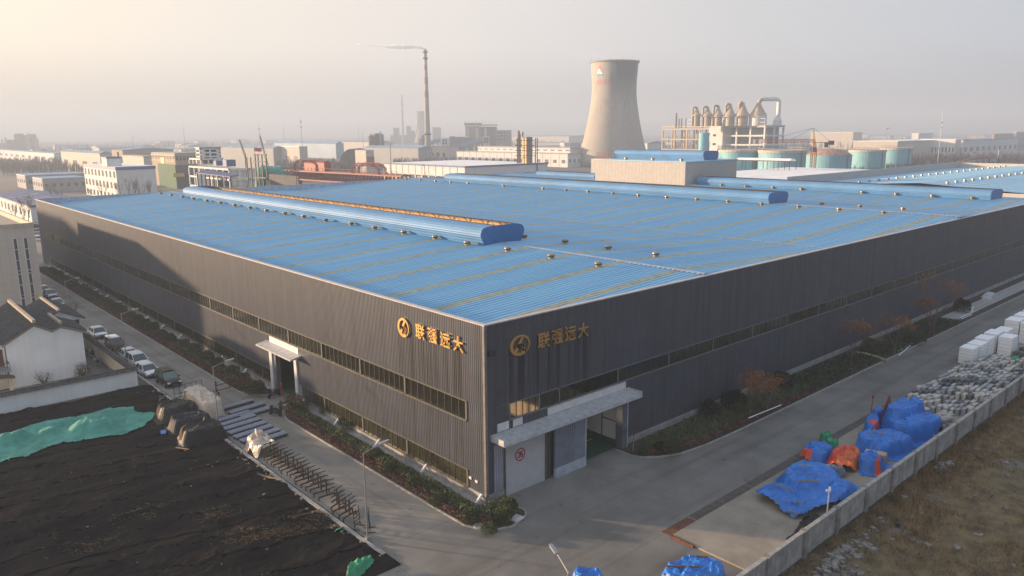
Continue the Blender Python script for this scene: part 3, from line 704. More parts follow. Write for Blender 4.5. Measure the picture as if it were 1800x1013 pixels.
hedge('ground_cover', 'far dark grassy strip along the front wall beyond the orange trees', 'ground cover', [(46, -.6), (46, -5.2), (93, -5.2), (93, -.6)], .3, mat('turf', (.045,.06,.022), var=.5), 40, r=.16, seed=17)
for o in COL.objects:
    if o.name.startswith('ground_cover'): o['kind'] = 'stuff'
def shrub_mesh(seed, matl, n=1500, r=.075):
    rg = random.Random(seed); m = MB()
    for k in range(n):
        d = Vector((rg.gauss(0, 1), rg.gauss(0, 1), rg.gauss(0, 1))).normalized()
        if d.z < -.45: d.z = abs(d.z)
        rr = (1-.45*rg.random()**2)*(1+.16*math.sin(5*d.x+seed)*math.cos(4*d.y+seed*2))
        m.leaf((d.x*rr, d.y*rr, d.z*.85*rr+.62), r*rg.uniform(.8, 1.7), rg)
    m2 = m; return m2.build('ball_shrub', matl, local=True)
sh0 = [shrub_mesh(s, M['shrub']) for s in (1, 2, 3)]
shd = shrub_mesh(9, M['shrub_dark'])
used = set()
def put_shrub(x, y, r, label, group, dark=False, z=.1):
    src = shd if dark else sh0[rng.randrange(3)]
    if src.name not in used: used.add(src.name); o = src
    else: o = dup(src)
    o.location = (x, y, z); o.rotation_euler = (0, 0, rng.uniform(0, 6)); o.scale = (r, r, r*rng.uniform(.9, 1.1))
    tag(o, label, 'shrub', group); return o
gl = 'round clipped green shrub in the planter along the sunlit side wall'
for px, py in [(605, 737), (575, 718), (548, 703), (613, 745), (661, 797), (683, 822), (728, 848), (769, 875), (826, 906)]:
    p = G(px, py+4, .5); put_shrub(p.x, p.y, .72, gl, 'ball shrubs along the side wall')
for px, py in [(860, 925), (885, 905), (893, 890), (905, 895)][:3]:
    p = G(px, py+2, .6)
    put_shrub(p.x, p.y, .8 if py != 925 else .62, 'round green shrub in the cluster at the near corner of the factory', 'shrubs at the factory corner')
p = G(450, 690, .4); put_shrub(p.x, p.y, 1.15, 'large round clipped dark shrub at the near end of the planter beyond the side entrance', None)
y = 44.
while y < 150:
    put_shrub(-1.9+rng.uniform(-.3, .3), y, rng.uniform(.75, 1.0), 'round shrub in the long planter beyond the side entrance', 'ball shrubs in the far planter'); y += rng.uniform(3.2, 4.6)
for px, py, r, dk, lb in [(1131, 795, .55, 0, 'small round green shrub next to the thin tree by the front doors'), (1298, 725, .85, 0, 'round green shrub in front of two dark bushes by the first orange tree'), (1248, 728, 1.15, 1, 'dark leafless bush against the front wall, left of its pair'), (1290, 712, 1.35, 1, 'wide dark bush against the front wall, right of its pair'), (1372, 680, 1.5, 1, 'dark bush against the wall right of the first orange trees'),
                          (1530, 617, 1.3, 0, 'broad green bush between the first two roadside orange trees'), (1608, 600, 1.4, 0, 'broad dark green bush right of the tallest orange tree'), (1690, 545, 1.4, 1, 'dark bush beside the far stone path'), (1180, 792, .8, 0, 'low rounded bush amid the ground cover near the front doors'), (1160, 788, .7, 1, 'small dark bush amid the ground cover near the front doors')]:
    p = G(px, py, .4); put_shrub(p.x, min(p.y, -.9), r, lb, None, bool(dk))
# big brown bush by the side entrance
def bush(loc, rx, ry, rz, n, matl, r, name, label, seed, twig=True):
    rg = random.Random(seed); t = thing(name, label, 'bush', loc); m = MB()
    for k in range(n):
        d = Vector((rg.gauss(0, 1), rg.gauss(0, 1), abs(rg.gauss(0, 1)))).normalized()*(rg.random()**.4)
        m.leaf((loc[0]+d.x*rx, loc[1]+d.y*ry, loc[2]+.1+d.z*rz), r*rg.uniform(.6, 1.5), rg)
    m.build('foliage', matl, t); m = MB()
    for k in range(26):
        a = rg.uniform(0, 6.28); e = rg.uniform(.5, 1)
        m.tube(loc, (loc[0]+math.cos(a)*rx*e, loc[1]+math.sin(a)*ry*e, loc[2]+rz*rg.uniform(.6, 1.15)), .025, .008, 4, False)
    m.build('stem', M['twig'], t); return t
bush((-1.75, 30.3, .1), 1.3, 1.9, 1.9, 1500, M['bush_brown'], .10, 'brown_bush', 'large brown bush spilling over the planter beside the side entrance', 5)
bush((-2.2, 42.3, .1), 1., 1.3, 1.0, 700, M['hedge_red'], .09, 'brown_bush', 'reddish bush between clipped shrub and steel cart beyond the side entrance', 6)
# small trees -------------------------------------------------------------
def grow(m, p, d, l, r, lev, rg, tips, spread=.5, n=3):
    q = p+d*l; m.tube(p, q, r, r*.68, 5 if lev > 1 else 3, False)
    if lev == 0: tips.append(q); return
    for k in range(n):
        a = Vector((rg.gauss(0, 1), rg.gauss(0, 1), rg.gauss(0, .6)))
        nd = (d+a*spread*.62+Vector((0, 0, .12))).normalized()
        grow(m, p+d*l*rg.uniform(.55, 1.), nd, l*rg.uniform(.6, .82), r*.6, lev-1, rg, tips, spread, n)
def tree(name, label, loc, h, seed, lev=4, matl=None, leafn=0, leafr=.1, trunk=.06, spread=.55, group=None, tl=.34, tmat=None):
    rg = random.Random(seed); t = thing(name, label, 'tree', loc, 0, group); m = MB(); tips = []
    base = Vector(loc); lean = Vector((rg.gauss(0, .03), rg.gauss(0, .03), 1)).normalized(); top = base+lean*h*tl
    m.tube(base-Vector((0, 0, .05)), top, trunk, trunk*.75, 7); m.build('trunk', tmat or M['twig'], t)
    c = MB()
    for k in range(3): grow(c, top-lean*h*.02, (lean+Vector((rg.gauss(0, 1), rg.gauss(0, 1), 0))*spread*.6).normalized(), h*.27, trunk*.55, lev-1, rg, tips, spread)
    if leafn:
        c.mi = 1
        for p in tips:
            for k in range(leafn):
                c.leaf(p+Vector((rg.gauss(0, .28), rg.gauss(0, .28), rg.gauss(0, .24))), leafr*rg.uniform(.6, 1.4), rg)
    c.build('crown', [M['twig'], matl or M['twig']], t); return t
for px, py, h, lf, s_, lb in [(1318, 735, 6.0, 9, 21, 'thin tree with sparse orange brown leaves, leftmost of the orange trees'), (1348, 727, 5.0, 10, 22, 'thin tree with dense orange leaves just right of the leftmost orange tree'),
                            (1495, 645, 7.2, 9, 23, 'orange brown tree behind the long curved log'), (1571, 625, 6.6, 8, 24, 'orange tree beside the white poles on the grass'), (1641, 592, 10.5, 9, 25, 'tallest orange brown tree of the roadside row'), (1634, 588, 6., 8, 26, 'lower yellow orange tree close behind the tallest one')]:
    p = G(px, py, .1); tree('orange_tree', lb, (p.x, min(p.y, -2), .1), h, s_, 5, M['leaf_orange'], max(3, lf//2), .10, .09, .52, tl=.22)
p = G(1113, 792, .1); tree('young_tree', 'small leafless tree with pale trunk beside the front doors', (p.x, p.y, .1), 2.6, 31, 3, trunk=.04, tmat=M['insul'])
p = G(1386, 690, .1); tree('young_tree', 'small bare tree behind the first orange trees by the front wall', (p.x, min(p.y, -1.2), .1), 3.4, 32, 3, trunk=.05)
for k, (px, py, h, lb) in enumerate([(706, 835, 2.9, 'bare branching sapling between shrubs under the ground floor windows'), (473, 680, 2.8, 'bare reddish sapling beside the large clipped shrub'), (336, 620, 3.2, 'bare reddish sapling in the far planter beyond the side entrance'), (428, 668, 2.6, 'bare sapling in the far planter near the steel cart')]):
    p = G(px, py, .1); tree('bare_sapling', lb, (p.x, min(p.y, 999), .1), h, 40+k, 4, trunk=.035, spread=.6, tl=.25)
# bits on the right planter
def log(name, label, cat, pa, pb, r, matl, z=.2):
    a = G(*pa, z); b = G(*pb, z); m = MB(); m.tube(a, b, r, r*.9, 8); tag(m.build(name, matl), label, cat)
log('white_pole', 'thin white pole lying on the hedge by the first orange trees', 'pole', (1316, 735), (1373, 712), .06, M['white'], .55)
log('white_pole', 'long white pole on the grass by the second orange tree, upper of two', 'pole', (1572, 621), (1605, 603), .06, M['white'])
log('white_pole', 'long white pole on the grass by the second orange tree, lower of two', 'pole', (1580, 625), (1603, 605), .06, M['white'])
log('white_pole', 'white pole on the grass near the white box, upper of two', 'pole', (1688, 558), (1712, 548), .06, M['white'])
log('white_pole', 'white pole on the grass near the white box, lower of two', 'pole', (1690, 561), (1708, 553), .06, M['white'])
m = MB(); pts = [G(x, y, .3) for x, y in ((1505, 620), (1520, 622), (1537, 626), (1550, 631), (1560, 634))]
for a, b in zip(pts[:-1], pts[1:]): m.tube(a, b, .17, .17, 8)
tag(m.build('curved_log', M['insul']), 'curved brown log lying on the grass by an orange tree', 'log')
p = G(1704, 548, .1); m = MB(); m.box(p.x-.5, p.x+.5, p.y-.4, p.y+.4, .1, .9); m.box(p.x-.55, p.x+.55, p.y-.45, p.y+.45, .9, .96); tag(m.build('white_box', M['white']), 'small white box on the grass near the far stone path', 'box')
for k, (px, py, w, lb) in enumerate([(1738, 520, 4.5, 'stack of pale slabs by the front wall, larger and farther one'), (1733, 526, 2.5, 'small stack of pale slabs by the front wall, nearer one')]):
    p = G(px, py, .2); m = MB()
    for j in range(3): m.cbox((p.x+.1*j, -1.6-(k*.8), .2+j*.14), (w-j*.4, 1.0, .12), rz=.04*j)
    tag(m.build('slab_stack', M['white_panel']), lb, 'slabs')
m = MB(); p = G(908, 912, .15); m.cbox((p.x, p.y, .17), (1.0, .8, .12), .15); tag(m.build('stone_cover', M['granite_pale']), 'pale stone inspection cover in the planter at the factory corner', 'cover')
m = MB(); p = G(842, 925, .15); m.lathe([(.42, 0), (.42, .12), (.36, .12), (.34, .03), (.05, .03)], (p.x, p.y, .1), 20); tag(m.build('manhole_ring', M['granite_pale']), 'round manhole ring in the planter at the factory corner', 'manhole')

# ================================================================ street lamps
def lamp(x, y, label, arm=2.1, rz=0):
    t = thing('street_lamp', label, 'street lamp', (x, y, 0), rz, 'street lamps along the left road')
    m = MB(); m.tube((0, 0, 0), (0, 0, 7), .075, .04, 8); m.cbox((0, 0, .15), (.34, .34, .3)); m.build('pole', M['pole'], t, local=True)
    m = MB(); m.tube((-.1, 0, 6.9), (arm*.62, 0, 7.25), .038, .034, 6); m.build('arm', M['pole'], t, local=True)
    m = MB(); m.cbox((arm*.62+.45, 0, 7.32), (.85, .2, .08), 0, -.12); h = m.build('lamp_head', M['pole'], t, local=True)
    m = MB(); m.cbox((arm*.62+.5, 0, 7.26), (.6, .2, .02), 0, -.12); m.build('lamp_glass', M['lamp_glass'], h, local=True); return t
lp = lamp(-10.15, 1.7, 'nearest whole street lamp, at the kerb beside the row of steel stands')
for y, lb in ((30.3, 'street lamp beside the flat panels and the wrapped stacks'), (61.5, 'street lamp beside the line of parked cars'), (92., 'fourth street lamp, just right of the stone clad building'), (121, 'farthest street lamp, low beyond the stone clad building')):
    dup(lp, loc=(-10.15, y, 0), label=lb)
lf = dup(lp, loc=(-10.2, -18.9, 0), rz=R(70), label='foreground street lamp whose head pokes up at the bottom edge')

# ================================================================ cars
def car(label, loc, rz, paint, suv=False, roofm=None, glass=None, group=None):
    t = thing('parked_car', label, 'car', loc, rz, group)
    L_, Wd = (4.7, 1.86) if suv else (4.65, 1.8); hb = .98 if suv else .86; ht = 1.68 if suv else 1.44
    # body: loft of cross sections along +x (front)
    st = [(-2.32, .78, .5, .80), (-2.2, .86, .34, .93 if suv else .92), (-1.6, .90, .26, hb+.06), (-.6, .91, .24, hb+.04), (.5, .91, .24, hb+.02), (1.1, .90, .24, hb-.02), (1.7, .87, .26, hb-.09), (2.1, .80, .3, hb-.2), (2.30, .66, .4, .62)]
    rows = []
    for x, w, zb, zt in st:
        w *= Wd/1.82; r = .12; rows.append([(x, -w+.05, zb), (x, -w, zb+.15), (x, -w, zt-.2), (x, -w+r, zt-.03), (x, 0, zt), (x, w-r, zt-.03), (x, w, zt-.2), (x, w, zb+.15), (x, w-.05, zb), (x, -w+.05, zb)])
    m = MB(); m.sheet(rows[::-1]); m.add(rows[0], [tuple(range(9))]); m.add(rows[-1], [tuple(range(8, -1, -1))])
    b = smooth_by_angle(m.build('body', paint, t, local=True), 50)
    x0, x1, x2, x3 = (-2.2, -1.85, .25, 1.25) if suv else (-1.95, -1.15, .25, 1.2)
    w0, w1 = Wd/2-.06, Wd/2-.24
    z0, z1 = hb-.04, ht-.06
    m = MB(); m.add([(x0, -w0, z0), (x3, -w0, z0-.02), (x3, w0, z0-.02), (x0, w0, z0), (x1, -w1, z1), (x2, -w1, z1), (x2, w1, z1), (x1, w1, z1)], [(0,1,5,4), (1,2,6,5), (2,3,7,6), (3,0,4,7)])
    m.build('window', glass or M['car_glass'], t, local=True)
    m = MB(); m.prism([(x1-.08, -w1-.03, z1-.02), (x2+.1, -w1-.03, z1-.03), (x2+.1, w1+.03, z1-.03), (x1-.08, w1+.03, z1-.02)], (0, 0, .03)); m.prism([(x1+.1, -w1+.12, z1), (x2-.1, -w1+.12, z1), (x2-.1, w1-.12, z1), (x1+.1, w1-.12, z1)], (0, 0, .07))
    m.build('roof', roofm or paint, t, local=True)
    m = MB()
    for s in (-1, 1):
        m.bar((x0+.02, s*w0, z0), (x1, s*(w1+.02), z1), .07, .05); m.bar((x3-.02, s*w0, z0), (x2, s*(w1+.02), z1), .06, .05); m.bar(((x1+x2)/2, s*(w0+.01), z0), ((x1+x2)/2-.05, s*(w1+.02), z1), .06, .05)
    m.build('pillar', paint, t, local=True)
    rw = .35 if suv else .32
    for x in (-1.38, 1.42):
        for s in (-1, 1):
            m = MB(); m.tube((x, s*(Wd/2-.2), rw), (x, s*(Wd/2+.015), rw), rw, rw, 16); w_ = m.build('wheel', M['rubber'], t, local=True)
            m = MB(); m.tube((x, s*(Wd/2), rw), (x, s*(Wd/2+.03), rw), rw*.6, rw*.55, 12); m.build('rim', M['rim'], w_, local=True)
    for s in (-1, 1):
        m = MB(); m.cbox((2.16, s*.62, hb-.30), (.2, .36, .13), s*-.35); m.build('headlight', M['lamp_glass'], t, local=True)
        m = MB(); m.cbox((-2.28, s*.68, .78), (.12, .24, .16)); m.build('tail_light', M['red_paint'], t, local=True)
        m = MB(); m.cbox((.95, s*(Wd/2+.06), hb+.06), (.16, .2, .13)); m.build('mirror', paint, t, local=True)
    m = MB(); m.cbox((2.28, 0, .44), (.08, .46, .13)); m.build('number_plate', M['plate_blue'], t, local=True)
    m = MB(); m.cbox((2.25, 0, .60), (.1, .8, .12)); m.cbox((2.22, 0, .36), (.14, 1.2, .1)); m.build('grille', M['rubber'], t, local=True)
    return t
for px, py, sv_, pt, rf, gl_, lb in [
    (177, 592, 0, 'car_white', None, None, 'white sedan parked alone at the corner of the courtyard wall'), (207, 614, 1, 'car_black', 'white', None, 'dark car with a white roof in the line along the wall'),
    (233, 633, 0, 'car_white', None, None, 'white sedan with dark sunroof behind the white sport utility'), (249, 645, 1, 'car_white', None, None, 'white sport utility car between two white sedans'),
    (266, 661, 0, 'car_white', None, None, 'white sedan parked right behind the black sport utility'), (303, 678, 1, 'car_black', None, 'car_glass_green', 'black sport utility car with greenish windscreen at the head of the line')]:
    p = G(px, py+4, 0); car(lb, (p.x+.2, p.y+2.0, 0), -math.pi/2+.03, M[pt], bool(sv_), M[rf] if rf else None, M[gl_] if gl_ else None, 'cars parked along the courtyard wall')
for px, py, pt, lb in [(92, 524, 'car_silver', 'silver car partly hidden by the stone clad building, farther of two'), (104, 541, 'car_white', 'white car behind the grey tiled roofs, nearer of two'), (80, 517, 'car_silver', 'grey car mostly hidden behind the stone clad building'),
                       (69, 424, 'car_white', 'white car far off in the gap between stone building and factory'), (67, 411, 'car_silver', 'pale car far off in the gap, second from the nearest'), (66, 402, 'car_black', 'dark vehicle farthest off in the gap beside the factory')]:
    p = G(px, py, 0); car(lb, (p.x, p.y+1.2, 0), -math.pi/2 if py > 500 else .0, M[pt], False, None, None, 'cars beyond the courtyard')

# ================================================================ people
def person(label, loc, rz, top, legs, arms=((-.1, .2), (.1, .2)), h=1.72, stride=.12):
    s = h/1.72
    V = [(0, 0, .95), (0, .0, 1.15), (0, 0, 1.38), (0, .01, 1.50), (0, .03, 1.60), (0, .02, 1.70),
         (.10, stride, .50), (.10, stride*1.1, .08), (.10, stride+.14, .05), (-.10, -stride, .50), (-.10, -stride*1.4, .08), (-.10, -stride+.08, .05),
         (.20, 0, 1.38), (.26, arms[1][0], 1.12), (.24, arms[1][1], .90), (-.20, 0, 1.38), (-.26, arms[0][0], 1.12), (-.24, arms[0][1], .90), (.09, 0, .9), (-.09, 0, .9)]
    E_ = [(0,1),(1,2),(2,3),(3,4),(4,5),(0,18),(18,6),(6,7),(7,8),(0,19),(19,9),(9,10),(10,11),(2,12),(12,13),(13,14),(2,15),(15,16),(16,17)]
    rad = [.15,.14,.16,.065,.095,.08,.075,.055,.045,.075,.055,.045,.075,.055,.042,.075,.055,.042,.10,.10]
    me = bpy.data.meshes.new('person'); me.from_pydata([(x*s, y*s, z*s) for x, y, z in V], E_, [])
    o = bpy.data.objects.new('person', me); COL.objects.link(o)
    sk = o.modifiers.new('skin', 'SKIN')
    for i, v in enumerate(me.skin_vertices[0].data): v.radius = (rad[i]*s, rad[i]*s*(.75 if i in (0, 1, 2) else 1)); v.use_root = (i == 0)
    sb = o.modifiers.new('sub', 'SUBSURF'); sb.levels = sb.render_levels = 2
    dg = bpy.context.evaluated_depsgraph_get(); m2 = bpy.data.meshes.new_from_object(o.evaluated_get(dg)); o.modifiers.clear(); o.data = m2
    for mm in (M[legs], M[top], M['skin'], M['hair']): m2.materials.append(mm)
    for p in m2.polygons:
        z = p.center.z/s; p.material_index = 0 if z < .93 else (1 if z < 1.50 else (2 if z < 1.64 and p.center.y > 0 else 3)); p.use_smooth = True
        if abs(p.center.x) > .17 and z < .96: p.material_index = 2
    o.location = loc; o.rotation_euler = (0, 0, rz); return tag(o, label, 'person')
def scooter(label, loc, rz, matl):
    t = thing('electric_scooter', label, 'scooter', loc, rz); m = MB()
    m.cbox((0, .1, .35), (.3, .9, .10)); m.cbox((0, -.35, .6), (.32, .7, .32)); m.cbox((0, .58, .7), (.34, .12, .75), 0, 0); m.build('body', matl, t, local=True)
    m = MB(); m.cbox((0, -.35, .82), (.3, .75, .12)); m.build('seat', M['rubber'], t, local=True)
    for y in (-.62, .72):
        m = MB(); m.tube((-.05, y, .22), (.05, y, .22), .22, .22, 14); m.build('wheel', M['rubber'], t, local=True)
    m = MB(); m.tube((0, .6, .9), (0, .5, 1.1), .03, .03, 6); m.tube((-.33, .48, 1.08), (.33, .48, 1.08), .025, .025, 6); m.build('handlebar', M['dark_steel'], t, local=True); return t
p = G(494, 729, 0); person('person in a grey blue jacket standing with their back to us on the road', (p.x, p.y, 0), R(10), 'cloth_blue', 'cloth_dark', arms=((.06, .12), (.06, .12)), stride=.04)
p = G(485, 731, 0); scooter('dark electric scooter standing beside the person on the road', (p.x, p.y, 0), R(20), M['cloth_dark'])
p = G(483, 698, 0); scooter('dark scooter parked at the side entrance beside the red person', (p.x, p.y, 0), R(100), M['car_black'])
p = G(496, 696, 0); person('person in dark red clothes at the side entrance', (p.x, p.y, 0), R(80), 'cloth_red', 'cloth_red', arms=((.1, .25), (.12, .3)))
p = G(1704, 627, 0); person('person in brown seen behind the white foam blocks', (p.x+.6, -11.6, 0), R(60), 'timber', 'cloth_dark')
m = MB(); rg = random.Random(4); p = G(510, 716, .5)
for k in range(260):
    d = Vector((rg.gauss(0, 1), rg.gauss(0, 1), rg.gauss(0, 1))).normalized(); m.leaf((p.x+d.x*.42, p.y+.6+d.y*.42, .45+d.z*.45), .16, rg)
tag(m.build('plastic_bundle', M['white']), 'crumpled white plastic bundle beside the brown bush', 'bundle')

# ================================================================ carts, panels, wrapped stacks, steel stands
def panel(label, c, rz, l=4.1, w=.84):
    m = MB(); m.cbox((0, 0, .30), (l, w, .10)); m.mi = 1; m.cbox((0, 0, .125), (l*.98, w*.94, .25)); o = m.build('flat_panel', [M['pallet_blue'], M['b_dark']], local=True); o.location = c; o.rotation_euler = (0, 0, rz); return o
fp = None
PAN = [(-5.9, 36.4), (-5.4, 34.5), (-5.0, 32.7), (-7.6, 33.0), (-7.7, 31.6), (-7.7, 30.3), (-7.75, 28.9), (-7.7, 27.5), (-7.6, 26.1), (-7.5, 24.8)]
for k, (x, y) in enumerate(PAN):
    if fp is None: fp = o = panel('', (x, y, 0), .1)
    else: o = dup(fp, loc=(x, y, 0), rz=.1+rng.uniform(-.03, .03))
    if k < 3: tag(o, 'flat blue grey metal panel on the road, ' + ('farthest', 'middle', 'nearest')[k]+' of the three near the entrance', 'panel', 'metal panels laid on the road')
    else: tag(o, 'flat blue grey metal panel in the stack-like row laid beside the kerb', 'panel', 'metal panels laid in a row by the kerb')
def drape(name, label, cat, poly, bumps, matl, res=.14, wr=.06, seed=0, z0=.03, freq=1.1, lift=0., kind=None, group=None, matl2=None, m2=None, parent=None, steep=.3, ground=None, creases=.11):
    xs = [p[0] for p in poly]; ys = [p[1] for p in poly]
    gx = np.arange(min(xs)-res, max(xs)+2*res, res); gy = np.arange(min(ys)-res, max(ys)+2*res, res); X, Y = np.meshgrid(gx, gy)
    jx = (fbm(X*.8, Y*.8, seed+5)-.5)*.9; jy = (fbm(X*.8, Y*.8, seed+9)-.5)*.9
    ins = inpoly(X+jx*.7, Y+jy*.7, [p[:2] for p in poly])
    Z = np.zeros_like(X)
    for b in bumps:
        x, y, rx, ry, h, rot, e = (list(b)+[0, 2.5])[:7]
        c, s = math.cos(rot), math.sin(rot); u = ((X-x)*c+(Y-y)*s)/rx; v = (-(X-x)*s+(Y-y)*c)/ry
        d = (np.abs(u)**e+np.abs(v)**e)**(1/e); f = np.clip((1.0-d)/steep, 0, 1); f = f*f*(3-2*f)*.5+f*.5
        Z = np.maximum(Z, h*f)
    r1 = np.abs(fbm(X*freq+Z*.5, Y*freq, seed)-.5)*2; r2 = fbm(X*freq*2.7, Y*freq*2.7, seed+3)-.5
    fd = np.abs(fbm(X*freq*.5+Y*freq*.35, Y*freq*.5-X*freq*.2, seed+7, 2)-.5)*2
    hz_ = np.clip(Z, 0, 1); Z = z0+Z*(1+.06*r2)+wr*((1-r1)**4*.7+(1-np.clip(fd*3, 0, 1))*.7)*(.35+hz_)+wr*.4*r2*(.4+hz_)+wr*.35*(fbm(X*4.1, Y*4.1, seed+13, 2)-.5)
    rl = random.Random(seed*7+1)
    for k in range(int(10+len(poly)*2.2) if creases else 0):     # straight sharp folds of a stiff sheet
        px_, py_ = rl.uniform(min(xs), max(xs)), rl.uniform(min(ys), max(ys)); th = rl.uniform(0, math.pi); dd = (X-px_)*math.sin(th)-(Y-py_)*math.cos(th); ll = (X-px_)*math.cos(th)+(Y-py_)*math.sin(th); l0 = rl.uniform(.6, 2.2)
        Z = Z+rl.choice((1, 1, -.8))*creases*(.4+hz_)*np.exp(-np.abs(dd)/(res*1.1))*np.exp(-(ll/l0)**4)
    if ground is not None: Z = Z+ground(X, Y)
    idx = -np.ones(X.shape, int); vs = []; fs = []; q = ins[:-1,:-1] & ins[1:,:-1] & ins[:-1,1:] & ins[1:,1:]
    mi = []
    for j, i in zip(*np.nonzero(q)):
        f = []
        for a, b in ((j, i), (j, i+1), (j+1, i+1), (j+1, i)):
            if idx[a, b] < 0: idx[a, b] = len(vs); vs.append((X[a, b], Y[a, b], Z[a, b]+lift))
            f.append(idx[a, b])
        fs.append(tuple(f))
        if m2 is not None: mi.append(int(m2(X[j, i], Y[j, i], Z[j, i])))
    m = MB(); m.v = vs; m.f = fs; m.m = mi or [0]*len(fs)
    o = m.build(name, [matl]+([matl2] if matl2 else []), parent, smooth=name.endswith(('netting', 'heap')))
    if parent is None: tag(o, label, cat, group, kind)
    return o
def rect(x, y, w, h, rot=0):
    c, s = math.cos(rot), math.sin(rot); return [(x+u*c-v*s, y+u*s+v*c) for u, v in ((-w/2, -h/2), (w/2, -h/2), (w/2, h/2), (-w/2, h/2))]
w1 = thing('wrapped_stack', 'long stack of boards wrapped in clear plastic beside the street lamp', 'stack', (-9.0, 37.6, 0))
m = MB(); m.cbox((-9.0, 37.8, .85), (1.5, 6.2, 1.2), .0); m.cbox((-9.0, 37.8, .12), (1.3, 5.8, .24)); m.build('boards', mat('boards', (.55,.36,.20), var=.25, joints=(0, .9, .05, (.35,.22,.12))), w1)
drape('plastic_cover', '', '', rect(-8.95, 37.7, 2.6, 7.6), [(-8.95, 37.8, 1.25, 3.9, 1.75, 0, 8)], mat('clear_wrap', (.75,.68,.58), rough=.25, alpha=.55, var=.2, bump=.5, bscale=2), res=.1, wr=.1, seed=3, parent=w1, steep=.18)
w2 = drape('wrapped_stack', 'stack under creased pale plastic between panels and steel stands', 'stack', rect(-8.9, 22.9, 2.6, 3.2, .1), [(-8.8, 23.4, 1.3, 1.5, 1.1, .1, 2.5), (-9.0, 22.3, 1.3, 1.4, .9, .3, 3), (-8.7, 23.6, .5, .6, 1.6, 0, 2)], M['plastic_wrap'], res=.11, wr=.2, seed=6, freq=.8)
def cage_cart(label, loc, rz, l=3.4, h=1.5):
    t = thing('steel_cart', label, 'cart', loc, rz, None); m = MB()
    for y in (-.5, .5):
        m.bar((-l/2, y, .3), (l/2, y, .3), .07)
    for x in (-l/2, 0, l/2): m.bar((x, -.5, .3), (x, .5, .3), .07)
    m.build('base_frame', M['rack_steel'], t, local=True); m = MB()
    for k in range(6): x = -l/2+l*k/5; m.bar((x, .5, .3), (x, .5, h), .045)
    for z in (.8, h): m.bar((-l/2, .5, z), (l/2, .5, z), .045)
    m.build('side_rail', M['rack_steel'], t, local=True)
    for x in (-l/2+.2, l/2-.2):
        for y in (-.45, .45):
            m = MB(); m.tube((x, y-.04, .14), (x, y+.04, .14), .14, .14, 10); m.build('wheel', M['rubber'], t, local=True)
    return t
cage_cart('dark steel cart with high rails between black car and wrapped stack', (-8.6, 42.6, 0), .06, 3.2, 1.7)
def rack_cart(label, loc, rz):
    t = thing('steel_cart', label, 'cart', loc, rz); m = MB()
    for z in (.35, 1.0): m.bar((-1.6, 0, z), (1.6, 0, z), .08)
    for x in (-1.5, .2): m.bar((x, 0, .3), (x, 0, 1.5), .09)
    for x in (-1.5, .2):
        for z in (.5, .95, 1.35): m.bar((x, -.5, z+.12), (x, .5, z+.0), .06)
    m.build('frame', M['rack_steel'], t, local=True)
    for x in (-1.5, 1.5):
        m = MB(); m.bar((x, -.55, .3), (x, .55, .3), .08); m.build('axle', M['rack_steel'], t, local=True)
        for y in (-.5, .5):
            m = MB(); m.tube((x-.05, y, .16), (x+.05, y, .16), .16, .16, 10); m.build('wheel', M['rubber'], t, local=True)
    return t
rack_cart('dark steel rack cart on wheels near the planter beyond the side entrance', (-4.3, 42.3, 0), .1)
def stand(label, loc, rz, tall=False):
    t = thing('steel_stand', label, 'steel stand', loc, rz, 'steel stands lined up along the kerb'); m = MB()
    m.bar((-.75, 0, .3), (.75, 0, .3), .09)
    for x in (-.7, .7): m.bar((x, 0, 0), (x, 0, .32), .08)
    m.build('foot', M['rack_steel'], t, local=True); m = MB(); m.bar((0, 0, .3), (0, 0, 1.55), .11); m.build('post', M['rack_steel'], t, local=True); m = MB()
    for z in (.78, 1.15, 1.55): m.bar((-.72, 0, z-.02), (.72, 0, z+.06), .06)
    m.build('arm', M['rack_steel'], t, local=True); return t
s0 = None
ys_ = [20.6, 19.9, 19.1, 18.4, 17.6, 16.9, 16.2, 15.4, 14.6, 13.9, 13.1, 12.3, 11.6, 10.7, 9.8, 7.9, 7.1, 6.2, 5.6]
for k, y in enumerate(ys_):
    lb = 'dark brown steel stand in the row along the kerb behind the near lamp'
    if s0 is None: s0 = stand(lb, (-9.0, y, 0), .0)
    else: dup(s0, loc=(-9.0+rng.uniform(-.15, .15)-(0.0 if y > 8 else .35), y, 0), rz=rng.uniform(-.12, .12)+(.25 if y < 8 else 0))
def ladder_rack(label, loc, rz):
    t = thing('steel_rack', label, 'rack', loc, rz); m = MB()
    for x in (-.4, .4): m.bar((x, 0, 0), (x+.0, .1, 1.6), .05)
    for z in (.3, .6, .9, 1.2): m.bar((-.4, .02+z*.06, z), (.4, .02+z*.06, z), .045)
    for x in (-.4, .4): m.bar((x, -.4, .03), (x, .5, .03), .05)
    m.build('frame', M['rack_steel'], t, local=True)
ladder_rack('leaning dark ladder rack beside the nearest lamp pole, left one', (-9.7, 3.9, 0), .5); ladder_rack('leaning dark ladder rack beside the nearest lamp pole, right one', (-9.2, 2.9, 0), 1.0)
mk('pier_con', (.21,.20,.19), var=.35, scale=1.2, rough=.95)
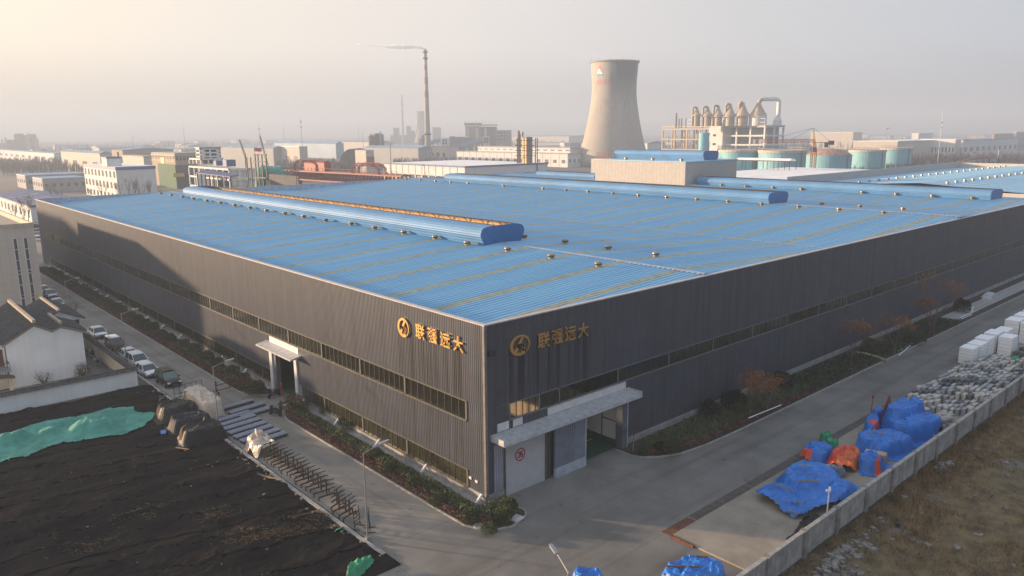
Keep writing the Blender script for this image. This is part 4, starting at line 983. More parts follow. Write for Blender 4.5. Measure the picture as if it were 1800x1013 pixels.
# ================================================================ netting covered plot
res = .17
gx = np.arange(-46, -10.05, res); gy = np.arange(-2.7, 50.6, res); X, Y = np.meshgrid(gx, gy)
Yl = Y+.19*(X+15)+ (fbm(X*.12, Y*.12, 4)-.5)*2.6
Z = (fbm(X*.16, Y*.16, 2)-.5)*.55+(fbm(X*.45, Y*1.3, 8)-.5)*.16+(fbm(X*3.1, Y*3.1, 9, 2)-.5)*.03
warp = (fbm(X*.35, Y*.35, 21)-.5)*3
for c, h, w in ((33.5, .22, .5), (31.0, .30, .45), (27.6, .18, .35), (24.6, .28, .5), (22.4, .22, .4), (18.6, .5, 1.0), (15.9, .35, .7), (13.2, .30, .5), (8.6, .3, .5), (5.4, .25, .4), (1.5, .25, .45), (44.2, .2, .5), (47.2, .3, .8)):
    d = (Yl-c+.25*np.sin(X*.8+c))/w; Z += 1.15*h*np.exp(-np.abs(d)*1.7)*(.3+1.1*vnoise(X*.35, Y*.3, int(c*3)))-.14*np.exp(-((d-1.0)**2)*5)
band = np.exp(-((Yl-17.2)/2.6)**2)+.5*np.exp(-((Yl-47)/3)**2)+.3*np.exp(-((Yl-10)/1.6)**2)*(X > -19)
Z += band*(np.abs(fbm(X*1.5+Y*.8+warp, Y*.6-X*.3, 31)-.5)*-1.0+.15)+band*(fbm(X*2.6, Y*2.6, 33)-.5)*.25
diag = np.abs(fbm(X*.55-Y*.8+warp, X*.25+Y*.2, 51)-.5)
Z += .10*(1-np.clip(diag*9, 0, 1))*vnoise(X*.3, Y*.3, 77)*1.6
cr = fbm(X*1.1+warp*.6, Y*.35-X*.5, 61, 3); Z += .07*(1-np.clip(np.abs(cr-.5)*14, 0, 1))*np.clip(vnoise(X*.2, Y*.2, 79)*2-.6, 0, 1)
edge = np.clip((-10.25-X)/1.2, 0, 1)*np.clip((Y+2.6)/.8, 0, 1); Z = .06+(Z+.2)*edge
m = MB(); ny, nx = X.shape
m.v = [tuple(v) for v in np.stack([X, Y, Z], -1).reshape(-1, 3).tolist()]
ii = np.arange((ny-1)*(nx-1)); jj = ii//(nx-1); kk = ii % (nx-1); a = jj*nx+kk
m.f = [tuple(f) for f in np.stack([a, a+1, a+nx+1, a+nx], -1).tolist()]; m.m = [0]*len(m.f)
def hz_at(x, y):
    i = min(max(int((x+46)/res), 0), nx-1); j = min(max(int((y+2.7)/res), 0), ny-1); return float(Z[j, i])
tag(m.build('dust_netting', M['netting'], loc=(0, 0, 0), smooth=True), 'black dust netting spread in folds over the vacant plot at lower left', 'netting')
def net_ground(gx_, gy_):
    i = np.clip(((gx_+46)/res_n).astype(int), 0, Z_n.shape[1]-1); j = np.clip(((gy_+2.7)/res_n).astype(int), 0, Z_n.shape[0]-1); return Z_n[j, i]
Z_n, res_n = Z.copy(), res
sm = MB(); xx = np.arange(-45, -10.9, .3)  # dark strips: net seams, plus fold shade painted in as near-black colour
for c in (33.5, 31.0, 27.6, 24.6, 22.4, 18.6, 15.9, 13.2, 10.4, 8.6, 5.4, 1.5, 44.2, 47.2):
    yy = c-.19*(xx+15)-(fbm(xx*.12, np.full_like(xx, c*.12), 4)-.5)*2.6+(fbm(xx*.7, np.full_like(xx, c), 14)-.5)*.9
    wd = .05+.14*vnoise(xx*.6, np.full_like(xx, c), 15); a_, b_ = [], []
    for x_, y_, w_ in zip(xx, yy, wd):
        if -2.4 < y_ < 49.8: a_.append((x_, y_-w_, hz_at(x_, y_-w_)+.035)); b_.append((x_, y_+w_, hz_at(x_, y_+w_)+.035))
    if len(a_) > 3: sm.sheet([a_, b_])
tag(sm.build('netting_seam_shade', mat('seam', (.004,.004,.004), rough=1, var=0, spec=0), loc=(0, 0, 0)), 'dark seams and painted fold shade along the black netting', 'netting', kind='stuff')
rg = random.Random(8); st = MB()
for k in range(130):
    if k < 70: x = -10.5-abs(rg.gauss(0, .9)); y = rg.uniform(-2, 48)
    else:
        x = rg.uniform(-34, -11); c = rg.choice((31, 27.6, 24.6, 22.4, 18.6, 15.9, 13.2, 8.6, 5.4, 1.5)); y = c-.19*(x+15)+rg.gauss(0, .3)
    if not -2.5 < y < 49: continue
    s = rg.uniform(.04, .11) if k > 70 else rg.uniform(.06, .2)
    st.cbox((x, y, hz_at(x, y)+s*.3), (s*rg.uniform(1, 2), s, s*.7), rg.uniform(0, 3))
o = st.build('loose_stone', M['rubble'], loc=(0, 0, 0)); tag(o, 'small pale stones weighing down the black netting', 'stones', kind='stuff')
rg = random.Random(18); st = MB()
for (px, py), n, sx in (((555, 905), 420, 1.2), ((590, 925), 160, .6), ((505, 930), 380, 1.0), ((430, 940), 220, 1.0), ((255, 905), 140, 1.4), ((385, 900), 160, 1.), ((160, 955), 120, 1.5), ((480, 940), 200, 1.1)):
    p = G(px, py, .3)
    for k in range(n):
        x = p.x+rg.gauss(0, sx); y = p.y+rg.gauss(0, sx*.45)-.2*(x-p.x)
        if x > -10.6 or y < -2.4: continue
        z = hz_at(x, y); d = Vector((rg.gauss(0, .22), rg.gauss(0, .22), rg.uniform(.02, .14))); st.tube((x, y, z), Vector((x, y, z))+d, .018, .004, 3, False)
tag(st.build('dead_weeds', M['grass_blade'], loc=(0, 0, 0)), 'patches of dead yellow weeds growing through the netting', 'weeds', kind='stuff')
# green netting sheets
gp = [(-34, 41.5), (-27.2, 41.8), (-25.2, 43.7), (-23, 44.4), (-20.3, 44.0), (-16.4, 43.9), (-14.6, 43.0), (-14.9, 40.8), (-13.5, 39.3), (-14.3, 37.4), (-15.8, 36.1), (-18, 35.1), (-21, 35.8), (-22.7, 36.6), (-24.4, 36.6), (-26.3, 35.4), (-29, 35.8), (-34, 37)]
drape('green_netting', 'large turquoise green netting sheet over low heaps on the black plot', 'netting', gp, [(-19.6, 38.6, 2.9, 2.0, .9, -.2, 2.), (-23.4, 39.8, 1.4, 1.2, .7, .2, 2.), (-26.5, 40.6, 2.2, 1.2, .7, .1, 2), (-17.2, 41.4, 2.6, 1.5, .4, -.1, 2.), (-22, 42.4, 2.6, .9, .4, 0, 3)], M['green_net'], res=.13, wr=.14, seed=41, lift=.14, freq=.8, ground=net_ground, steep=.6)
drape('green_netting', 'small crumpled green netting bundle near the corner of the black plot', 'netting', [(-14.2, -1.9), (-13.0, -.9), (-11.6, -1.0), (-11.6, -1.7), (-12.6, -2.3), (-13.6, -2.6)], [(-13.1, -1.7, .9, .6, .4, .3, 2), (-12.2, -1.4, .6, .35, .25, .2, 2)], M['tarp_green'], res=.07, wr=.12, seed=43, lift=.08, freq=2, ground=net_ground)
drape('green_netting', 'scrap of green netting lying at the kerb near the lamp', 'netting', rect(-11.2, 4.0, .8, .5, .4), [(-11.2, 4.0, .4, .25, .15, .4, 2)], M['tarp_green'], res=.06, wr=.08, seed=44, lift=.2, freq=2)
# covered piles under the netting near the wrapped stack
tan_w = lambda x, y, z: x < -13.0 and z > .25 and fbm(np.array([x*1.3]), np.array([y*1.3]), 3)[0] > .42
drape('covered_pile', 'black netting pile with tan timber end, farthest of the three by the wrapped stack', 'pile', rect(-11.9, 37.4, 5.0, 4.0, -.1), [(-11.7, 37.5, 2.2, 2.0, 1.15, -.12, 3)], M['tarp_black'], res=.13, wr=.12, seed=51, steep=.25, ground=net_ground, matl2=M['net_tan'], m2=lambda x, y, z: x < -13.2 and z > .6 and y > 37.2)
drape('covered_pile', 'dark navy tarpaulin covered pile, middle of the three by the wrapped stack', 'pile', rect(-12.0, 33.0, 4.6, 3.4, -.1), [(-11.9, 33.0, 2.2, 1.6, 1.15, -.12, 4)], mat('navy', (.012,.015,.026), var=.3, rough=.7), res=.13, wr=.1, seed=52, steep=.25, ground=net_ground, matl2=M['net_tan'], m2=lambda x, y, z: x < -13.4 and z > .7 and y > 33.6)
drape('covered_pile', 'black netting pile with plywood end, nearest of the three by the wrapped stack', 'pile', rect(-12.2, 29.3, 4.8, 3.2, -.1), [(-12.1, 29.3, 2.3, 1.5, 1.2, -.12, 4)], M['tarp_black'], res=.13, wr=.1, seed=53, steep=.25, ground=net_ground, matl2=M['net_tan'], m2=lambda x, y, z: x < -13.4 and z > .45 and y > 29.0)
m = MB(); m.cbox((-14.6, 27.8, .35), (.16, 1.5, .06), .5, .1); tag(m.build('wooden_plank', M['timber']), 'yellowish plank leaning at the nearest covered pile', 'plank')
m = MB(); m.cbox((-14.6, 33.2, .4), (.5, 1.0, .05), -.3); tag(m.build('blue_board', M['tarp_blue']), 'small blue board lying between the covered piles', 'board')
for k, (x, y, lb) in enumerate([(-11.3, 16.5, 'long plank lying beside the kerb on the black netting, upper one'), (-11.0, 15.8, 'long plank lying beside the kerb on the black netting, lower one')]):
    m = MB(); m.cbox((x, y, hz_at(x, y)+.12), (.14, 1.7, .06), .25+k*.1); tag(m.build('wooden_plank', M['timber']), lb, 'plank')

# ================================================================ courtyard wall and grey tiled houses
def tiled_wall(name, label, a, b, h, wm):
    t = thing(name, label, 'wall', (a[0], a[1], 0)); a = Vector((*a, 0)); b = Vector((*b, 0)); m = MB(); u = Vector((0, 0, h/2))
    m.bar(a+u, b+u, .26, h); m.build('wall_body', wm, t); m = MB(); d = (b-a).normalized(); nn = Vector((-d.y, d.x, 0)); L_ = (b-a).length
    e = d*.1
    m.sheet([[a-e-nn*.42+Vector((0, 0, h)), b+e-nn*.42+Vector((0, 0, h))], [a-e+Vector((0, 0, h+.32)), b+e+Vector((0, 0, h+.32))], [a-e+nn*.42+Vector((0, 0, h)), b+e+nn*.42+Vector((0, 0, h))], [a-e-nn*.42+Vector((0, 0, h-.001)), b+e-nn*.42+Vector((0, 0, h-.001))]])
    k = .15
    while k < L_:
        p = a+d*k; m.tube(p-nn*.45+Vector((0, 0, h+.02)), p+Vector((0, 0, h+.34)), .055, None, 4, False); m.tube(p+nn*.45+Vector((0, 0, h+.02)), p+Vector((0, 0, h+.34)), .055, None, 4, False); k += .3
    m.bar(a+Vector((0, 0, h+.36)), b+Vector((0, 0, h+.36)), .16, .12); m.build('tile_coping', M['grey_tile'], t)
    m = MB(); m.bar(a+Vector((0, 0, .2)), b+Vector((0, 0, .2)), .30, .4); m.build('wall_base', mat('wbase', (.2,.2,.2), var=.2) if 'wbase' not in bpy.data.materials else bpy.data.materials['wbase'], t)
tiled_wall('courtyard_wall', 'white rendered wall with dark tile coping along the black netting plot', (-46, 50.5), (-11.95, 50.5), 2.35, M['render_white'])
tiled_wall('courtyard_wall', 'cream wall with brown tile coping along the parked cars', (-12.25, 50.8), (-12.25, 75), 2.3, M['cream_wall'])
m = MB(); m.box(-46, -12.4, 50.7, 104, -.2, .03); struct(m.build('courtyard_paving', mat('courtpav', (.15,.14,.13), var=.4, scale=.5, joints=(1.2, 1.2, .03, (.08,.08,.075))), loc=(0, 0, 0)))
m = MB(); m.box(-14.9, -12.5, 52, 60, .03, .09); struct(m.build('garden_soil', M['soil'], loc=(0, 0, 0)))
def tile_roof(m, prof, y0, y1, over=.0):
    """prof: (x,z) polyline of the gable; roof skin with tile rolls running down the slope"""
    for (xa, za), (xb, zb) in zip(prof[:-1], prof[1:]):
        m.add([(xa, y0, za), (xb, y0, zb), (xb, y1, zb), (xa, y1, za), (xa, y0, za-.14), (xb, y0, zb-.14), (xb, y1, zb-.14), (xa, y1, za-.14)], [(0,1,2,3), (4,7,6,5), (0,4,5,1), (2,6,7,3), (1,5,6,2), (3,7,4,0)])
        k = y0+.12
        while k < y1: m.tube((xa, k, za+.03), (xb, k, zb+.03), .06, None, 4, False); k += .27
H1 = thing('tiled_house', 'white gabled house with twin ridged grey tile roof facing the black plot', 'house', (-19, 60.7, 0))
pf = [(-23.6, 5.75), (-20.1, 7.75), (-18.3, 6.65), (-17.3, 7.05), (-14.6, 5.85)]
m = MB(); m.prism([(-23.2, 60.7, 0), (-15.0, 60.7, 0), (-15.0, 60.7, 5.9), (-17.3, 60.7, 6.9), (-18.3, 60.7, 6.5), (-20.1, 60.7, 7.6), (-23.2, 60.7, 5.85)], (0, 6, 0)); m.build('wall', M['render_white'], H1)
m = MB(); m.prism([(-23.2, 66.7, 0), (-18.3, 66.7, 0), (-18.3, 66.7, 6.5), (-20.1, 66.7, 7.6), (-23.2, 66.7, 5.85)], (0, 9, 0)); m.build('rear_wall', M['render_white'], H1)
m = MB(); tile_roof(m, pf, 60.25, 66.9); tile_roof(m, pf[:3], 66.9, 76.2); rf = m.build('roof', M['grey_tile'], H1)
m = MB(); m.box(-20.28, -19.92, 60.2, 76.2, 7.72, 8.08); m.build('ridge', M['ridge_stone'], rf); m = MB(); m.box(-17.45, -17.15, 60.2, 66.9, 7.02, 7.35); m.build('ridge', M['ridge_stone'], rf)
m = MB(); bnd = [(a, b-.16) for a, b in pf]
for (xa, za), (xb, zb) in zip(bnd[:-1], bnd[1:]):
    m.add([(xa, 60.69, za), (xb, 60.69, zb), (xb, 60.69, zb-.38), (xa, 60.69, za-.38), (xa, 60.6, za), (xb, 60.6, zb), (xb, 60.6, zb-.38), (xa, 60.6, za-.38)], [(4,7,6,5), (4,5,1,0), (7,3,2,6)])
m.build('gable_band', M['b_grey'], H1)
# balcony corner and arched gate at the left edge
m = MB(); m.box(-27, -23.3, 61.2, 75, 0, 5.4); m.build('side_wing', M['render_white'], H1)
m = MB(); tile_roof(m, [(-28.5, 5.3), (-25.2, 6.6), (-23.2, 5.5)], 60.9, 75); m.build('wing_roof', M['grey_tile'], H1)
m = MB(); m.box(-27, -23.2, 59.3, 61.2, 2.55, 2.75); m.build('balcony', M['b_grey'], H1)
m = MB(); m.bar((-27, 59.35, 3.55), (-23.3, 59.35, 3.55), .08); m.bar((-23.3, 59.35, 3.55), (-23.3, 61, 3.55), .08)
for k in range(16): m.bar((-27+k*.25, 59.35, 2.75), (-27+k*.25, 59.35, 3.55), .05)
m.build('railing', M['brown_wood'], H1)
for k in range(3):
    m = MB(); m.box(-24.1-k*.75, -23.55-k*.75, 61.1, 61.25, 2.85, 4.9); m.build('window', M['brown_wood'], H1)
m = MB(); tile_roof(m, [(-27.5, 2.0), (-25.2, 2.5), (-23.0, 2.0)], 58.4, 59.6); m.build('porch_roof', M['grey_tile'], H1)
m = MB(); m.box(-26.5, -24.7, 59.0, 59.3, 0, 1.9); m.box(-23.6, -23.2, 59.0, 59.3, 0, 1.9); m.box(-24.7, -23.6, 59.0, 59.3, 1.65, 1.9); m.build('gate_wall', M['cream_wall'], H1)
H2 = thing('tiled_house', 'smaller white house with grey tile roof behind the twin ridged house', 'house', (-16, 68.2, 0))
pf = [(-18.6, 5.9), (-15.9, 7.15), (-12.9, 5.7)]
m = MB(); m.prism([(-18.2, 68.6, 0), (-13.5, 68.6, 0), (-13.5, 68.6, 5.8), (-15.9, 68.6, 7.0), (-18.2, 68.6, 5.9)], (0, 10, 0)); m.build('wall', M['render_white'], H2)
m = MB(); tile_roof(m, pf, 68.2, 79); rf = m.build('roof', M['grey_tile'], H2)
m = MB(); m.box(-16.05, -15.75, 68.1, 79, 7.1, 7.42); m.build('ridge', M['ridge_stone'], rf)
for x in (-15.3, -13.9):
    m = MB(); m.cbox((x, 68.5, 5.3), (.5, .3, .55)); m.build('window', M['dark_steel'], H2)
# garden things
for px, py, s, lb in [(163, 628, 1.25, 'grey air conditioner unit in the courtyard garden, taller rear one'), (171, 640, .8, 'grey air conditioner unit in the courtyard garden, low front one')]:
    p = G(px, py, .1); t = thing('air_conditioner', lb, 'air conditioner', (p.x, p.y, .05)); m = MB(); m.box(p.x-.45, p.x+.45, p.y-.3, p.y+.3, .08, .1+s); m.build('casing', M['b_grey'], t)
    m = MB(); m.tube((p.x, p.y-.31, .1+s*.55), (p.x, p.y-.34, .1+s*.55), .34*min(1, s), None, 16); m.build('fan_grille', M['dark_steel'], t)
for px, py, h, sd, lb in [(208, 645, 4.2, 61, 'bare branching tree in the corner of the courtyard garden')]:
    p = G(px, py, .1); tree('bare_tree', lb, (p.x, min(max(p.y, 51.4), 70), .05), h, sd, 5, trunk=.09, spread=.6, tl=.22)
tree('bare_tree', 'leafless tree growing beside the cars behind the tiled roofs', (-10.9, 86, 0), 5.2, 62, 5, trunk=.08, spread=.55, tl=.25)
tree('bare_tree', 'bare tree at the corner of the courtyard wall by the dark car', (-11.3, 69, 0), 4.0, 63, 5, trunk=.06, spread=.6, tl=.25)
p = G(135, 662, .1); bush((-15.8, 59.6, .05), 1.1, .7, 2.0, 900, M['bush_brown'], .07, 'garden_bush', 'bushy brown shrub against the right end of the white gable wall', 71)
bush((-20.0, 59.4, .05), 1.3, .7, 1.8, 260, M['shrub_dark'], .06, 'garden_bush', 'thin dark shrub against the middle of the white gable wall', 72)
bush((-12.9, 56.5, .05), .4, 2.4, .9, 700, M['bush_brown'], .08, 'garden_bush', 'low brown shrubs along the inner side of the cream wall', 73)

# ================================================================ storage yard on the right
FY = -21.35
fn = thing('boundary_wall', 'long grey concrete boundary wall with piers between storage yard and dry field', 'wall', (40, FY, 0))
m = MB(); m.box(-12, 235, FY-.09, FY+.09, -.3, 2.15); m.build('wall_panel', M['fence_con'], fn)
m = MB(); m.box(-12, 235, FY-.15, FY+.15, 2.15, 2.27); m.build('coping', M['kerb'], fn)
m = MB(); m.box(-12, 235, FY-.12, FY-.09, -.3, .28); m.build('damp_base', mat('damp', (.09,.085,.08), var=.5, scale=2), fn)
k = 0
x = -8.6
while x < 232 and k < 60:
    m = MB(); m.box(x-.2, x+.2, FY-.26, FY+.2, -.3, 2.32); m.build('pier', M['pier_con'], fn); x += 4.92; k += 1
# field beyond
m = MB(); xs_ = np.concatenate([np.arange(-20, 80, .8), np.arange(80, 245, 4)]); ys_f = np.concatenate([[FY-.1], np.arange(-22, -70, -.8)]); Xf, Yf = np.meshgrid(xs_, ys_f)
Zf = .02+(fbm(Xf*.25, Yf*.25, 61)-.4)*.5*np.clip((FY-Yf)/2, 0, 1)
m.v = [tuple(v) for v in np.stack([Xf, Yf, Zf], -1).reshape(-1, 3).tolist()]; ny, nx = Xf.shape
m.f = [(j*nx+i, (j+1)*nx+i, (j+1)*nx+i+1, j*nx+i+1) for j in range(ny-1) for i in range(nx-1)]; m.m = [0]*len(m.f)
struct(m.build('field', M['dry_grass'], loc=(0, 0, 0), smooth=True))
rg = random.Random(77); m = MB(); c = 0
while c < 30000:
    x = rg.uniform(5, 75); y = FY-.25-rg.random()**1.5*16
    dens = float(fbm(np.array([x*.18]), np.array([y*.25]), 91)[0]); near = math.exp(-(FY-y)/3.2)
    if rg.random() > (max(0, dens-.42)*2.6+near*.5)*(.35+.65*min(1, max(0, (x-14)/14))): c += .25; continue
    z = float(.02+(fbm(np.array([x*.25]), np.array([y*.25]), 61)[0]-.4)*.5*min(1, (FY-y)/2)); l = rg.uniform(.12, .5)
    a = rg.uniform(0, 6.28); b = Vector((math.cos(a)*.05, math.sin(a)*.05, 0)); tp = Vector((rg.gauss(.08, .2)*l*2, rg.gauss(0, .2)*l*2, l))
    p = Vector((x, y, z)); m.add([p-b, p+b, p+tp], [(0, 1, 2)]); c += 1
tag(m.build('dry_grass_tufts', M['grass_blade'], loc=(0, 0, 0)), 'brown dry grass tufts growing along the boundary wall and over the field', 'grass', kind='stuff')
rg = random.Random(78); m = MB()
for k in range(280):
    if k < 190: x = rg.gauss(13.5, 2.3); y = FY-1.2-abs(rg.gauss(0, .8))-max(0, 13-x)*.05
    elif k < 230: x = rg.gauss(34.6, .8); y = FY-.7-abs(rg.gauss(0, .4))
    else: x = rg.uniform(9, 45); y = FY-rg.uniform(.4, 12)
    s = abs(rg.gauss(.13, .09))+.04; a = rg.uniform(0, 3)
    m.cbox((x, y, .06+s*.25), (s*1.4, s, s*.8), a, rg.uniform(-.4, .4))
tag(m.build('rubble', M['rubble'], loc=(0, 0, 0)), 'broken stone rubble scattered along the field side of the boundary wall', 'rubble', kind='stuff')
p = G(1578, 920, .1); m = MB(); m.cbox((p.x, p.y, .15), (1.0, .35, .14), .4, .1); tag(m.build('black_bag', M['tarp_black']), 'small black bag lying on the dry field', 'bag')
# security camera post
t = thing('camera_post', 'white post with two security cameras above the boundary wall', 'camera post', (16.2, -20.6, 0)); m = MB(); m.tube((16.2, -20.6, .1), (16.2, -20.6, 3.3), .05, .05, 8); m.build('post', M['white'], t)
for s in (-1, 1):
    m = MB(); m.cbox((16.2+s*.22, -20.6+s*.05, 3.35), (.36, .15, .15), .5*s, .2); m.build('camera', M['white'], t)
# tarps -------------------------------------------------------------
Zs = .13
A_ = [(16.6, -14.2), (19.2, -13.7), (24.2, -13.8), (25.2, -15.8), (25.0, -19.6), (21.4, -20.2), (17.5, -19.4), (15.6, -18.4), (15.9, -16.4)]
drape('blue_tarp', 'largest blue tarpaulin, nearest heap along the boundary wall', 'tarpaulin', A_, [(22.4, -16.2, 3.4, 2.6, .95, .2, 2.4), (18.0, -16.2, 2.6, 2.2, .6, -.3, 3.5), (20.4, -18.4, 4.6, 1.7, .75, .1, 3.5), (17.4, -17.8, 1.8, 1.4, .5, .1, 3)], M['tarp_blue'], wr=0.13, freq=1.3, seed=101, lift=Zs, res=.12)
drape('blue_tarp', 'smaller blue tarpaulin over a boxy stack beside the green tarpaulin', 'tarpaulin', [(26.4, -12.9), (30.2, -12.5), (30.0, -15.1), (26.1, -15.3)], [(28.2, -13.9, 1.9, 1.3, .9, .1, 5)], M['tarp_blue'], wr=0.1, freq=1.6, seed=102, lift=Zs, res=.1, matl2=M['tarp_red'], m2=lambda x, y, z: x < 26.9 and y > -14.2)
drape('green_tarp', 'crumpled green tarpaulin bundle beside the smaller blue one', 'tarpaulin', [(31.2, -12.1), (33.0, -12.3), (32.6, -13.6), (31.2, -14.6), (30.4, -14.8), (30.5, -13)], [(31.8, -12.9, 1.0, .6, .8, .3, 2), (31.0, -14.0, .6, .7, .7, .2, 2)], M['tarp_green'], wr=.2, seed=103, lift=Zs, res=.09, freq=1.8)
drape('red_tarp', 'bright red and orange tarpaulin heap in the middle of the yard', 'tarpaulin', [(26.0, -15.4), (27.8, -14.9), (30.2, -15.2), (30.9, -16.6), (29.4, -17.4), (27.2, -17.9), (25.9, -17.2)], [(28.8, -16.2, 2.3, 1.4, .95, .2, 2.6), (27, -16.8, 1.5, 1.1, .7, 0, 2.4)], M['tarp_red'], wr=0.13, freq=1.6, seed=104, lift=Zs, res=.09, matl2=M['tarp_orange'], m2=lambda x, y, z: y < -16.3)
drape('blue_tarp', 'crumpled blue tarpaulin wedged between red heap and boundary wall', 'tarpaulin', [(29.4, -16.8), (31.0, -17.4), (31.6, -19.8), (28.2, -20.0), (27.0, -18.4)], [(29.4, -18.2, 1.6, 1.2, 1.0, .2, 2.2)], M['tarp_blue'], wr=0.13, freq=1.5, seed=105, lift=Zs, res=.09, matl2=M['tarp_red'], m2=lambda x, y, z: y < -18.9 and vnoise(np.array([x*1.5]), np.array([y*1.5]), 4)[0] > .5)
drape('grey_cloth', 'grey blue cloth heap at the foot of the red tarpaulin', 'cloth', [(25.2, -15.6), (26.6, -15.8), (26.2, -17.8), (24.9, -17.6)], [(25.8, -16.7, .8, 1.1, .6, 0, 2)], M['grey_cloth'], wr=.2, seed=106, lift=Zs, res=.09)
drape('blue_tarp', 'flat topped blue tarpaulin over pallets beyond the red heap', 'tarpaulin', [(31.3, -15.6), (35.8, -15.3), (38.0, -17.4), (37.2, -19.6), (32.6, -19.9), (31.4, -17.8)], [(34.4, -17.3, 3.0, 1.9, 1.25, -.3, 5)], M['tarp_blue'], wr=0.1, freq=1.3, seed=107, lift=Zs, res=.11)
drape('blue_tarp', 'tallest blue tarpaulin heap at the edge of the stone blocks', 'tarpaulin', [(36.6, -16.2), (39, -14.8), (43, -14.3), (46.0, -14.8), (46.6, -16.6), (43.8, -19.6), (38.4, -20.4), (36.2, -19.4)], [(41.6, -16.3, 3.4, 1.5, 2.3, -.1, 2.6), (40.4, -18.4, 3.0, 1.5, 1.7, -.2, 2.4), (38.6, -17.4, 1.8, 1.8, 1.5, .2, 2)], M['tarp_blue'], wr=0.2, freq=0.9, seed=108, lift=Zs, res=.12)
drape('blue_tarp', 'blue tarpaulin with red corner beside the red steel poles', 'tarpaulin', [(36.0, -14.2), (39.6, -13.3), (42.6, -13.4), (41.8, -14.4), (38.6, -15.6), (36.2, -15.8)], [(38.4, -14.5, 1.9, .8, 1.0, .3, 2.2), (41.2, -13.9, 1.2, .6, 1.1, .1, 2.2)], M['tarp_blue'], wr=0.13, freq=1.6, seed=109, lift=Zs, res=.09, matl2=M['tarp_red'], m2=lambda x, y, z: 37.2 < x < 38.3 and y < -14.6)
drape('black_tarp', 'black tarpaulin scraps against the near end of the boundary wall', 'tarpaulin', [(10.2, -20.2), (13.4, -19.2), (16.6, -18.7), (17.6, -19.6), (16.4, -20.9), (10.6, -21.0)], [(14.6, -20.1, 2.6, .8, .6, .15, 2)], M['tarp_black'], wr=.2, seed=110, lift=Zs, res=.11)
drape('blue_tarp', 'blue tarpaulin with crossing battens at the bottom edge of the photo', 'tarpaulin', [(1.2, -16.2), (3.0, -16.6), (5.3, -18.4), (4.6, -20.6), (.6, -20.4), (-.2, -18.2)], [(2.4, -18.3, 2.6, 1.9, 1.5, -.3, 2.6)], M['tarp_blue'], wr=0.12, freq=1.4, seed=111, res=.1)
drape('blue_tarp', 'blue tarpaulin beside the metal sheet roof at the bottom edge', 'tarpaulin', [(-3.8, -12.6), (-2.0, -13.6), (-2.8, -16.2), (-5.2, -15.6)], [(-3.3, -14.2, 1.2, 1.3, 1.5, 0, 2.6)], M['tarp_blue'], wr=0.12, freq=1.4, seed=112, res=.1)
t = thing('metal_shed', 'small shed with ribbed pale metal roof at the bottom edge', 'shed', (-6, -14.4, 0)); m = MB(); m.box(-7.2, -4.9, -15.6, -13.3, 0, 1.3); m.build('wall', M['b_grey'], t)
m = MB()
for k in range(9): m.box(-7.4+k*.3, -7.12+k*.3, -15.8, -13.1, 1.34+(.03 if k % 2 else 0), 1.42)
m.build('roof', mat('shedroof', (.42,.52,.58), rough=.5), t)
def batten(label, a, b, z, matl='old_timber', w=.12, group=None):
    m = MB(); m.bar((a[0], a[1], z), (b[0], b[1], z+.1), w, .07); tag(m.build('batten', M[matl]), label, 'batten', group)
for a, b, z in [((18.6, -14.8), (18.2, -16.9), .95), ((17.0, -15.4), (16.1, -16.6), .6), ((16.7, -16.8), (17.6, -18.9), .75), ((19.8, -16.4), (20.9, -17.6), 1.25), ((22.8, -14.9), (23.2, -15.8), 1.2), ((20.8, -14.5), (21.0, -15.2), 1.0), ((15.9, -17.6), (15.8, -18.6), .5)]:
    batten('wooden batten weighing down the largest blue tarpaulin', a, b, z+.12, group='battens on the largest tarp')
for a, b, z in [((33.0, -16.2), (34.6, -15.9), 1.45), ((33.2, -16.5), (34.9, -16.2), 1.45), ((33.8, -17.1), (34.7, -17.0), 1.5)]: batten('grey batten on top of the flat topped blue tarpaulin', a, b, z+.1, group='battens on the flat tarp')
for a, b, z, lb in [((1.2, -17.0), (2.6, -18.6), 1.55, 'left'), ((.6, -17.2), (1.6, -18.8), 1.3, 'leftmost'), ((3.4, -17.2), (4.2, -18.2), 1.45, 'right')]: batten('brown batten on the bottom blue tarpaulin, the '+lb+' one', a, b, z+.1, 'rust', .14)
for k, (a, b) in enumerate([((-5.6, -12.0, .2), (-5.4, -12.1, 1.6)), ((-6.3, -12.6, 1.3), (-5.4, -12.9, 1.0))]):
    m = MB(); m.tube(a, b, .03, .03, 5); tag(m.build('rusty_bar', M['rust']), 'thin rusty bar by the metal sheet roof, '+('upright', 'slanting')[k]+' one', 'bar')
m = MB(); m.tube((-8.3, -13.6, 0), (-8.4, -13.6, 1.3), .035, .035, 5); tag(m.build('rusty_bar', M['rust']), 'lone rusty bar standing left of the metal sheet roof', 'bar')
# red steel A frame
t = thing('pole_tripod', 'dark red steel poles leaning together between blue tarpaulins', 'steel frame', (40.6, -14.9, .13)); m = MB()
for k in range(6): m.tube((40.0+.28*k, -14.6-.12*k, .13), (40.9+.05*k, -14.9, 3.2), .07, .06, 6)
m.build('pole', M['gantry_dark'], t); m = MB(); m.tube((39.2, -13.9, .13), (39.6, -13.9, 3.2), .05, .05, 6); m.cbox((39.6, -13.9, 3.25), (.7, .2, .25), .3); m.build('signal_post', M['gantry_dark'], t)
for k, (px, py, w_) in enumerate([(1528, 805, 1.2), (1548, 808, 1.0)]):
    p = G(px, py, .4); m = MB(); m.cbox((p.x, p.y, .5), (w_, .9, .8), .2); m.cbox((p.x, p.y, .95), (w_*.9, .8, .12), .25); tag(m.build('covered_crate', M['insul']), ('left', 'right')[k]+' brown crate under the edge of the flat topped tarpaulin', 'crate')
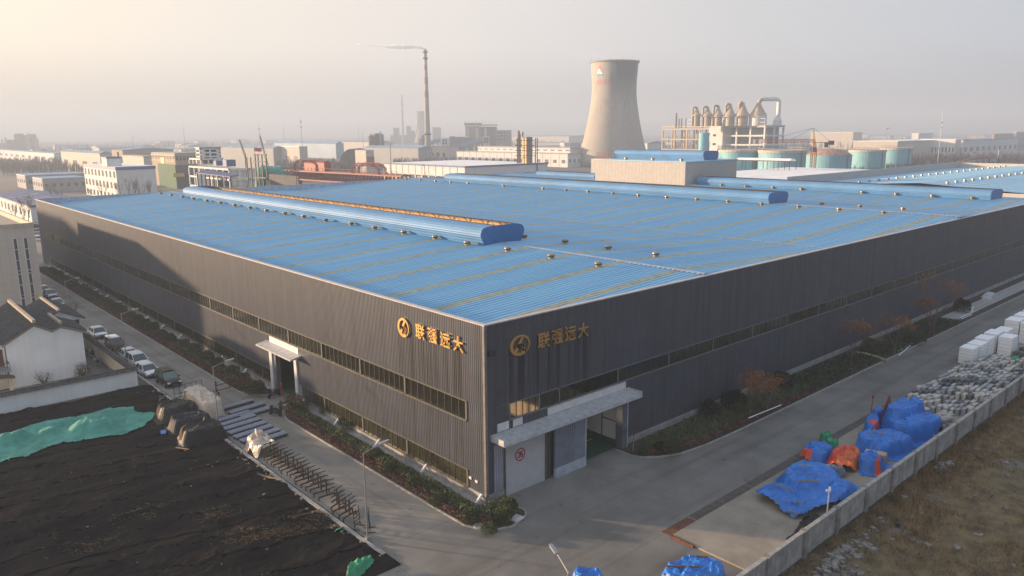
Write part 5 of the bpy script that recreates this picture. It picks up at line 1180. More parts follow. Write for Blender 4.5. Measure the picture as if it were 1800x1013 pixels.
# white foam stacks
def foam(label, x, y, w, d, h):
    t = thing('foam_block', label, 'foam block', (x, y, .13), 0, 'white foam blocks beside the road'); m = MB(); n = 2
    for k in range(n):
        m.box(-w/2+k*w/n+.02*(k > 0), -w/2+(k+1)*w/n-.02*(k < n-1), -d/2, d/2, 0, h)
    m.build('slab', M['foam'], t, local=True); m = MB()
    for j in range(1, 5): m.box(-w/2-.003, w/2+.003, -d/2-.003, d/2+.003, h*j/5-.012, h*j/5+.012)
    m.build('seam', M['roof_grey'], t, local=True); return t
FB = [(70.3, -13.1, 2.2, 1.6, 2.1, 'nearest white foam block of the row beside the road'), (73.0, -13.2, 2.6, 1.7, 2.15, 'second white foam block from the near end of the row'), (75.9, -13.2, 2.6, 1.7, 2.35, 'third white foam block from the near end of the row'), (79.2, -13.3, 3.0, 1.6, 2.5, 'fourth white foam block from the near end, front row'), (78.6, -15.2, 2.6, 1.6, 2.4, 'white foam block standing right of the fourth one'), (83.0, -13.4, 3.2, 1.6, 2.2, 'fifth foam block of the front row, low one'), (87.2, -13.6, 3.0, 1.8, 3.0, 'tall foam block at the right edge, front one'), (87.0, -15.6, 3.0, 1.8, 2.9, 'tall foam block at the right edge, rear one'), (91.2, -13.6, 3.2, 1.8, 3.0, 'far foam block second from the end'), (95.5, -13.6, 3.2, 1.8, 3.0, 'farthest foam block at the right edge')]
for x, y, w, d, h, lb in FB: foam(lb, x, y, w, d, h)
# granite blocks
gm = []
for nm, mt in (('granite', 'granite'), ('granite_dark', 'granite_dark'), ('granite_pale', 'granite_pale')):
    m = MB(); m.box(-.5, .5, -.5, .5, 0, 1); bm = m.build('stone_block', M[mt], local=True); gm.append(bm)
rg = random.Random(55); cnt = 0; usedg = set()
for i in range(24):
    for j in range(14):
        x = 46.6+i*1.18+rg.uniform(-.1, .1)+(j*.25); y = -13.7-j*.52+rg.uniform(-.05, .05)
        if y < -20.7 or cnt >= 285: continue
        if x > 68.5 and y > -14.6: continue
        if x < 50 and y > -14.9+(x-46)*.1: continue
        if rg.random() < .06: continue
        v = float(vnoise(np.array([x*.35]), np.array([y*.6]), 12)[0]); mi = 2 if (v > .66 or (x < 51 and y > -17)) else (1 if v < .3 else 0)
        if rg.random() < .2: mi = rg.randrange(3)
        o = gm[mi]
        if mi in usedg: o = dup(o)
        usedg.add(mi); cnt += 1
        hgt = .35+.5*float(vnoise(np.array([x*.5]), np.array([y*.9]), 15)[0])+rg.uniform(-.08, .12)+(.35 if 52 < x < 56 and y < -16 else 0)
        o.location = (x, y, .13); o.scale = (rg.uniform(.72, 1.05), rg.uniform(.32, .45), hgt*1.35); o.rotation_euler = (0, 0, rg.gauss(0, .05))
        lb = ('grey granite block in the dense rows beyond the blue tarpaulins', 'dark grey stone block in the dense rows beyond the blue tarpaulins', 'pale beige stone block in the dense rows beyond the blue tarpaulins')[mi]
        tag(o, lb, 'stone block', 'stone blocks stored in rows')
for i in range(40):
    x = 77+rg.uniform(0, 14); y = -17+rg.uniform(-3.6, .6); o = dup(gm[1 if i % 3 else 0]); o.location = (x, y, .13); o.scale = (rg.uniform(.8, 1.4), rg.uniform(.4, .7), rg.uniform(.4, 1.)); o.rotation_euler = (0, 0, rg.gauss(0, .1))
    tag(o, 'dark stone block in the far rows beyond the white foam blocks', 'stone block', 'far stone blocks') if i % 3 else tag(o, 'grey stone block in the far rows beyond the white foam blocks', 'stone block', 'far stone blocks')
# carved stones and urns near the tallest tarp
lat = [(.22, 0), (.3, .1), (.16, .25), (.34, .55), (.36, .75), (.2, .95), (.12, 1.0)]
m = MB(); m.lathe(lat, (0, 0, 0), 12); u0 = m.build('stone_urn', M['granite_pale'], local=True); fi = True
for k, (x, y) in enumerate([(44.2, -17.6), (44.9, -17.9), (45.5, -18.2), (46.1, -18.5), (43.8, -18.6), (44.6, -19), (46.8, -18.9), (45.4, -19.2)]):
    o = u0 if fi else dup(u0); fi = False; o.location = (x, y, .13); s = rg.uniform(.8, 1.2); o.scale = (s, s, s); tag(o, 'pale rounded stone urn beside the tallest blue tarpaulin', 'urn', 'stone urns')
for k, (x, y, s, lb) in enumerate([(47.2, -14.2, .9, 'stack of round pale stone dishes near the road edge, left one'), (48.4, -14.6, 1.1, 'stack of round pale stone dishes near the road edge, right one'), (46.9, -16.3, .8, 'stepped round stone basin beside the dishes')]):
    m = MB(); m.lathe([(.5*s, 0), (.55*s, .2), (.3*s, .3), (.62*s, .5), (.66*s, .62), (.2*s, .64)], (x, y, .13), 16); tag(m.build('stone_basin', M['granite_pale']), lb, 'stone basin')
p = G(1665, 752, .4); m = MB(); m.cbox((40.9, -19.6, .5), (2.0, .9, .06), .1, .15); tag(m.build('white_sheet', M['white']), 'white flat sheet lying right of the tallest blue tarpaulin', 'sheet')
p = G(1790, 625, .4); drape('green_netting', 'small green netting patch over the far stone blocks', 'netting', rect(72.5, -17.6, 2.6, 1.3, .2), [(72.5, -17.6, 1.3, .7, .9, .2, 2.5)], M['tarp_green'], res=.12, wr=.12, seed=120, lift=.13)
# ================================================================ background: neighbours and the hazy industrial plain
PANE = MB(); PANE.box(-.5, .5, -.5, .5, -.5, .5); _pm = None
def pane(parent, c, d, matl='win_dark', name='window'):
    """one window: a dark pane standing 4 cm proud of its wall (all panes share one mesh per material)"""
    key = 'pane_'+matl
    if key not in bpy.data.meshes:
        me = bpy.data.meshes.new(key); me.from_pydata(PANE.v, [], PANE.f); me.materials.append(M[matl])
    o = bpy.data.objects.new(name, bpy.data.meshes[key]); COL.objects.link(o); o.parent = parent
    o.location = Vector(c)-worg(parent); o.scale = d; return o
def place(xc, xl, xr, ytop, dep):
    """corner at pixel column xc, forward depth dep; left face runs along +Y to column xl, right face along +X to column xr"""
    c = D(xc, ytop, dep); Y1 = onX(xl, ytop, c.x).y; X1 = onY(xr, ytop, c.y).x
    return c.x, c.y, X1, max(Y1, c.y+1), c.z
def bld(name, label, cat, xc, xl, xr, ytop, dep, wall='b_white', roof='roof_grey', left=None, right=None, gable=0., trim=None, group=None, over=.0, wallR=None):
    x0, y0, x1, y1, h = place(xc, xl, xr, ytop, dep)
    t = thing(name, label, cat, (x0, y0, 0), 0, group)
    m = MB(); m.box(x0, x1, y0, y1, -.2, h); m.build('wall', M[wall], t)
    m = MB()
    if gable:
        xm = (x0+x1)/2; m.prism([(x0-over, y0-over, h), (x1+over, y0-over, h), (xm, y0-over, h+gable)], (0, y1-y0+2*over, 0))
    else: m.box(x0-over, x1+over, y0-over, y1+over, h, h+.5)
    m.build('roof', M[roof], t)
    if trim:
        m = MB(); m.box(x0-.15, x1+.15, y0-.15, y0, h-.9, h+.55); m.box(x0-.15, x0, y0, y1+.15, h-.9, h+.55); m.build('roof_trim', M[trim], t)
    for side, spec in (('L', left), ('R', right)):
        if not spec: continue
        for n, z0, z1, wf in spec:
            L_ = (y1-y0) if side == 'L' else (x1-x0)
            for k in range(n):
                u = L_*(k+.5)/n; w = L_/n*wf
                if side == 'L': pane(t, (x0, y0+u, h*(z0+z1)/2), (.16, w, h*(z1-z0)))
                else: pane(t, (x0+u, y0, h*(z0+z1)/2), (w, .16, h*(z1-z0)))
    return t, (x0, y0, x1, y1, h)
# --- neighbours on the left
t = thing('stone_clad_building', 'beige stone clad building with two tall slit windows at the left edge', 'office building', (-20, 104.7, 0))
xa, xb, ya, yb, hh = -28.5, -11.2, 104.7, 143.5, 14.5
m = MB(); m.box(xa, xb, ya, yb, -.2, hh); m.build('wall', mat('stoneclad', (.72,.66,.56), rough=.8, var=.1, scale=.6, joints=(1.15, 1.15, .025, (.52,.47,.40))), t)
m = MB(); m.box(xa+.35, xb-.35, ya+.35, yb-.35, hh, hh+.06); m.build('roof', mat('flatroof', (.33,.29,.24), var=.2), t)
m = MB(); m.box(xb-.35, xb, ya, yb, hh, hh+.9); m.box(xa, xa+.35, ya, yb, hh, hh+.9); m.box(xa+.35, xb-.35, ya, ya+.35, hh, hh+.9); m.box(xa+.35, xb-.35, yb-.35, yb, hh, hh+.9); m.build('parapet', mat('parapetstone', (.42,.36,.28), var=.15), t)
# horizontal stone courses
m = MB()
for z in np.arange(1.2, 14.4, 1.45): m.box(xa, xb, ya-.015, ya, z-.02, z+.02)
for x in np.arange(xa+1.1, xb, 1.35): m.box(x-.02, x+.02, ya-.015, ya, 0, 14.5)
m.build('stone_joint', mat('joint', (.38,.34,.29), var=0), t)
for x in (-14.15, -12.65):
    for z0, z1 in ((11.2, 12.9), (9.4, 11.05), (7.6, 9.25), (7.05, 7.5), (5.2, 6.9), (3.4, 5.05), (2.85, 3.3), (1.2, 2.75)):
        w = pane(t, (x, ya-.02, (z0+z1)/2), (.42, .1, z1-z0))
    m = MB(); m.box(x-.36, x-.22, ya-.09, ya, 1.1, 13); m.box(x+.22, x+.36, ya-.09, ya, 1.1, 13)
    for z in (1.15, 2.8, 5.12, 6.97, 7.55, 9.32, 11.12, 12.97): m.box(x-.3, x+.3, ya-.09, ya, z-.05, z+.05)
    m.build('window_frame', M['white_panel'], t)
t = thing('tall_office_building', 'plain office block beyond the stone clad building left of the view', 'office building', (-42, 205, 0)); m = MB(); m.box(-56, -35, 192, 240, 0, 20.3); m.build('wall', M['b_cream'], t); m = MB(); m.box(-56.2, -34.8, 191.8, 240.2, 20.3, 20.9); m.build('roof', M['roof_grey'], t)
t = thing('indigo_roof_workshop', 'low white workshop with indigo blue sheet roof behind the stone clad building', 'workshop', (15.7, 263.6, 0))
m = MB(); m.box(15.7, 36, 263.6, 338, 0, 5.9); m.build('wall', M['b_white'], t)
m = MB(); m.prism([(15.2, 263, 5.9), (36.5, 263, 5.9), (26, 263, 7.4)], (0, 75.6, 0)); m.build('roof', M['roof_indigo'], t)
m = MB(); m.box(15.55, 15.7, 263.4, 338, 5.35, 5.95); m.box(15.5, 36.2, 263.3, 263.45, 5.35, 5.95); m.build('roof_trim', M['trim_blue'], t)
for y in (285, 305): m = MB(); m.prism([(15.1, y-.2, 5.92), (15.1, y-.2, 6.0), (26, y-.2, 7.5), (26, y-.2, 7.4)], (0, .4, 0)); m.build('roof_joint', M['roof_white'], t)
for k in range(9): pane(t, (15.7, 268+k*7.4, 2.9), (.16, 2.2, 2.6))
for x in (20.5, 25.5, 31): pane(t, (x, 263.6, 2.6), (2.4, .16, 2.4))
t, b = bld('white_office', 'white three storey office with blue roof edge and rooftop cabin', 'office building', 203, 147, 273, 296, 345, 'b_white', 'roof_white', left=[(9, .70, .90, .45), (9, .36, .56, .45), (9, .04, .22, .45)], trim='trim_blue')
x0, y0, x1, y1, h = place(187, 178, 213, 279, 352); m = MB(); m.box(x0, x1, y0, y1, b[4]+.5, h); cb = m.build('roof_cabin', M['b_white'], t); m = MB(); m.box(x0-.2, x1+.2, y0-.2, y1+.2, h, h+.7); m.build('cabin_roof', M['trim_blue'], cb)
m = MB(); q = D(208, 277, 356); m.tube((q.x, q.y, b[4]), (q.x, q.y, q.z+2.6), .35, .35, 8); m.build('flue', M['dark_steel'], t)
for k, (a, l, r, y, d) in enumerate(((44, 29, 152, 310, 430), (74, 57, 152, 316, 402))):
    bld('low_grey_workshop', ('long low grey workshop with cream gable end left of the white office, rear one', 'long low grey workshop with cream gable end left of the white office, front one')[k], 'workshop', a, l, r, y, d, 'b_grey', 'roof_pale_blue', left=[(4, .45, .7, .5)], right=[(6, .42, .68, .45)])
# concrete frame building
t = thing('concrete_frame_building', 'white concrete skeleton building with open storeys and stepped top', 'building', D(402, 297, 300).to_tuple()[:2]+(0,))
def frame(t, xc, xl, xr, ytop, dep, zb, storeys, nl, nr, s=.55):
    x0, y0, x1, y1, h = place(xc, xl, xr, ytop, dep); m = MB()
    for k in range(storeys+1):
        z = zb+(h-zb)*k/storeys
        if k: m.box(x0, x1, y0, y0+s, z-.7, z); m.box(x0, x0+s, y0, y1, z-.7, z); m.box(x1-s, x1, y0, y1, z-.7, z); m.box(x0, x1, y1-s, y1, z-.7, z)
    for a in range(nl+1):
        y = y0+(y1-y0-s)*a/nl; m.box(x0+.01, x0+s-.01, y, y+s, zb, h-.01); m.box(x1-s+.01, x1-.01, y, y+s, zb, h-.01)
    for a in range(nr+1):
        x = x0+(x1-x0-s)*a/nr; m.box(x, x+s, y0+.01, y0+s-.01, zb, h-.01); m.box(x, x+s, y1-s+.01, y1-.01, zb, h-.01)
    m.build('concrete_frame', M['b_white'], t); m = MB()
    for k in range(1, storeys+1):
        z = zb+(h-zb)*k/storeys; m.box(x0+s, x1-s, y0+s, y1-s, z-.35, z-.05)
    m.build('floor_slab', M['b_grey'], t)
    m = MB(); m.box(x0+(x1-x0)*.35, x0+(x1-x0)*.9, y0+(y1-y0)*.45, y0+(y1-y0)*.8, zb, h-.8); m.build('plant', M['b_dark'], t)
    return x0, y0, x1, y1, h
f1 = frame(t, 402, 331, 440, 297, 300, 0, 4, 7, 2); f2 = frame(t, 352.5, 331.5, 392, 279, 345, f1[4], 1, 3, 3, .6); f3 = frame(t, 351, 343, 387, 261, 347, f1[4]+2, 3, 1, 2, .6)
m = MB(); m.box(f3[0]-.3, f3[2]+.3, f3[1]-.3, f3[3]+.3, f3[4], f3[4]+.5); m.build('roof', M['roof_pale_blue'], t)
for px, py, d, w, hh in ((398, 287, 320, 4, 4), (380, 290, 330, 3, 3)):
    q = D(px, py, d); m = MB(); m.box(q.x, q.x+w, q.y, q.y+w, f1[4], f1[4]+hh*.7); m.build('tank_box', M['trim_blue'], t)
m = MB(); q = D(345, 300, 312); m.box(q.x-2, q.x+1.5, q.y-6, q.y-5, 0, 14); m.build('stair_wall', M['b_white'], t)
# dark shed with blue roof before it
t = thing('open_shed', 'dark open shed with sagging indigo roof in front of the concrete skeleton', 'shed', D(375, 312, 270).to_tuple()[:2]+(0,))
a = D(345, 305, 275); b_ = D(404, 312, 262); m = MB(); m.prism([(a.x, a.y, a.z), (b_.x, b_.y, b_.z), (b_.x+5, b_.y+4, b_.z+.4), (a.x+5, a.y+4, a.z+.8)], (0, 0, .3)); m.build('roof', M['roof_indigo'], t); m = MB()
for k in range(9):
    f = k/8; p = a.lerp(b_, f); m.tube((p.x+.5, p.y+.5, 0), (p.x+.5, p.y+.5, p.z), .22, .22, 4)
for z in (.45, .7): 
    pa, pb = a.copy(), b_.copy(); m.bar((pa.x+.5, pa.y+.5, pa.z*z), (pb.x+.5, pb.y+.5, pb.z*z), .3)
m.build('post', M['dark_steel'], t)
# netted scaffold building
t, b = bld('netted_building', 'building under green and dark scaffold netting left of the concrete skeleton', 'building', 307, 266, 345, 271, 420, 'b_tan', 'b_grey', left=[(8, .86, .93, .6)], right=[(6, .82, .93, .7)])
m = MB(); m.box(b[0]-.5, b[0]-.3, b[1]-.3, b[1]+(b[3]-b[1])*.72, 0, b[4]*.70); m.build('green_net', M['net_green_b'], t); m = MB(); m.box(b[0]-.3, b[2]+.3, b[1]-.5, b[1]-.3, 0, b[4]*.68); m.build('dark_net', M['b_dark'], t)
m = MB(); m.box(b[0]-.4, b[0]-.05, b[1], b[3], b[4]*.78, b[4]*.8); m.box(b[0]-.4, b[0]-.05, b[1], b[3], b[4]*.94, b[4]*.97); m.build('scaffold', M['b_cream'], t)
q = D(293, 282, 412); m = MB(); m.box(q.x-2.2, q.x-1.8, q.y-3, q.y+3, q.z-1.5, q.z+1.5); m.build('orange_sign', M['yellow_clad'], t); q = D(306, 308, 410); m = MB(); m.box(q.x-1, q.x+5, q.y-1.2, q.y-.9, q.z-1, q.z+1); m.build('yellow_banner', M['yellow'], t)
# steel frame + mobile cranes
t = thing('steel_structure', 'dark rusty open steel frame beside two crane jibs', 'steel frame', D(452, 300, 292).to_tuple()[:2]+(0,)); m = MB()
for px in (433, 440, 448, 453, 460, 467):
    p = D(px, 272, 295-(px-433)*.2); m.tube((p.x, p.y, 0), (p.x, p.y, p.z+(0 if px > 445 else -1)), .3, .3, 5)
for y in (272, 284, 312):
    a = D(446, y, 293); b_ = D(468, y, 288); m.bar(a, (b_.x, b_.y, a.z), .5)
m.build('frame', M['dark_steel'], t)
for k, (xa_, ya_, xb_, yb_, d) in enumerate(((421, 246, 431, 274, 330), (457, 239, 476, 312, 300))):
    a = D(xa_, ya_, d); b_ = D(xb_, yb_, d); t = thing('mobile_crane', ('slanting dark crane jib left of the steel frame, shorter one', 'slanting dark crane jib right of the steel frame, longer one')[k], 'crane', (b_.x, b_.y, 0))
    m = MB(); dv = (a-b_); n = 14
    for sx in (-.35, .35):
        for sz_ in (-.3, .3): m.tube(b_+Vector((sx, 0, sz_)), a+Vector((sx*.4, 0, sz_*.4)), .09, .07, 4)
    for j in range(n): m.tube(b_+dv*(j/n)+Vector((-.35, 0, 0)), b_+dv*((j+1)/n)+Vector((.35, 0, 0)), .06, .06, 4)
    m.build('jib', M['dark_steel'], t); m = MB(); m.box(b_.x-1.5, b_.x+3, b_.y-2, b_.y+5, .9, 3.2); m.build('cab', M['crane_yellow'], t); m = MB(); m.tube(b_, (b_.x+1, b_.y+2, 2.5), .3, .4, 6); m.build('mast', M['dark_steel'], t)
    m = MB()
    for yy in (-1, 1.5, 4): m.tube((b_.x-1.6, b_.y+yy, .6), (b_.x+3.1, b_.y+yy, .6), .6, .6, 10)
    m.build('wheel', M['rubber'], t)
q = D(447, 263, 330); t = thing('red_flag', 'small red flag above the steel frame', 'flag', (q.x, q.y, 0)); m = MB(); m.tube((q.x, q.y, 0), (q.x, q.y, q.z+.8), .12, .08, 5); m.build('flag_pole', M['dark_steel'], t); m = MB(); m.sheet([[(q.x+k*.5, q.y-k*.4, q.z-.9+.15*math.sin(k*1.5)) for k in range(6)], [(q.x+k*.5, q.y-k*.4, q.z+.7+.15*math.sin(k*1.5)) for k in range(6)]]); m.build('flag_cloth', M['pink'], t)
# hoarding, green heap
a = D(475, 306, 265); t = thing('dark_hoarding', 'dark ribbed steel hoarding left of the red gantry', 'hoarding', (a.x, a.y, 0)); b_ = D(522, 305, 250); m = MB(); m.bar((a.x, a.y, a.z/2), (b_.x, b_.y, a.z/2), .8, a.z); m.build('panel', M['b_dark'], t); m = MB()
for k in range(6): p = a.lerp(b_, k/5); m.box(p.x-.3, p.x+.3, p.y-.7, p.y-.4, 0, a.z)
m.build('post', M['brown_clad'], t)
p = D(478, 305, 300); q = D(478, 296, 300); drape('green_heap', 'large heap under green netting behind the dark hoarding', 'heap', rect(p.x, p.y, 16, 12, -.7), [(p.x, p.y, 8, 6.5, q.z-.4, -.7, 2.5)], M['green_net'], res=1., wr=1.2, seed=140, freq=.25)
# red gantry (launching girder)
a = D(499, 302, 293); b_ = D(706, 313.5, 246); t = thing('red_gantry', 'rusty red launching gantry with lattice girder and two arched frames', 'gantry crane', ((a.x+b_.x)/2, (a.y+b_.y)/2, 0)); a.z += .5; zt = a.z; b_.z = zt; dv = (b_-a).normalized(); L_ = (b_-a).length; nn = Vector((-dv.y, dv.x, 0)); hg = 3.1
m = MB()
for o_ in (0, 3.5):
    A0 = a+nn*o_; B0 = b_+nn*o_; m.bar(A0, B0, .42, .42); m.bar(A0+dv*2-Vector((0, 0, hg)), B0-Vector((0, 0, hg)), .4, .4); m.tube(A0+Vector((0, 0, -.1)), A0+dv*2-Vector((0, 0, hg)), .2, None, 4)
m.build('chord', M['gantry_red'], t); n = 34
for o_ in (0, 3.5):
    m = MB()
    for k in range(n):
        p0 = a+nn*o_+dv*(2+(L_-2)*k/n); p1 = a+nn*o_+dv*(2+(L_-2)*(k+.5)/n); p2 = a+nn*o_+dv*(2+(L_-2)*(k+1)/n); lo = Vector((0, 0, -hg))
        m.tube(p0, p1+lo, .19, None, 4); m.tube(p1+lo, p2, .19, None, 4)
    m.build('lattice', M['gantry_dark'], t)
m = MB(); m.prism([a+nn*.2+Vector((0, 0, .25)), b_+nn*.2+Vector((0, 0, .25)), b_+nn*3.3+Vector((0, 0, .25)), a+nn*3.3+Vector((0, 0, .25))], (0, 0, .12)); m.build('walkway', M['gantry_red'], t)
def arch(pxl, pxr, ytop, name):
    f0 = (pxl-499)/(706-499); f1_ = (pxr-499)/(706-499); p0 = a.lerp(b_, f0); p1 = a.lerp(b_, f1_); q = D((pxl+pxr)/2, ytop, (293+246)/2-(f0+f1_-1)*23); hgt = q.z-zt; w = (p1-p0).length; m = MB()
    for o_ in (0, 2.8):
        for ins in (0, .9):
            pts = [(0+ins, .1), (0+ins, hgt*.6), (w*.10+ins*.7, hgt*.85-ins*.4), (w*.24, hgt-ins), (w*.76, hgt-ins), (w*.90-ins*.7, hgt*.85-ins*.4), (w-ins, hgt*.6), (w-ins, .1)]
            m.path([p0+dv*u+nn*o_+Vector((0, 0, v)) for u, v in pts], .15, 4)
        n_ = 22
        for k in range(n_):
            def pt(f, ins):
                P = [(0+ins, .1), (0+ins, hgt*.6), (w*.24, hgt-ins), (w*.76, hgt-ins), (w-ins, hgt*.6), (w-ins, .1)]; s_ = f*5; i = min(4, int(s_)); u = s_-i; return p0+dv*(P[i][0]*(1-u)+P[i+1][0]*u)+nn*o_+Vector((0, 0, P[i][1]*(1-u)+P[i+1][1]*u))
            m.tube(pt(k/n_, 0), pt((k+.5)/n_, .9), .11, None, 4); m.tube(pt((k+.5)/n_, .9), pt((k+1)/n_, 0), .11, None, 4)
    m.build(name, M['gantry_dark'], t)
arch(521, 566, 281, 'arch_frame'); arch(627, 673, 287, 'arch_frame')
p0 = a.lerp(b_, .20); m = MB(); m.bar(p0+nn*1.5+Vector((0, 0, 1.9)), a.lerp(b_, .385)+nn*1.5+Vector((0, 0, 1.9)), 2.8, 3.2); m.build('machine_house', M['gantry_red'], t)
m = MB(); pA, pB = a.lerp(b_, .20)+nn*1.5, a.lerp(b_, .385)+nn*1.5; m.prism([pA+nn*-1.6+Vector((0, 0, 3.5)), pA+nn*1.6+Vector((0, 0, 3.5)), pA+Vector((0, 0, 4.2))], tuple(pB-pA)); m.build('house_roof', M['gantry_dark'], t)
m = MB()
for k in range(30): p = a.lerp(b_, k/30); m.tube(p+Vector((0, 0, .3)), p+Vector((0, 0, 1.4)), .05, None, 4)
m.bar(a+Vector((0, 0, 1.4)), b_+Vector((0, 0, 1.4)), .08); m.build('handrail', M['gantry_red'], t)
m = MB()
for f in (.12, .9): p = a.lerp(b_, f); m.box(p.x-1.5, p.x+1.5, p.y-1.5, p.y+1.5, 0, zt-hg-.2)
m.build('support_leg', M['gantry_dark'], t)
# cream open shed in the middle
t, b = bld('cream_shed', 'long cream shed with flat pale grey roof and open column bays', 'shed', 818, 676, 962, 294.5, 389, 'b_dark', 'roof_white', over=.4)
x0, y0, x1, y1, h = b; m = MB(); m.box(x0-.35, x0-.02, y0, y1, h-5.2, h); m.box(x0-.35, x1, y0-.35, y0-.02, 0, h); m.build('fascia', M['b_white'], t); m = MB(); n = 12
for k in range(n+1): y = y0+(y1-y0)*k/n; m.box(x0-.45, x0-.36, y-.7, y+.7, 0, h-5.2); m.box(x0-.5, x0-.36, y-.15, y+.15, h-5.2, h)
m.build('column', M['b_cream'], t); m = MB(); m.box(x0-.7, x1+.5, y0-.7, y0-.42, h-.1, h+.7); m.box(x0-.7, x0-.42, y0, y1, h-.1, h+.7); m.build('roof_trim', M['trim_blue'], t)
for k in range(0, n, 2): y = y0+(y1-y0)*(k+.5)/n; m = MB(); m.box(x0-.12, x0-.03, y-2.6, y+2.4, 0, h-5.8); m.build('bay_fill', M['b_tan'], t)
for px, py in ((717, 283), (751, 280), (773, 279)):
    q = D(px, py+9, 430); m = MB(); m.lathe([(1.6, 0), (1.6, 4), (1.9, 4.4), (1.9, 5.2)], (q.x, q.y, 0), 10); m.build
# yellow tower with pipework
t = thing('yellow_tower', 'yellow and brown clad process tower inside an open steel frame', 'tower', D(926, 260, 420).to_tuple()[:2]+(0,))
x0, y0, x1, y1, h = place(926, 918, 936, 241, 420); m = MB(); m.box(x0, x1, y0, y1, 0, h); m.build('cladding', M['brown_clad'], t); m = MB()
for k in range(4): m.box(x0-.2, x0-.02, y0+.2, y1-.2, h*(.18+.2*k)+.3, h*(.18+.2*(k+1))-.3)
m.build('yellow_panel', M['yellow_clad'], t); m = MB()
for px in (905, 917, 937, 940):
    q = D(px, 243, 420); m.tube((q.x, q.y-2, 0), (q.x, q.y-2, q.z), .35, None, 4)
for yy in (247, 256, 265, 274): qa = D(905, yy, 419); qb = D(940, yy, 419); m.bar(qa, qb, .3)
m.build('frame', M['dark_steel'], t); m = MB()
for px, yt, r in ((911.5, 230, .9), (914, 236, .6), (919, 232, .5)):
    q = D(px, yt, 424); m.tube((q.x, q.y, 0), (q.x, q.y, q.z), r, r*.8, 8)
m.build('pipe_stack', M['brown_clad'], t)
# long white factory with clerestory
t, b = bld('white_factory', 'long white factory with square windows and a raised clerestory before the cooling tower', 'factory', 998, 803, 1022, 271, 640, 'b_white', 'roof_grey', left=[(15, .30, .55, .42)], right=[(3, .35, .6, .3)], over=.6)
x0, y0, x1, y1, h = b; q = D(1005, 258, 655); m = MB(); cx = x0+9; m.box(cx, cx+12, y0+6, y1-22, h+.5, h+4.6); cl = m.build('clerestory', M['b_white'], t); m = MB(); m.box(cx-.8, cx+12.8, y0+5, y1-21, h+4.6, h+5.3); m.build('clerestory_roof', M['roof_grey'], cl)
for k in range(14): pane(cl, (cx, y0+9+(y1-y0-34)*k/13, h+2.6), (.2, 5, 1.0))
m = MB()
for k in range(1, 15): y = y0+(y1-y0)*k/15; m.box(x0-.12, x0, y-.15, y+.15, 0, h)
m.build('downpipe', M['b_grey'], t)
# cooling towers and chimneys
def cooling(label, px, ptop, dep, H_, rb, rw, rt, n=40, logo=False):
    q = D(px, ptop, dep); t = thing('cooling_tower', label, 'cooling tower', (q.x, q.y, 0)); zw = H_*.74
    def rad(z):
        if z < zw: return rw+(rb-rw)*((zw-z)/zw)**1.55
        return rw+(rt-rw)*((z-zw)/(H_-zw))**1.6
    pr = [(rad(z), z) for z in np.linspace(4, H_-1.2, 60)]; m = MB(); m.lathe(pr, (q.x, q.y, 0), n, False)
    # soot on the shaded upper part and faint ring joints, built as part of the shell
    m.mi = 0
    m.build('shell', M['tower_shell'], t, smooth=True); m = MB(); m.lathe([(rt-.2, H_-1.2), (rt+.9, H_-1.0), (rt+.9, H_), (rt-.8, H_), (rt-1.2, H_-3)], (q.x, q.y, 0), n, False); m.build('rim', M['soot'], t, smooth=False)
    m = MB()
    for k in range(0, n): a0 = 2*math.pi*k/n; a1 = 2*math.pi*(k+.5)/n; m.tube((q.x+rb*1.02*math.cos(a0), q.y+rb*1.02*math.sin(a0), 0), (q.x+rad(4)*math.cos(a1), q.y+rad(4)*math.sin(a1), 4.2), .5, None, 4)
    m.build('support_column', M['b_grey'], t)
    return t, q, rad
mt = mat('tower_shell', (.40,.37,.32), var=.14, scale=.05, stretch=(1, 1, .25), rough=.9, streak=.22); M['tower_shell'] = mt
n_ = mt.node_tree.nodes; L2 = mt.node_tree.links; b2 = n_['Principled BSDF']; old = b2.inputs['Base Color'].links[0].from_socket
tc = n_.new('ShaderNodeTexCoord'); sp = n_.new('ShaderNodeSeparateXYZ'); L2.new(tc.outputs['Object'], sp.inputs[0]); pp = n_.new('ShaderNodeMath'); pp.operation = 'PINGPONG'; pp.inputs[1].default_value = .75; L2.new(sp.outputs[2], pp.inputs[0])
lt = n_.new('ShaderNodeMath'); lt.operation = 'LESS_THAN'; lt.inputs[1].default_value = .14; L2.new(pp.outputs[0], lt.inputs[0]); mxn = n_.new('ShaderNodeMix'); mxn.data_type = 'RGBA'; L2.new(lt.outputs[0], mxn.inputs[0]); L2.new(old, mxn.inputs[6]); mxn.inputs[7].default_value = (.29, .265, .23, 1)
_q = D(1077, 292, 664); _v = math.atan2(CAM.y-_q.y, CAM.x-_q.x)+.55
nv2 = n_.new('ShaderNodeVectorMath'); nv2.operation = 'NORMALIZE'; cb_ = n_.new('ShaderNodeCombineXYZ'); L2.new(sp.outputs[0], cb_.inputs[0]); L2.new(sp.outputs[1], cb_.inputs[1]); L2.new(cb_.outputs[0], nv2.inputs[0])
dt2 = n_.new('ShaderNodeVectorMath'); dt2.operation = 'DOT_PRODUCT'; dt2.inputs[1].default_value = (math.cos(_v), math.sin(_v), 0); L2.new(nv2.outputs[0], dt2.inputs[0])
nz2 = n_.new('ShaderNodeTexNoise'); nz2.inputs['Scale'].default_value = .12; nz2.inputs['Detail'].default_value = 6; mp3 = n_.new('ShaderNodeMapping'); mp3.inputs['Scale'].default_value = (1, 1, .3); L2.new(tc.outputs['Object'], mp3.inputs[0]); L2.new(mp3.outputs[0], nz2.inputs['Vector'])
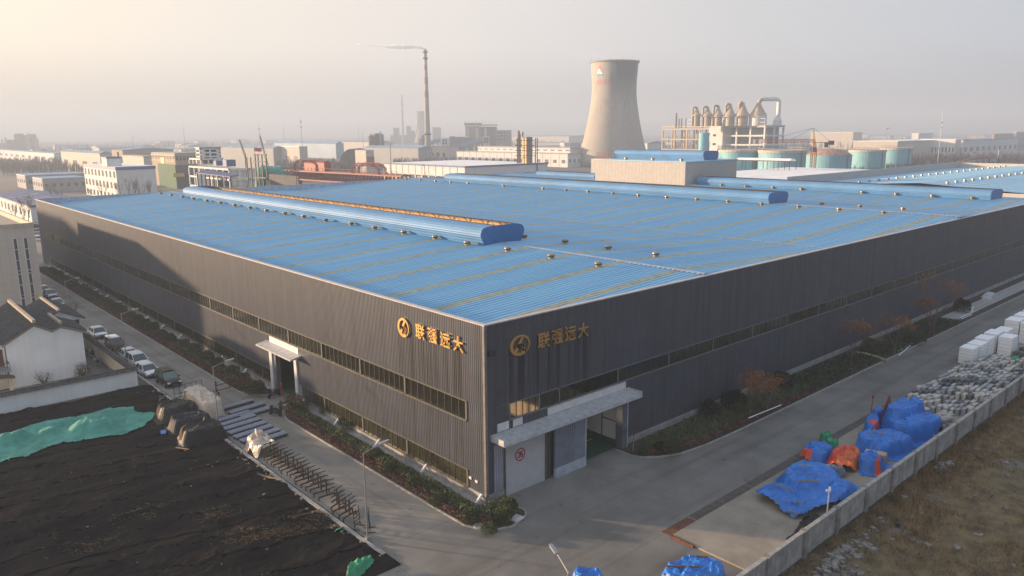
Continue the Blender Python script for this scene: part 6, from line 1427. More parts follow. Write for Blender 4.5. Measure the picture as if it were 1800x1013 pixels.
ad2 = n_.new('ShaderNodeMath'); ad2.operation = 'MULTIPLY_ADD'; ad2.inputs[1].default_value = .5; L2.new(nz2.outputs['Fac'], ad2.inputs[0]); L2.new(dt2.outputs['Value'], ad2.inputs[2])
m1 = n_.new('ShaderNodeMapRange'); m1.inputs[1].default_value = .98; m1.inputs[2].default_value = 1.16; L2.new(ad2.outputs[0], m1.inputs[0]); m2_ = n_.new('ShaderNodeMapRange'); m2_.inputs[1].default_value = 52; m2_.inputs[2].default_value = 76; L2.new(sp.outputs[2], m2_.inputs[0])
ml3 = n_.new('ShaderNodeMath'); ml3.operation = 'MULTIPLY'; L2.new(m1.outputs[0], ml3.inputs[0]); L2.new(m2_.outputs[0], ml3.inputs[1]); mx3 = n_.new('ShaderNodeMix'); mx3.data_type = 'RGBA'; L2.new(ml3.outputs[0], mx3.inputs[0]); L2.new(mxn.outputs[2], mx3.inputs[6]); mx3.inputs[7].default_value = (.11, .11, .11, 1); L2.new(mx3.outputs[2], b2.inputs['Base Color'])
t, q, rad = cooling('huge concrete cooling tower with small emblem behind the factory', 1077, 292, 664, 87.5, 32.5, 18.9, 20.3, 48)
# emblem painted near the top: red peak, white mountain line, blue wave; faded red characters below
vdir = math.atan2(CAM.y-q.y, CAM.x-q.x)
def patch(m, pts, off):
    """outline in (u metres to the right as seen from the yard, z) wrapped on the shell"""
    P = []
    for u, z in pts:
        r = rad(z)+off; a = vdir+R(44)*-1*0+(u/rad(z)); P.append((q.x+r*math.cos(a), q.y+r*math.sin(a), z))
    m.add(P, [tuple(range(len(P)))])
U0 = -13.2
m = MB(); patch(m, [(U0-3.1, 78.2), (U0-.5, 83.2), (U0+1.4, 82.4), (U0+3.3, 78.4)], .12); m.build('emblem_peak', M['red_fade'], t)
m = MB(); patch(m, [(U0-3.2, 76.8), (U0-.8, 81.2), (U0+2.3, 78.7), (U0+1.6, 78.5), (U0-.6, 80.0), (U0-.3, 78.7), (U0+1.6, 77.6), (U0+3.2, 77.3), (U0+2.6, 76.6)], .22); m.build('emblem_mountain', M['white'], t)
m = MB(); patch(m, [(U0-3.3, 76.6), (U0-1, 77.2), (U0+1, 76.4), (U0+3.2, 76.7), (U0+3.1, 74.9), (U0-3.3, 74.6)], .17); m.build('emblem_wave', M['blue_fade'], t)
m = MB()
for k in range(4):
    u = U0-3.4+k*3.5
    for z0, z1 in ((70.9, 71.3), (69.6, 70.0), (68.3, 68.7)): patch(m, [(u, z0), (u+2.4, z0), (u+2.4, z1), (u, z1)], .14)
    patch(m, [(u+1, 68), (u+1.5, 68), (u+1.5, 71.6), (u+1, 71.6)], .16)
m.build('faded_character', M['red_fade'], t)
m = MB()
for k in range(12): a0 = 2*math.pi*k/12; m.tube((q.x+20.8*math.cos(a0), q.y+20.8*math.sin(a0), 87.5), (q.x+20.8*math.cos(a0), q.y+20.8*math.sin(a0), 90), .12, None, 4)
m.build('lightning_rod', M['dark_steel'], t)
m = MB(); rg = random.Random(5)
for k in range(14):
    m = MB(); u = rg.uniform(-12, 10); z = rg.uniform(48, 56); l = rg.uniform(1, 6); patch(m, [(u, z), (u+.35, z), (u+.1-l*.12, z-l), (u-l*.12-.2, z-l)], .1); m.build('dark_stain', M['soot'], t)
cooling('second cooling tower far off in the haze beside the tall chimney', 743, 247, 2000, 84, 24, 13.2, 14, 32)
def chimney(label, px, ptop, pbase, dep, r0, r1, bands, plats, name='chimney'):
    q = D(px, pbase, dep); tp = D(px, ptop, dep); H_ = tp.z; t = thing(name, label, 'chimney', (q.x, q.y, 0)); m = MB()
    def rr(z): return r0+(r1-r0)*z/H_
    zs = [0]+[H_*b for b in bands]+[H_]
    for k, (za, zb) in enumerate(zip(zs[:-1], zs[1:])):
        m.mi = 0 if k == 0 else (2 if k % 2 else 1); m.lathe([(rr(za), za), (rr(zb), zb)], (q.x, q.y, 0), 18, k in (0, len(zs)-2))
    m.build('shaft', [M['chim_grey'], M['roof_grey'], M['chim_red']], t); m = MB()
    for f in plats: m.lathe([(rr(H_*f), H_*f-.6), (rr(H_*f)+1.1, H_*f), (rr(H_*f)+1.1, H_*f+1.1), (rr(H_*f), H_*f+1.1)], (q.x, q.y, 0), 18, False)
    m.build('platform', M['dark_steel'], t)
    return tp
top = chimney('tall red and white banded chimney trailing smoke', 752.3, 91, 262, 780, 3.2, 1.5, (.58, .64, .70, .76, .82, .87, .93), (.25, .92, .975))
top2 = chimney('thin banded chimney faint in the distant haze', 708.5, 168, 240, 2000, 3., 2.2, (.6, .7, .8, .9), (.8, .97))
# smoke
def plume(label, pts, dens, col, seed):
    rg = random.Random(seed); rows = []; n = 14
    for i, (p, r, sq) in enumerate(pts):
        row = []
        for k in range(n+1):
            a = 2*math.pi*(k % n)/n; w = r*(1+.35*(float(vnoise(np.array([i*.9+math.cos(a)]), np.array([math.sin(a)*1.2+i*.3]), seed)[0])-.5)*2)
            row.append(p+RT*0+Vector((RT.x, RT.y, 0))*0+FW*math.cos(a)*w+Vector((0, 0, 1))*math.sin(a)*w*sq)
        rows.append(row)
    m = MB(); m.sheet(rows); m.add(rows[0], [tuple(range(n))]); m.add(rows[-1], [tuple(range(n-1, -1, -1))])
    mm = bpy.data.materials.new('smoke'); mm.use_nodes = True; nd = mm.node_tree.nodes; nd.remove(nd['Principled BSDF']); pv = nd.new('ShaderNodeVolumePrincipled'); pv.inputs['Color'].default_value = (*col, 1); pv.inputs['Density'].default_value = dens; pv.inputs['Anisotropy'].default_value = .2
    mm.node_tree.links.new(pv.outputs[0], nd['Material Output'].inputs['Volume']); o = m.build('smoke_plume', mm); bm = bmesh.new(); bm.from_mesh(o.data); bmesh.ops.remove_doubles(bm, verts=bm.verts, dist=.001); bmesh.ops.recalc_face_normals(bm, faces=bm.faces); bm.to_mesh(o.data); bm.free(); tag(o, label, 'smoke', kind='stuff')
PX = [(752, 91, 1.2), (749, 87.5, 2.0), (743, 85.5, 2.7), (736, 84, 3.3), (729, 83.6, 3.2), (720, 83.2, 3.2), (713, 83.5, 4.0), (708, 83, 4.6), (703, 83.4, 3.6), (696, 82.6, 3.6), (688, 82.4, 3.5), (680, 82.4, 2.8), (672, 81.6, 2.2), (662, 81.2, 2.0), (652, 80.2, 1.8), (640, 79, 1.6), (628, 78, 1.2)]
plume('blue grey smoke blowing left from the tall chimney', [(D(x, y, 780), r*.74, .8) for x, y, r in PX], .4, (.86,.93,1.), 3)
PX = [(1095, 113.5, 24), (1080, 111, 26), (1062, 107, 24), (1045, 102, 22), (1025, 98, 18), (1005, 93, 12), (985, 88, 6)]
plume('very faint steam drifting left from the cooling tower', [(D(x, y, 664), r*.33, .7) for x, y, r in PX], .004, (.9,.95,1.), 4)
# power station beyond
t = thing('power_station', 'dark boiler house of the hazy power station beside grey turbine block', 'power station', D(850, 255, 1150).to_tuple()[:2]+(0,))
def blk(t, xl, xr, yt, dep, matl, name, dy=14, zb=0.):
    p = D(xl, yt, dep); q = D(xr, yt, dep); m = MB(); d = (q-p); d.z = 0; d = d.normalized(); nn = Vector((-d.y, d.x, 0)); a = Vector((p.x, p.y, zb)); b_ = Vector((q.x, q.y, zb)); m.prism([a, b_, b_+nn*dy, a+nn*dy], (0, 0, p.z-zb)); return m.build(name, M[matl], t), p, q, nn
blk(t, 818, 846, 222, 1150, 'brown_clad', 'boiler_block', 20); blk(t, 846, 873, 223, 1155, 'b_dark', 'boiler_block', 20)
for a_, b2_ in ((816, 846), (847, 874)): o, p, q_, nn = blk(t, a_, b2_, 216.5 if a_ < 830 else 219, 1148, 'brown_clad', 'top_deck', 24, D(a_, 221, 1148).z)
for px in (820, 836, 851): blk(t, px, px+4, 226, 1140, 'b_cream', 'stair_tower', 4)
o, p, q_, nn = blk(t, 872, 899, 229, 1120, 'b_grey', 'turbine_hall', 30)
for px in (875, 879, 883, 887): 
    for yy in (233, 239, 245): p_ = D(px, yy, 1119.0); m = MB(); m.cbox(p_, (2.2, 2.2, 2.4), YAW*-1); m.build('window', M['win_dark'], t)
for px in (891, 895.5): blk(t, px, px+1.2, 231, 1115, 'trim_blue', 'blue_pipe', 2)
for px, yt, xr in ((800, 241, 816), (790, 240, 798)): blk(t, px, xr, yt, 1080, 'b_coal', 'coal_bunker', 18)
m = MB()
for k in range(10): q_ = D(818+k*6, 216, 1149); m.tube((q_.x, q_.y, q_.z-1), (q_.x, q_.y, q_.z+3), .3, None, 4)
m.build('vent_pipe', M['dark_steel'], t)
for k, (xa_, ya_, xb_, yb_, d) in enumerate(((740, 257, 774, 246, 960), (808, 256, 851, 243, 930))):
    a = D(xa_, ya_, d); b_ = D(xb_, yb_, d); t = thing('conveyor_gallery', ('inclined pale conveyor gallery right of the tall chimney', 'inclined pale conveyor gallery ending in a small white house')[k], 'conveyor', (a.x, a.y, 0)); m = MB(); m.bar(a, b_, 4, 4.5); m.build('gallery', M['roof_pale_blue'], t); m = MB()
    for f in (.3, .6, .85): p = a.lerp(b_, f); m.bar((p.x, p.y, 0), (p.x, p.y, p.z), 1.2)
    m.build('trestle', M['b_grey'], t)
for k, (xl, xr, yt, d, lb) in enumerate(((776, 789, 243, 955, 'pale transfer house right of the tall chimney'), (849, 860, 240, 925, 'white transfer house at the top of the conveyor'))):
    q = D(xl, yt, d); t = thing('transfer_house', lb, 'house', (q.x, q.y, 0)); blk(t, xl, xr, yt, d, 'b_white', 'wall', 9)
    for py in (yt+4, yt+9):
        for px in (xl+3, xl+8): p_ = D(px, py, d-.4); m = MB(); m.cbox(p_, (2, 2, 2.6), -YAW); m.build('window', M['win_dark'], t)
q = D(740, 250, 1040); t = thing('dust_filter', 'dark grey filter house at the foot of the tall chimney', 'filter house', (q.x, q.y, 0)); blk(t, 736, 742, 244, 1040, 'b_grey', 'wall', 10); blk(t, 741, 751, 238, 1045, 'b_coal', 'filter', 12)
t = thing('coal_shed', 'dark coal shed between the conveyors', 'shed', D(820, 250, 1060).to_tuple()[:2]+(0,)); blk(t, 798, 832, 243, 1060, 'b_coal', 'wall', 30); blk(t, 820, 848, 246, 1050, 'b_coal', 'wall', 30)
# silos
t = thing('silo_pair', 'pair of dark grey cement silos standing close together', 'silo', D(660, 250, 800).to_tuple()[:2]+(0,))
for px, yt, r in ((654, 239.5, 3.9), (664, 236, 4.3), (669, 237, 3.2)):
    q = D(px, yt, 800+(px-654)*.7); m = MB(); m.lathe([(r, 0), (r, q.z), (r*.5, q.z+1)], (q.x, q.y, 0), 14); m.build('silo', M['b_coal'], t)
m = MB()
for px, yt in ((652, 235.5), (668, 232)): q = D(px, yt, 803); m.lathe([(1.1, 10), (1.1, q.z)], (q.x, q.y, 0), 8)
m.build('filter', M['b_grey'], t)
q = D(617, 275, 610); tt = thing('coal_dome', 'low dark arched coal store left of the silos', 'store', (q.x, q.y, 0)); m = MB(); pl = D(594, 275, 610); pr = D(640, 275, 610); c_ = (pl+pr)/2; w = (pr-pl).length/2; d = (pr-pl).normalized(); nn = Vector((-d.y, d.x, 0)); zt = D(617, 262, 610).z
pts = [Vector((c_.x, c_.y, 0))+d*(w*math.cos(a))+Vector((0, 0, zt*math.sin(a))) for a in np.linspace(math.pi, 0, 14)]; m.prism(pts, tuple(nn*40)); m.build('roof', M['b_coal'], tt)
t, b = bld('cream_house', 'small cream building with red band in front of the dark coal store', 'building', 643, 624, 657, 265.5, 560, 'b_cream', 'roof_pale_blue'); m = MB(); m.box(b[0], b[2]+.2, b[1]-.12, b[1], b[4]*.35, b[4]*.75); m.build('red_band', M['gantry_red'], t)
# halls with pale blue roofs, far sheds: (corner, left, right, top, depth, wall, roof, gable, label)
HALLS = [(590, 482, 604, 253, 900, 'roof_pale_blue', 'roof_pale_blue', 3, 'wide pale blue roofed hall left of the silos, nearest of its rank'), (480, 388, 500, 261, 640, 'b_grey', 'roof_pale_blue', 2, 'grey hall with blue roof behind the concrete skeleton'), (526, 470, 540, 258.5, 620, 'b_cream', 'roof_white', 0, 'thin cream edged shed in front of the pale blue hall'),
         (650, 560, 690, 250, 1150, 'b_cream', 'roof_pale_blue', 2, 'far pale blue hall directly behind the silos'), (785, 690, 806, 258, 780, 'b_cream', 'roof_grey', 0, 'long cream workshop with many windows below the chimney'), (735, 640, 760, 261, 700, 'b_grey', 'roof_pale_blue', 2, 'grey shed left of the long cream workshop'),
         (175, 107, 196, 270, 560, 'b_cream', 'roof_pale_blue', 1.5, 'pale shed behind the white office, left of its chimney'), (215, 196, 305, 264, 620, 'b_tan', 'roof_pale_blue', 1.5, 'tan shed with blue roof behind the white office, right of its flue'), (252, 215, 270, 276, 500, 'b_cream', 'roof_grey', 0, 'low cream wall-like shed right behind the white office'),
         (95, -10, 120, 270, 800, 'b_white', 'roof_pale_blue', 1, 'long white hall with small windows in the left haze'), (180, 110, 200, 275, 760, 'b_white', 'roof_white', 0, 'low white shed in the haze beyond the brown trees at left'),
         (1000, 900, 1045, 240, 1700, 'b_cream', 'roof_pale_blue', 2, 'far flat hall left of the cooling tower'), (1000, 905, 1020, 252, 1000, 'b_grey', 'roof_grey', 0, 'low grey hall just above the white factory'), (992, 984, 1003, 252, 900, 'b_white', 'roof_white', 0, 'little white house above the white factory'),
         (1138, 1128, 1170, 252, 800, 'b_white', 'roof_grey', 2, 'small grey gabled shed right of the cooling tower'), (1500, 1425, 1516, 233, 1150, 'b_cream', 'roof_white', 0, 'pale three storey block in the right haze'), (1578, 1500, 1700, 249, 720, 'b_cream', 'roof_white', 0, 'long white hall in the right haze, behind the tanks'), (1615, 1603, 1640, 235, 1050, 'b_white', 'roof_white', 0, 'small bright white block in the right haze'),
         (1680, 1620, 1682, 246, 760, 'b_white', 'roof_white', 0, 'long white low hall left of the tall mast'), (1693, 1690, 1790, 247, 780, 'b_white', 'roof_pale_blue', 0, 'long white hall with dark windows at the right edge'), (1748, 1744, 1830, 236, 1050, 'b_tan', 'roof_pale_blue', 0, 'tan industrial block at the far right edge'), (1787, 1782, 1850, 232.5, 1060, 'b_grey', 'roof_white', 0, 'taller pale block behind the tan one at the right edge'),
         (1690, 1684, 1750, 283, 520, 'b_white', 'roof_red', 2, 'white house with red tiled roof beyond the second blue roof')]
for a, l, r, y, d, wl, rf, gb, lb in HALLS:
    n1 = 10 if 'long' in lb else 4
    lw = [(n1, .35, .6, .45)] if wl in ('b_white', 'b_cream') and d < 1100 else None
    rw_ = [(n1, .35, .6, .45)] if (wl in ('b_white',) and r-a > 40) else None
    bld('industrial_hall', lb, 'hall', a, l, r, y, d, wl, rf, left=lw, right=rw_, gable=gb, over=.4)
# chemical plant ------------------------------------------------------
PL = thing('chemical_plant', 'chemical plant with six hooded evaporators on an open concrete frame', 'plant', D(1270, 270, 560).to_tuple()[:2]+(0,))
c = D(1345, 221, 545); X0, Y0 = c.x, c.y
ya2 = onX(1165, 232, X0).y
def fr(x0, x1, y0, y1, z0, z1, nx_, ny_, ns, s, matl, name='frame'):
    m = MB()
    for a in range(nx_+1):
        for b_ in range(ny_+1): x = x0+(x1-x0)*a/nx_; y = y0+(y1-y0)*b_/ny_; m.box(x-s/2, x+s/2, y-s/2, y+s/2, z0, z1)
    for k in range(1, ns+1):
        z = z0+(z1-z0)*k/ns
        for a in range(nx_+1): x = x0+(x1-x0)*a/nx_; m.bar((x, y0, z-s/2), (x, y1, z-s/2), s*.9, s)
        for b_ in range(ny_+1): y = y0+(y1-y0)*b_/ny_; m.bar((x0, y, z-s/2), (x1, y, z-s/2), s*.9, s)
    m.build(name, M[matl], PL)
hz1 = c.z; Wd_ = 26
yS = onX(1272, 225, X0).y
fr(X0, X0+Wd_, Y0, yS, 0, hz1, 2, 3, 5, 1.1, 'b_white'); fr(X0, X0+Wd_, yS+9, ya2, 0, hz1-1.5, 2, 4, 4, 1.0, 'insul')
m = MB(); m.box(X0-1, X0+Wd_+1, Y0-1, ya2, hz1-.4, hz1+.3); m.build('deck', M['b_cream'], PL)
m = MB(); m.box(X0+8, X0+Wd_-1, Y0+3, yS-2, 0, hz1-1.2); m.build('inner_plant', M['b_grey'], PL)
m = MB(); m.box(X0-4, X0+10, yS-2, yS+9, 0, hz1+4.5); blk_o = m.build('stair_tower', M['b_white'], PL); yw = onX(1246, 240, X0-2).y; m = MB(); m.box(X0-2, X0+12, yS+9, yw, 0, hz1-1); m.build('white_block', M['b_white'], PL)
for zf in (.82, .62, .42):
    for k in range(3): pane(PL, (X0-2, yS+11.5+k*(yw-yS-12)/2.6, hz1*zf), (.2, 2.6, 1.7))
    pane(PL, (X0-4, yS+5, hz1*zf-.8), (.2, 2.6, 1.7))
m = MB(); m.box(X0-10, X0-3, Y0-16, yS, 0, hz1*.42); m.build('annex', M['b_cream'], PL); m = MB(); m.box(X0-3, X0+30, Y0-16, Y0-2, 0, hz1*.42); m.build('annex', M['b_grey'], PL)
rg = random.Random(9); m = MB()
for k in range(60):
    y = rg.uniform(yS+10, ya2); z0 = rg.uniform(1, hz1*.8); x = X0+rg.uniform(-.5, 8)
    if rg.random() < .5: m.tube((x, y, z0), (x, y, min(hz1, z0+rg.uniform(3, 9))), rg.uniform(.25, .6), None, 6)
    else: m.tube((x, y, z0), (x, min(ya2, y+rg.uniform(3, 10)), z0), rg.uniform(.2, .4), None, 6)
m.build('pipework', M['insul'], PL)
# evaporators: (axis px, base px y of deck, cone shoulder y, apex y, half width px, pipe top y)
m_ev = []
for k, (px, ysh, yap, hw, ptp, ppx) in enumerate(((1225, 203, 191, 6.5, 188, 1217.5), (1244, 204, 190, 7.5, 187, 1235.5), (1262.5, 204.5, 188, 7.5, 185, 1254), (1283, 204.5, 185, 9, 182, 1275.5), (1305, 203.5, 182, 10.5, 179.5, 1299))):
    dp = 566-k*3; q = D(px, ysh, dp); r = hw/FPX*dp; ap = D(px, yap, dp); tp = D(px, ptp, dp); pq = D(ppx, ysh, dp)
    m = MB(); m.lathe([(r*.9, hz1), (r*.9, q.z), (r*1.2, q.z+.2), (r*.72, q.z+(ap.z-q.z)*.4), (r*.36, q.z+(ap.z-q.z)*.8), (r*.26, ap.z), (r*.26, tp.z-.8)], (q.x, q.y, 0), 18); e = m.build('evaporator', M['insul'], PL, smooth=False)
    m = MB(); rr = r*.26; zt_ = tp.z-rr*.6; pts = [(q.x, q.y, zt_-1.2), (q.x+(pq.x-q.x)*.12, q.y+(pq.y-q.y)*.12, zt_), (q.x+(pq.x-q.x)*.85, q.y+(pq.y-q.y)*.85, zt_), (pq.x, pq.y, zt_-1.2), (pq.x, pq.y, hz1)]
    m.path(pts, rr, 10); m.build('vapour_pipe', M['insul'], e)
    m = MB(); m.lathe([(r*1.1, q.z-.5), (r*1.25, q.z-.4), (r*1.25, q.z-.1), (r*1.1, q.z)], (q.x, q.y, 0), 16, False); m.build('ring_platform', M['pipe_white'], e)
dp = 552; q = D(1332.5, 203.5, dp); r = 15/FPX*dp; ap = D(1334, 181, dp); m = MB(); m.lathe([(r, hz1), (r, q.z), (r*1.03, q.z+.1)], (q.x, q.y, 0), 24); m.build('evaporator_body', M['pipe_white'], PL)
m = MB(); m.lathe([(r*1.03, q.z+.1), (r*.7, q.z+(ap.z-q.z)*.35), (r*.36, q.z+(ap.z-q.z)*.75), (r*.25, ap.z)], (q.x, q.y, 0), 24); m.build('evaporator_hood', M['insul'], PL)
tz = D(1340, 174.5, dp).z; e1 = D(1369.5, 180, dp); m = MB(); m.path([ap, (ap.x+.6, ap.y-.5, tz-1), (ap.x+2, ap.y-1.6, tz)], r*.24, 12); m.build('vapour_elbow', M['insul'], PL)
m = MB(); v = Vector((e1.x, e1.y, tz)); sA = Vector((ap.x+2, ap.y-1.6, tz)); dd = (v-sA); m.path([sA, sA+dd*.82, sA+dd*.95+Vector((0, 0, -.6)), sA+dd*1.0+Vector((0, 0, -1.8)), (e1.x, e1.y, D(1369, 205, dp).z)], r*.24, 12); lw_ = D(1367, 205, dp); m.lathe([(r*.27, lw_.z), (r*.48, D(1367, 212, dp).z), (r*.5, hz1)], (lw_.x, lw_.y, 0), 16); m.build('white_duct', M['pipe_white'], PL)
m = MB()
for px, yt in ((1189, 199), (1194, 209), (1198.5, 208), (1206, 208)): q = D(px, yt, 572); m.tube((q.x, q.y, hz1-1), (q.x, q.y, q.z), .7 if px < 1190 else .4, None, 8)
m.build('stack_pipe', M['brown_clad'], PL)
m = MB()
for zz in (2.2, 5.0): m.bar((X0-.6, Y0, hz1+zz), (X0-.6, ya2-24, hz1+zz), .3)
for k in range(14): y = Y0+(ya2-24-Y0)*k/13; m.bar((X0-.6, y, hz1), (X0-.6, y, hz1+5), .25)
m.build('guard_rail', M['pipe_white'], PL)
q = D(1237, 258, 500); tp = D(1237, 234, 500); t = thing('blue_silo', 'plain turquoise silo in front of the chemical plant', 'silo', (q.x, q.y, 0)); r = 9/FPX*500; m = MB(); m.lathe([(r, 0), (r, tp.z), (r*.3, tp.z+.4)], (q.x, q.y, 0), 20); m.build('shell', M['silo_blue'], t); m = MB(); m.path([(q.x+r*math.cos(a)*1.05, q.y+r*math.sin(a)*1.05, tp.z*(.3+.6*(a+2.2)/1.8)) for a in np.linspace(-2.2, -.4, 9)], .18, 4); m.build('spiral_stair', M['b_grey'], t)
# turquoise tanks
TK = [(1300, 267, 35, 400, 'turquoise tank, leftmost of the tank row', 0), (1375, 268, 40, 385, 'turquoise tank, second from the left in the tank row', 0), (1457.5, 272, 37.5, 420, 'turquoise tank with rusty domed roof behind the small tower crane', 1), (1525, 267, 30, 455, 'turquoise tank, second from the right in the tank row', 0), (1575, 263, 26, 490, 'turquoise tank, rightmost of the tank row', 0)]
for px, yt, hw, dp, lb, dm in TK:
    q = D(px, yt, dp); r = hw/FPX*dp; h = q.z; t = thing('storage_tank', lb, 'tank', (q.x, q.y, 0), 0, 'turquoise storage tanks'); m = MB(); m.lathe([(r, 0), (r, h)], (q.x, q.y, 0), 40); m.build('shell', M['tank'], t, smooth=False); m = MB()
    if dm:
        m.lathe([(r*1.01, h-.2), (r, h), (r*.8, h+1.5), (r*.5, h+2.8), (.5, h+3.4)], (q.x, q.y, 0), 20); m.build('dome_roof', M['rust_dome'], t)
    else: m.lathe([(r*1.03, h-.1), (r*1.03, h+1.1), (r*.95, h+1.2)], (q.x, q.y, 0), 32); m.build('tank_top', M['tank_top'], t)
    m = MB(); m.lathe([(r*1.004, h*.42), (r*1.012, h*.43), (r*1.012, h*.45), (r*1.004, h*.46)], (q.x, q.y, 0), 40, False); m.build('stiffening_ring', mat('ringt', (.09,.22,.23), var=0) if 'ringt' not in bpy.data.materials else bpy.data.materials['ringt'], t)
    m = MB(); a = math.atan2(CAM.y-q.y, CAM.x-q.x)+.9; m.tube((q.x+r*1.03*math.cos(a), q.y+r*1.03*math.sin(a), 0), (q.x+r*1.03*math.cos(a), q.y+r*1.03*math.sin(a), h+1), .3, None, 6); m.build('feed_pipe', M['brown_clad'], t)
    m = MB()
    for k in range(24): a = 2*math.pi*k/24; m.tube((q.x+r*math.cos(a), q.y+r*math.sin(a), h+1), (q.x+r*math.cos(a), q.y+r*math.sin(a), h+2.2), .08, None, 4)
    m.lathe([(r*.995, h+2.1), (r*1.005, h+2.1), (r*1.005, h+2.25), (r*.995, h+2.25)], (q.x, q.y, 0), 32, False)
    if not dm: m.build('top_railing', M['b_grey'], t)
# pipe bridge behind the tanks
a = D(1262, 262, 440); b_ = D(1425, 264, 430); t = thing('pipe_bridge', 'dark elevated pipe rack running above the turquoise tanks', 'pipe rack', (a.x, a.y, 0)); m = MB(); b_.z = a.z
for o_ in (0, .8, 1.6): m.bar(a+Vector((0, 0, o_)), b_+Vector((0, 0, o_)), .35)
for k in range(24): p = a.lerp(b_, k/23); m.bar(p, p+Vector((0, 0, 2.4)), .2)
m.build('pipe', M['b_grey'], t); m = MB()
for k in range(5): p = a.lerp(b_, k/4); m.bar((p.x, p.y, 0), p, .6)
m.build('trestle', M['dark_steel'], t)
# small tower crane
q = D(1428, 300, 372); t = thing('tower_crane', 'rusty yellow tower crane with long jib before the domed tank', 'tower crane', (q.x, q.y, 0)); m = MB(); s = 2.0; zt = D(1428, 265, 372).z
for dx in (-s/2, s/2):
    for dy in (-s/2, s/2): m.tube((q.x+dx, q.y+dy, 0), (q.x+dx, q.y+dy, zt), .22, None, 4)
k = 0
while k*1.6 < zt:
    z = k*1.6
    for dx in (-s/2, s/2): m.tube((q.x+dx, q.y-s/2, z), (q.x+dx, q.y+s/2, z+1.6), .12, None, 4)
    for dy in (-s/2, s/2): m.tube((q.x-s/2, q.y+dy, z+1.6), (q.x+s/2, q.y+dy, z), .12, None, 4); m.tube((q.x-s/2, q.y+dy, z), (q.x+s/2, q.y+dy, z), .1, None, 4)
    k += 1
m.build('mast', M['crane_yellow'], t); ap = D(1430, 225, 372); m = MB(); zc = D(1430, 250, 372).z
for dx in (-1.2, 1.2): m.tube((q.x+dx, q.y, zt), (q.x+dx*.5, q.y, zc), .35, .3, 5); m.tube((q.x+dx*.6, q.y, zc), (ap.x, ap.y, ap.z), .3, .12, 5)
m.build('tower_head', M['crane_yellow'], t); jl = D(1340, 248, 372); jr = D(1461, 249, 372); m = MB()
for o_ in (-.5, .5): m.bar((q.x, q.y+o_, zc), (jl.x, jl.y+o_, zc), .2); m.bar((q.x, q.y+o_, zc-.2), (jr.x, jr.y+o_, zc-.2), .25)
for o_ in range(30): p0 = Vector((q.x, q.y, zc)).lerp(Vector((jl.x, jl.y, zc)), o_/30); p1 = Vector((q.x, q.y, zc)).lerp(Vector((jl.x, jl.y, zc)), (o_+.5)/30); m.tube(p0+Vector((0, -.5, 0)), p1+Vector((0, 0, 1.3)), .09, None, 4); m.tube(p1+Vector((0, 0, 1.3)), p0.lerp(p1, 2)+Vector((0, .5, 0)), .09, None, 4)
m.bar((q.x, q.y, zc+1.3), (jl.x, jl.y, zc+1.3), .2); m.build('jib', M['gantry_red'], t); m = MB(); m.cbox((jr.x, jr.y, zc-.4), (2.4, 2.4, 2.0), .7); m.cbox(D(1452, 255, 372), (1.6, 1.6, 2.2), .7); m.cbox((q.x-1.5, q.y-1, zc-3.5), (1.8, 1.8, 2.2), .7); m.build('counterweight', M['b_dark'], t)
m = MB()
for f in (.45, .85): m.tube(ap, Vector((q.x, q.y, zc+1.3)).lerp(Vector((jl.x, jl.y, zc+1.3)), f), .07, None, 4)
m.tube(ap, (jr.x, jr.y, zc), .07, None, 4); m.build('tie_cable', M['dark_steel'], t)
# second blue-roofed hall on the right
t = thing('second_blue_hall', 'second ribbed blue roof hall beyond the right end of the main factory', 'factory', (235, 36, 0))
bx0, bx1, by0, by1 = 168.5, 303, -4, 66; zr, ze = 16.4, 14.3; ym = 31
m = MB(); m.box(bx0-.6, bx0, by0, by1, 0, 14.9); m.box(bx0, bx1, by0-.3, by0, 0, 14.4); m.box(bx0, bx1, by1, by1+.4, 0, 16.6); m.box(bx1, bx1+.4, by0, by1, 0, 16.4); m.build('wall', mat('hall2wall', (.46,.43,.38), var=.12), t)
def rr2(ya_, yb_, za, zb):
    rows = [[], []]; x = bx0; per = 6.2
    while x < bx1:
        for d_, z_ in ((0, 0), (5.4, 0), (5.5, .07), (6.1, .07)):
            rows[0].append((x+d_, ya_, za+z_)); rows[1].append((x+d_, yb_, zb+z_))
        x += per
    return rows
m = MB(); m.sheet(rr2(by0, ym, ze, zr)); m.sheet(rr2(ym, by1, zr, ze)); m.build('roof', M['roof_blue'], t); m = MB(); x = bx0+2
while x < bx1: m.box(x-.35, x+.35, by0, by0+.01, 0, 0); x += 6.2
m = MB(); x = bx0+2.6
while x < bx1-1: 
    m.add([(x-.3, by0, ze+.03), (x+.3, by0, ze+.03), (x+.3, ym, zr+.03), (x-.3, ym, zr+.03)], [(0,1,2,3)]); m.add([(x-.3, ym, zr+.03), (x+.3, ym, zr+.03), (x+.3, by1, ze+.03), (x-.3, by1, ze+.03)], [(0,1,2,3)]); x += 6.2
m.build('skylight', mat('sky2', (.40,.50,.60), var=0), t)
vb2 = None
for y in (26, 48, 8):
    x = bx0+5
    while x < bx1-3:
        if vb2 is None: m = MB(); m.lathe([(.3, 0), (.3, .25), (.45, .3), (.42, .5), (.05, .6)], (0, 0, 0), 10); vb2 = o = m.build('roof_vent', M['vent_steel'], t, local=True)
        else: o = dup(vb2)
        o.location = (x-235, y-36, zr-(zr-ze)*abs(y-ym)/35+.02); x += 6.2
t = thing('white_roof_building', 'low building with flat white roof between raised block and turquoise tanks', 'building', (215, 100, 0)); m = MB(); m.box(172, 292, 70, 132, 0, 12.6); m.build('wall', M['b_grey'], t); m = MB(); m.box(171.7, 292.3, 69.7, 132.3, 12.6, 13.1); m.build('roof', M['roof_white'], t)
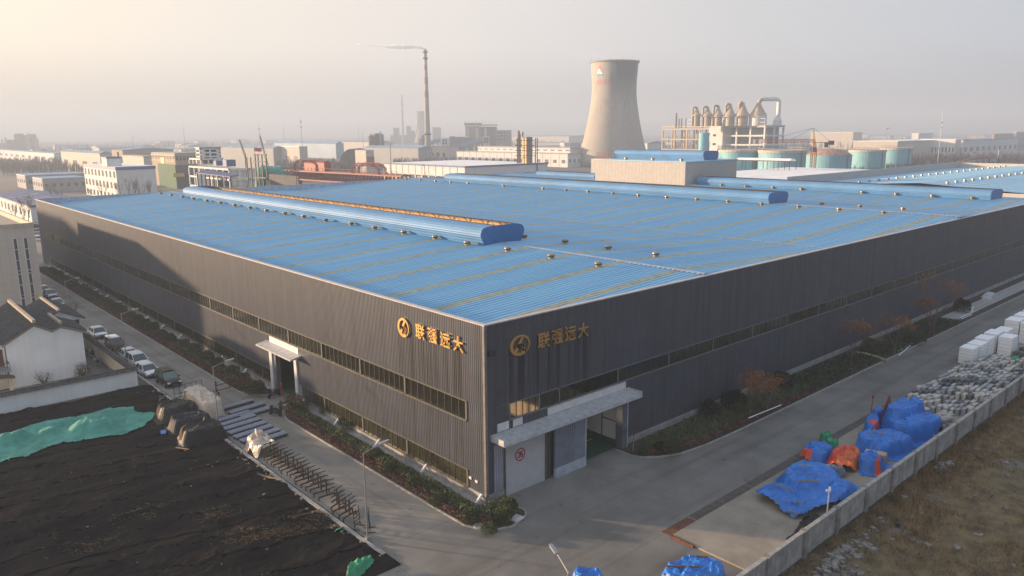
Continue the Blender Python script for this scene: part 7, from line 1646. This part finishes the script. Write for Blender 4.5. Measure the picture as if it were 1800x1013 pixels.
# car port on it
q1 = D(1293, 281, 335); q2 = D(1388, 284, 318); t = thing('carport_roof', 'long open canopy with pale curved roof on slim posts before the tanks', 'canopy', (q1.x, q1.y, 13.1)); d = (q2-q1); d.z = 0; d = d.normalized(); nn = Vector((-d.y, d.x, 0)); m = MB(); zc = q1.z; pr = [(0, 0), (1.6, .7), (3.2, .9), (4.8, .7), (6.4, 0)]
m.sheet([[Vector((p.x, p.y, zc+b_))+nn*a_ for a_, b_ in pr] for p in (q1, q2)]); m.sheet([[Vector((p.x, p.y, zc+b_-.25))+nn*a_ for a_, b_ in pr] for p in (q2, q1)]); m.build('roof', M['roof_white'], t); m = MB()
for k in range(6):
    p = q1.lerp(q2, k/5)
    for o_ in (.1, 6.3): m.tube(Vector((p.x, p.y, 13.05))+nn*o_, Vector((p.x, p.y, zc))+nn*o_, .14, None, 5)
m.bar(Vector((q1.x, q1.y, zc-.2)), Vector((q2.x, q2.y, zc-.2)), .3); m.build('post', M['dark_steel'], t)
# masts
for px, yt, yb_, dp, hd, lb in ((531.5, 206, 262, 720, 1, 'tall communication mast with antenna ring left of the silos'), (457, 219, 250, 900, 1, 'faint mast behind the longer crane jib'), (500, 222, 255, 1100, 0, 'thin faint mast in the haze left of the communication mast'), (325, 222, 256, 1000, 0, 'thin mast in the haze above the netted building'), (238, 239, 290, 600, 0, 'slim pole behind the white office'), (631, 222, 250, 1200, 0, 'thin mast in the haze left of the silos'), (639.5, 232, 275, 620, 0, 'thin pole in front of the dark coal store'), (687.5, 252, 300, 420, 2, 'grey concrete pole at the left end of the cream shed'),
                              (1648, 195, 288, 520, 1, 'tallest slim white mast at right, standing in the brown trees'), (1556, 226, 262, 760, 3, 'lamp mast with disc top behind the right tanks'), (1753, 264, 287, 540, 2, 'short concrete pole by the red roofed house')):
    q = D(px, yb_, dp); tp = D(px, yt, dp); t = thing('mast', lb, 'mast', (q.x, q.y, 0)); m = MB(); r0 = dp/FPX*(.9 if hd == 2 else .62); r1 = r0*.4 if hd in (0, 1) else r0*.8; m.tube((q.x, q.y, 0), (q.x, q.y, tp.z), r0, r1, 6); m.build('pole', M['pipe_white'] if px > 1600 else M['b_grey'], t)
    if hd in (1, 3):
        m = MB(); u = dp/FPX; zz = tp.z-8*u if px < 600 else tp.z-20*u
        if hd == 3: m.lathe([(.4*u, tp.z-1.5*u), (4*u, tp.z), (4*u, tp.z+.8*u), (.3*u, tp.z+1.2*u)], (q.x, q.y, 0), 12)
        else:
            for z_ in (zz, zz-9*u): m.lathe([(.5*u, z_-u), (2.2*u, z_), (2.2*u, z_+.4*u), (.5*u, z_+.6*u)], (q.x, q.y, 0), 10)
        m.build('antenna', M['b_grey'], t)
# left hazy refinery
t = thing('refinery', 'refinery silhouette with stacks fading in the left haze', 'refinery', D(30, 262, 1500).to_tuple()[:2]+(0,))
for xl, xr, yt in ((24, 41, 238), (41, 56, 244), (0, 24, 252), (8, 14, 246), (46, 52, 236), (25, 30, 235)): blk(t, xl, xr, yt, 1500, 'b_coal', 'unit_block', 20)
m = MB()
for px, yt, r in ((3, 245, 2), (9, 242, 2.2), (62, 243, 2.6), (50, 234, 1.6), (47, 239, 1.5)): q = D(px, yt, 1480); m.tube((q.x, q.y, 0), (q.x, q.y, q.z), r, r*.8, 8)
m.build('stack', M['chim_grey'], t)
t = thing('refinery', 'faint distant works with thin columns left of the second cooling tower', 'refinery', D(705, 245, 2100).to_tuple()[:2]+(0,))
for xl, xr, yt in ((691, 700, 225), (714, 721, 222), (722, 728, 230), (760, 774, 224), (686, 735, 238)): blk(t, xl, xr, yt, 2100, 'b_coal', 'unit_block', 20)
# scattered far sheds in the haze
rg = random.Random(31); u0 = None
for k in range(70):
    dep = rg.uniform(900, 2600); px = rg.uniform(-20, 1820)
    if 1020 < px < 1140 and dep < 1000: continue
    p = D(px, 240, dep); w, l, hh = rg.uniform(15, 50), rg.uniform(20, 80), rg.uniform(5, 12)
    if u0 is None:
        u0 = thing('distant_shed', 'small pale industrial shed far off in the haze', 'shed', (0, 0, 0), 0, 'distant sheds on the plain'); m = MB(); m.box(-.5, .5, -.5, .5, 0, 1); m.build('wall', M['b_cream'], u0, local=True); m = MB(); m.prism([(-.52, -.52, 1), (.52, -.52, 1), (0, -.52, 1.22)], (0, 1.04, 0)); m.build('roof', M['roof_pale_blue'], u0, local=True); o = u0
    else: o = dup(u0)
    o.location = (p.x, p.y, 0); o.scale = (w, l, hh); o.rotation_euler = (0, 0, rg.choice((0, 0, .1, 1.57)))
# woods: leafless tree belts that read as one brown mass
def belt(label, x0, x1, d0, d1, n, h, seed, matl='far_wood'):
    rg = random.Random(seed); m = MB()
    for k in range(n):
        dep = rg.uniform(d0, d1); p = D(rg.uniform(x0, x1), 250, dep); b_ = Vector((p.x, p.y, 0)); hh = h*rg.uniform(.7, 1.2); m.tube(b_, b_+Vector((0, 0, hh*.5)), .16, .1, 3, False)
        for j in range(26):
            z = hh*rg.uniform(.25, .75); a = rg.uniform(0, 6.28); s = b_+Vector((0, 0, z)); l = hh*rg.uniform(.15, .4); e = s+Vector((math.cos(a)*l*.45, math.sin(a)*l*.45, l)); w = Vector((-math.sin(a), math.cos(a), 0))*.16
            m.add([s-w, s+w, e], [(0, 1, 2)])
    tag(m.build('leafless_wood', M[matl], loc=(0, 0, 0)), label, 'wood', kind='stuff')
belt('brown leafless wood at left beyond the low workshops', -20, 150, 560, 800, 700, 8, 1); belt('brown leafless wood beside the red gantry', 484, 610, 480, 650, 480, 9, 2); belt('brown leafless wood beyond the second blue roof at right', 1470, 1830, 430, 700, 1500, 9, 3)
belt('thin brown trees in front of the cream workshop', 690, 800, 560, 740, 350, 7, 4); belt('trees in the haze between cooling tower and plant', 1120, 1240, 800, 1300, 300, 8, 5); belt('hazy wood across the right horizon', 1380, 1820, 900, 1900, 900, 12, 6); belt('hazy wood across the left horizon', -20, 480, 900, 2200, 800, 12, 7); belt('hazy wood left of the cooling tower', 880, 1040, 900, 1800, 500, 11, 8)
tp_ = [tree('poplar', '', (0, 0, 0), 13, 80+k, 4, trunk=.16, spread=.32, tl=.3) for k in range(2)]
spots = [(20, 350), (38, 362), (48, 372), (90, 340), (100, 338), (212, 338), (226, 335), (236, 336), (246, 336), (257, 337), (266, 336), (158, 340), (178, 342)]
for k, (px, py) in enumerate(spots):
    dep = 236 if px < 60 else 305; p = D(px, py, dep); o = tp_[k] if k < 2 else dup(tp_[k % 2]); o.location = (p.x, p.y, 0); s = rg.uniform(.75, 1.1); o.scale = (s, s, s); o.rotation_euler = (0, 0, rg.uniform(0, 6))
    tag(o, 'leafless slim tree standing in front of the white office' if px > 60 else 'leafless slim tree standing in front of the indigo roofed workshop', 'tree', 'bare trees before the white office' if px > 60 else 'bare trees before the indigo roof')
# ================================================================ haze
hz = MB(); hz.box(-5950, 5950, -5950, 5950, -1.2, 125); ho = hz.build('haze', bpy.data.materials.new('haze'), loc=(0, 0, 0)); ho['kind'] = 'stuff'
hm = bpy.data.materials['haze']; hm.use_nodes = True; n = hm.node_tree.nodes; n.remove(n['Principled BSDF'])
pv = n.new('ShaderNodeVolumePrincipled'); pv.inputs['Color'].default_value = (*HAZE_COL, 1); pv.inputs['Density'].default_value = HAZE_DENS; pv.inputs['Anisotropy'].default_value = .12
hm.node_tree.links.new(pv.outputs[0], n['Material Output'].inputs['Volume'])
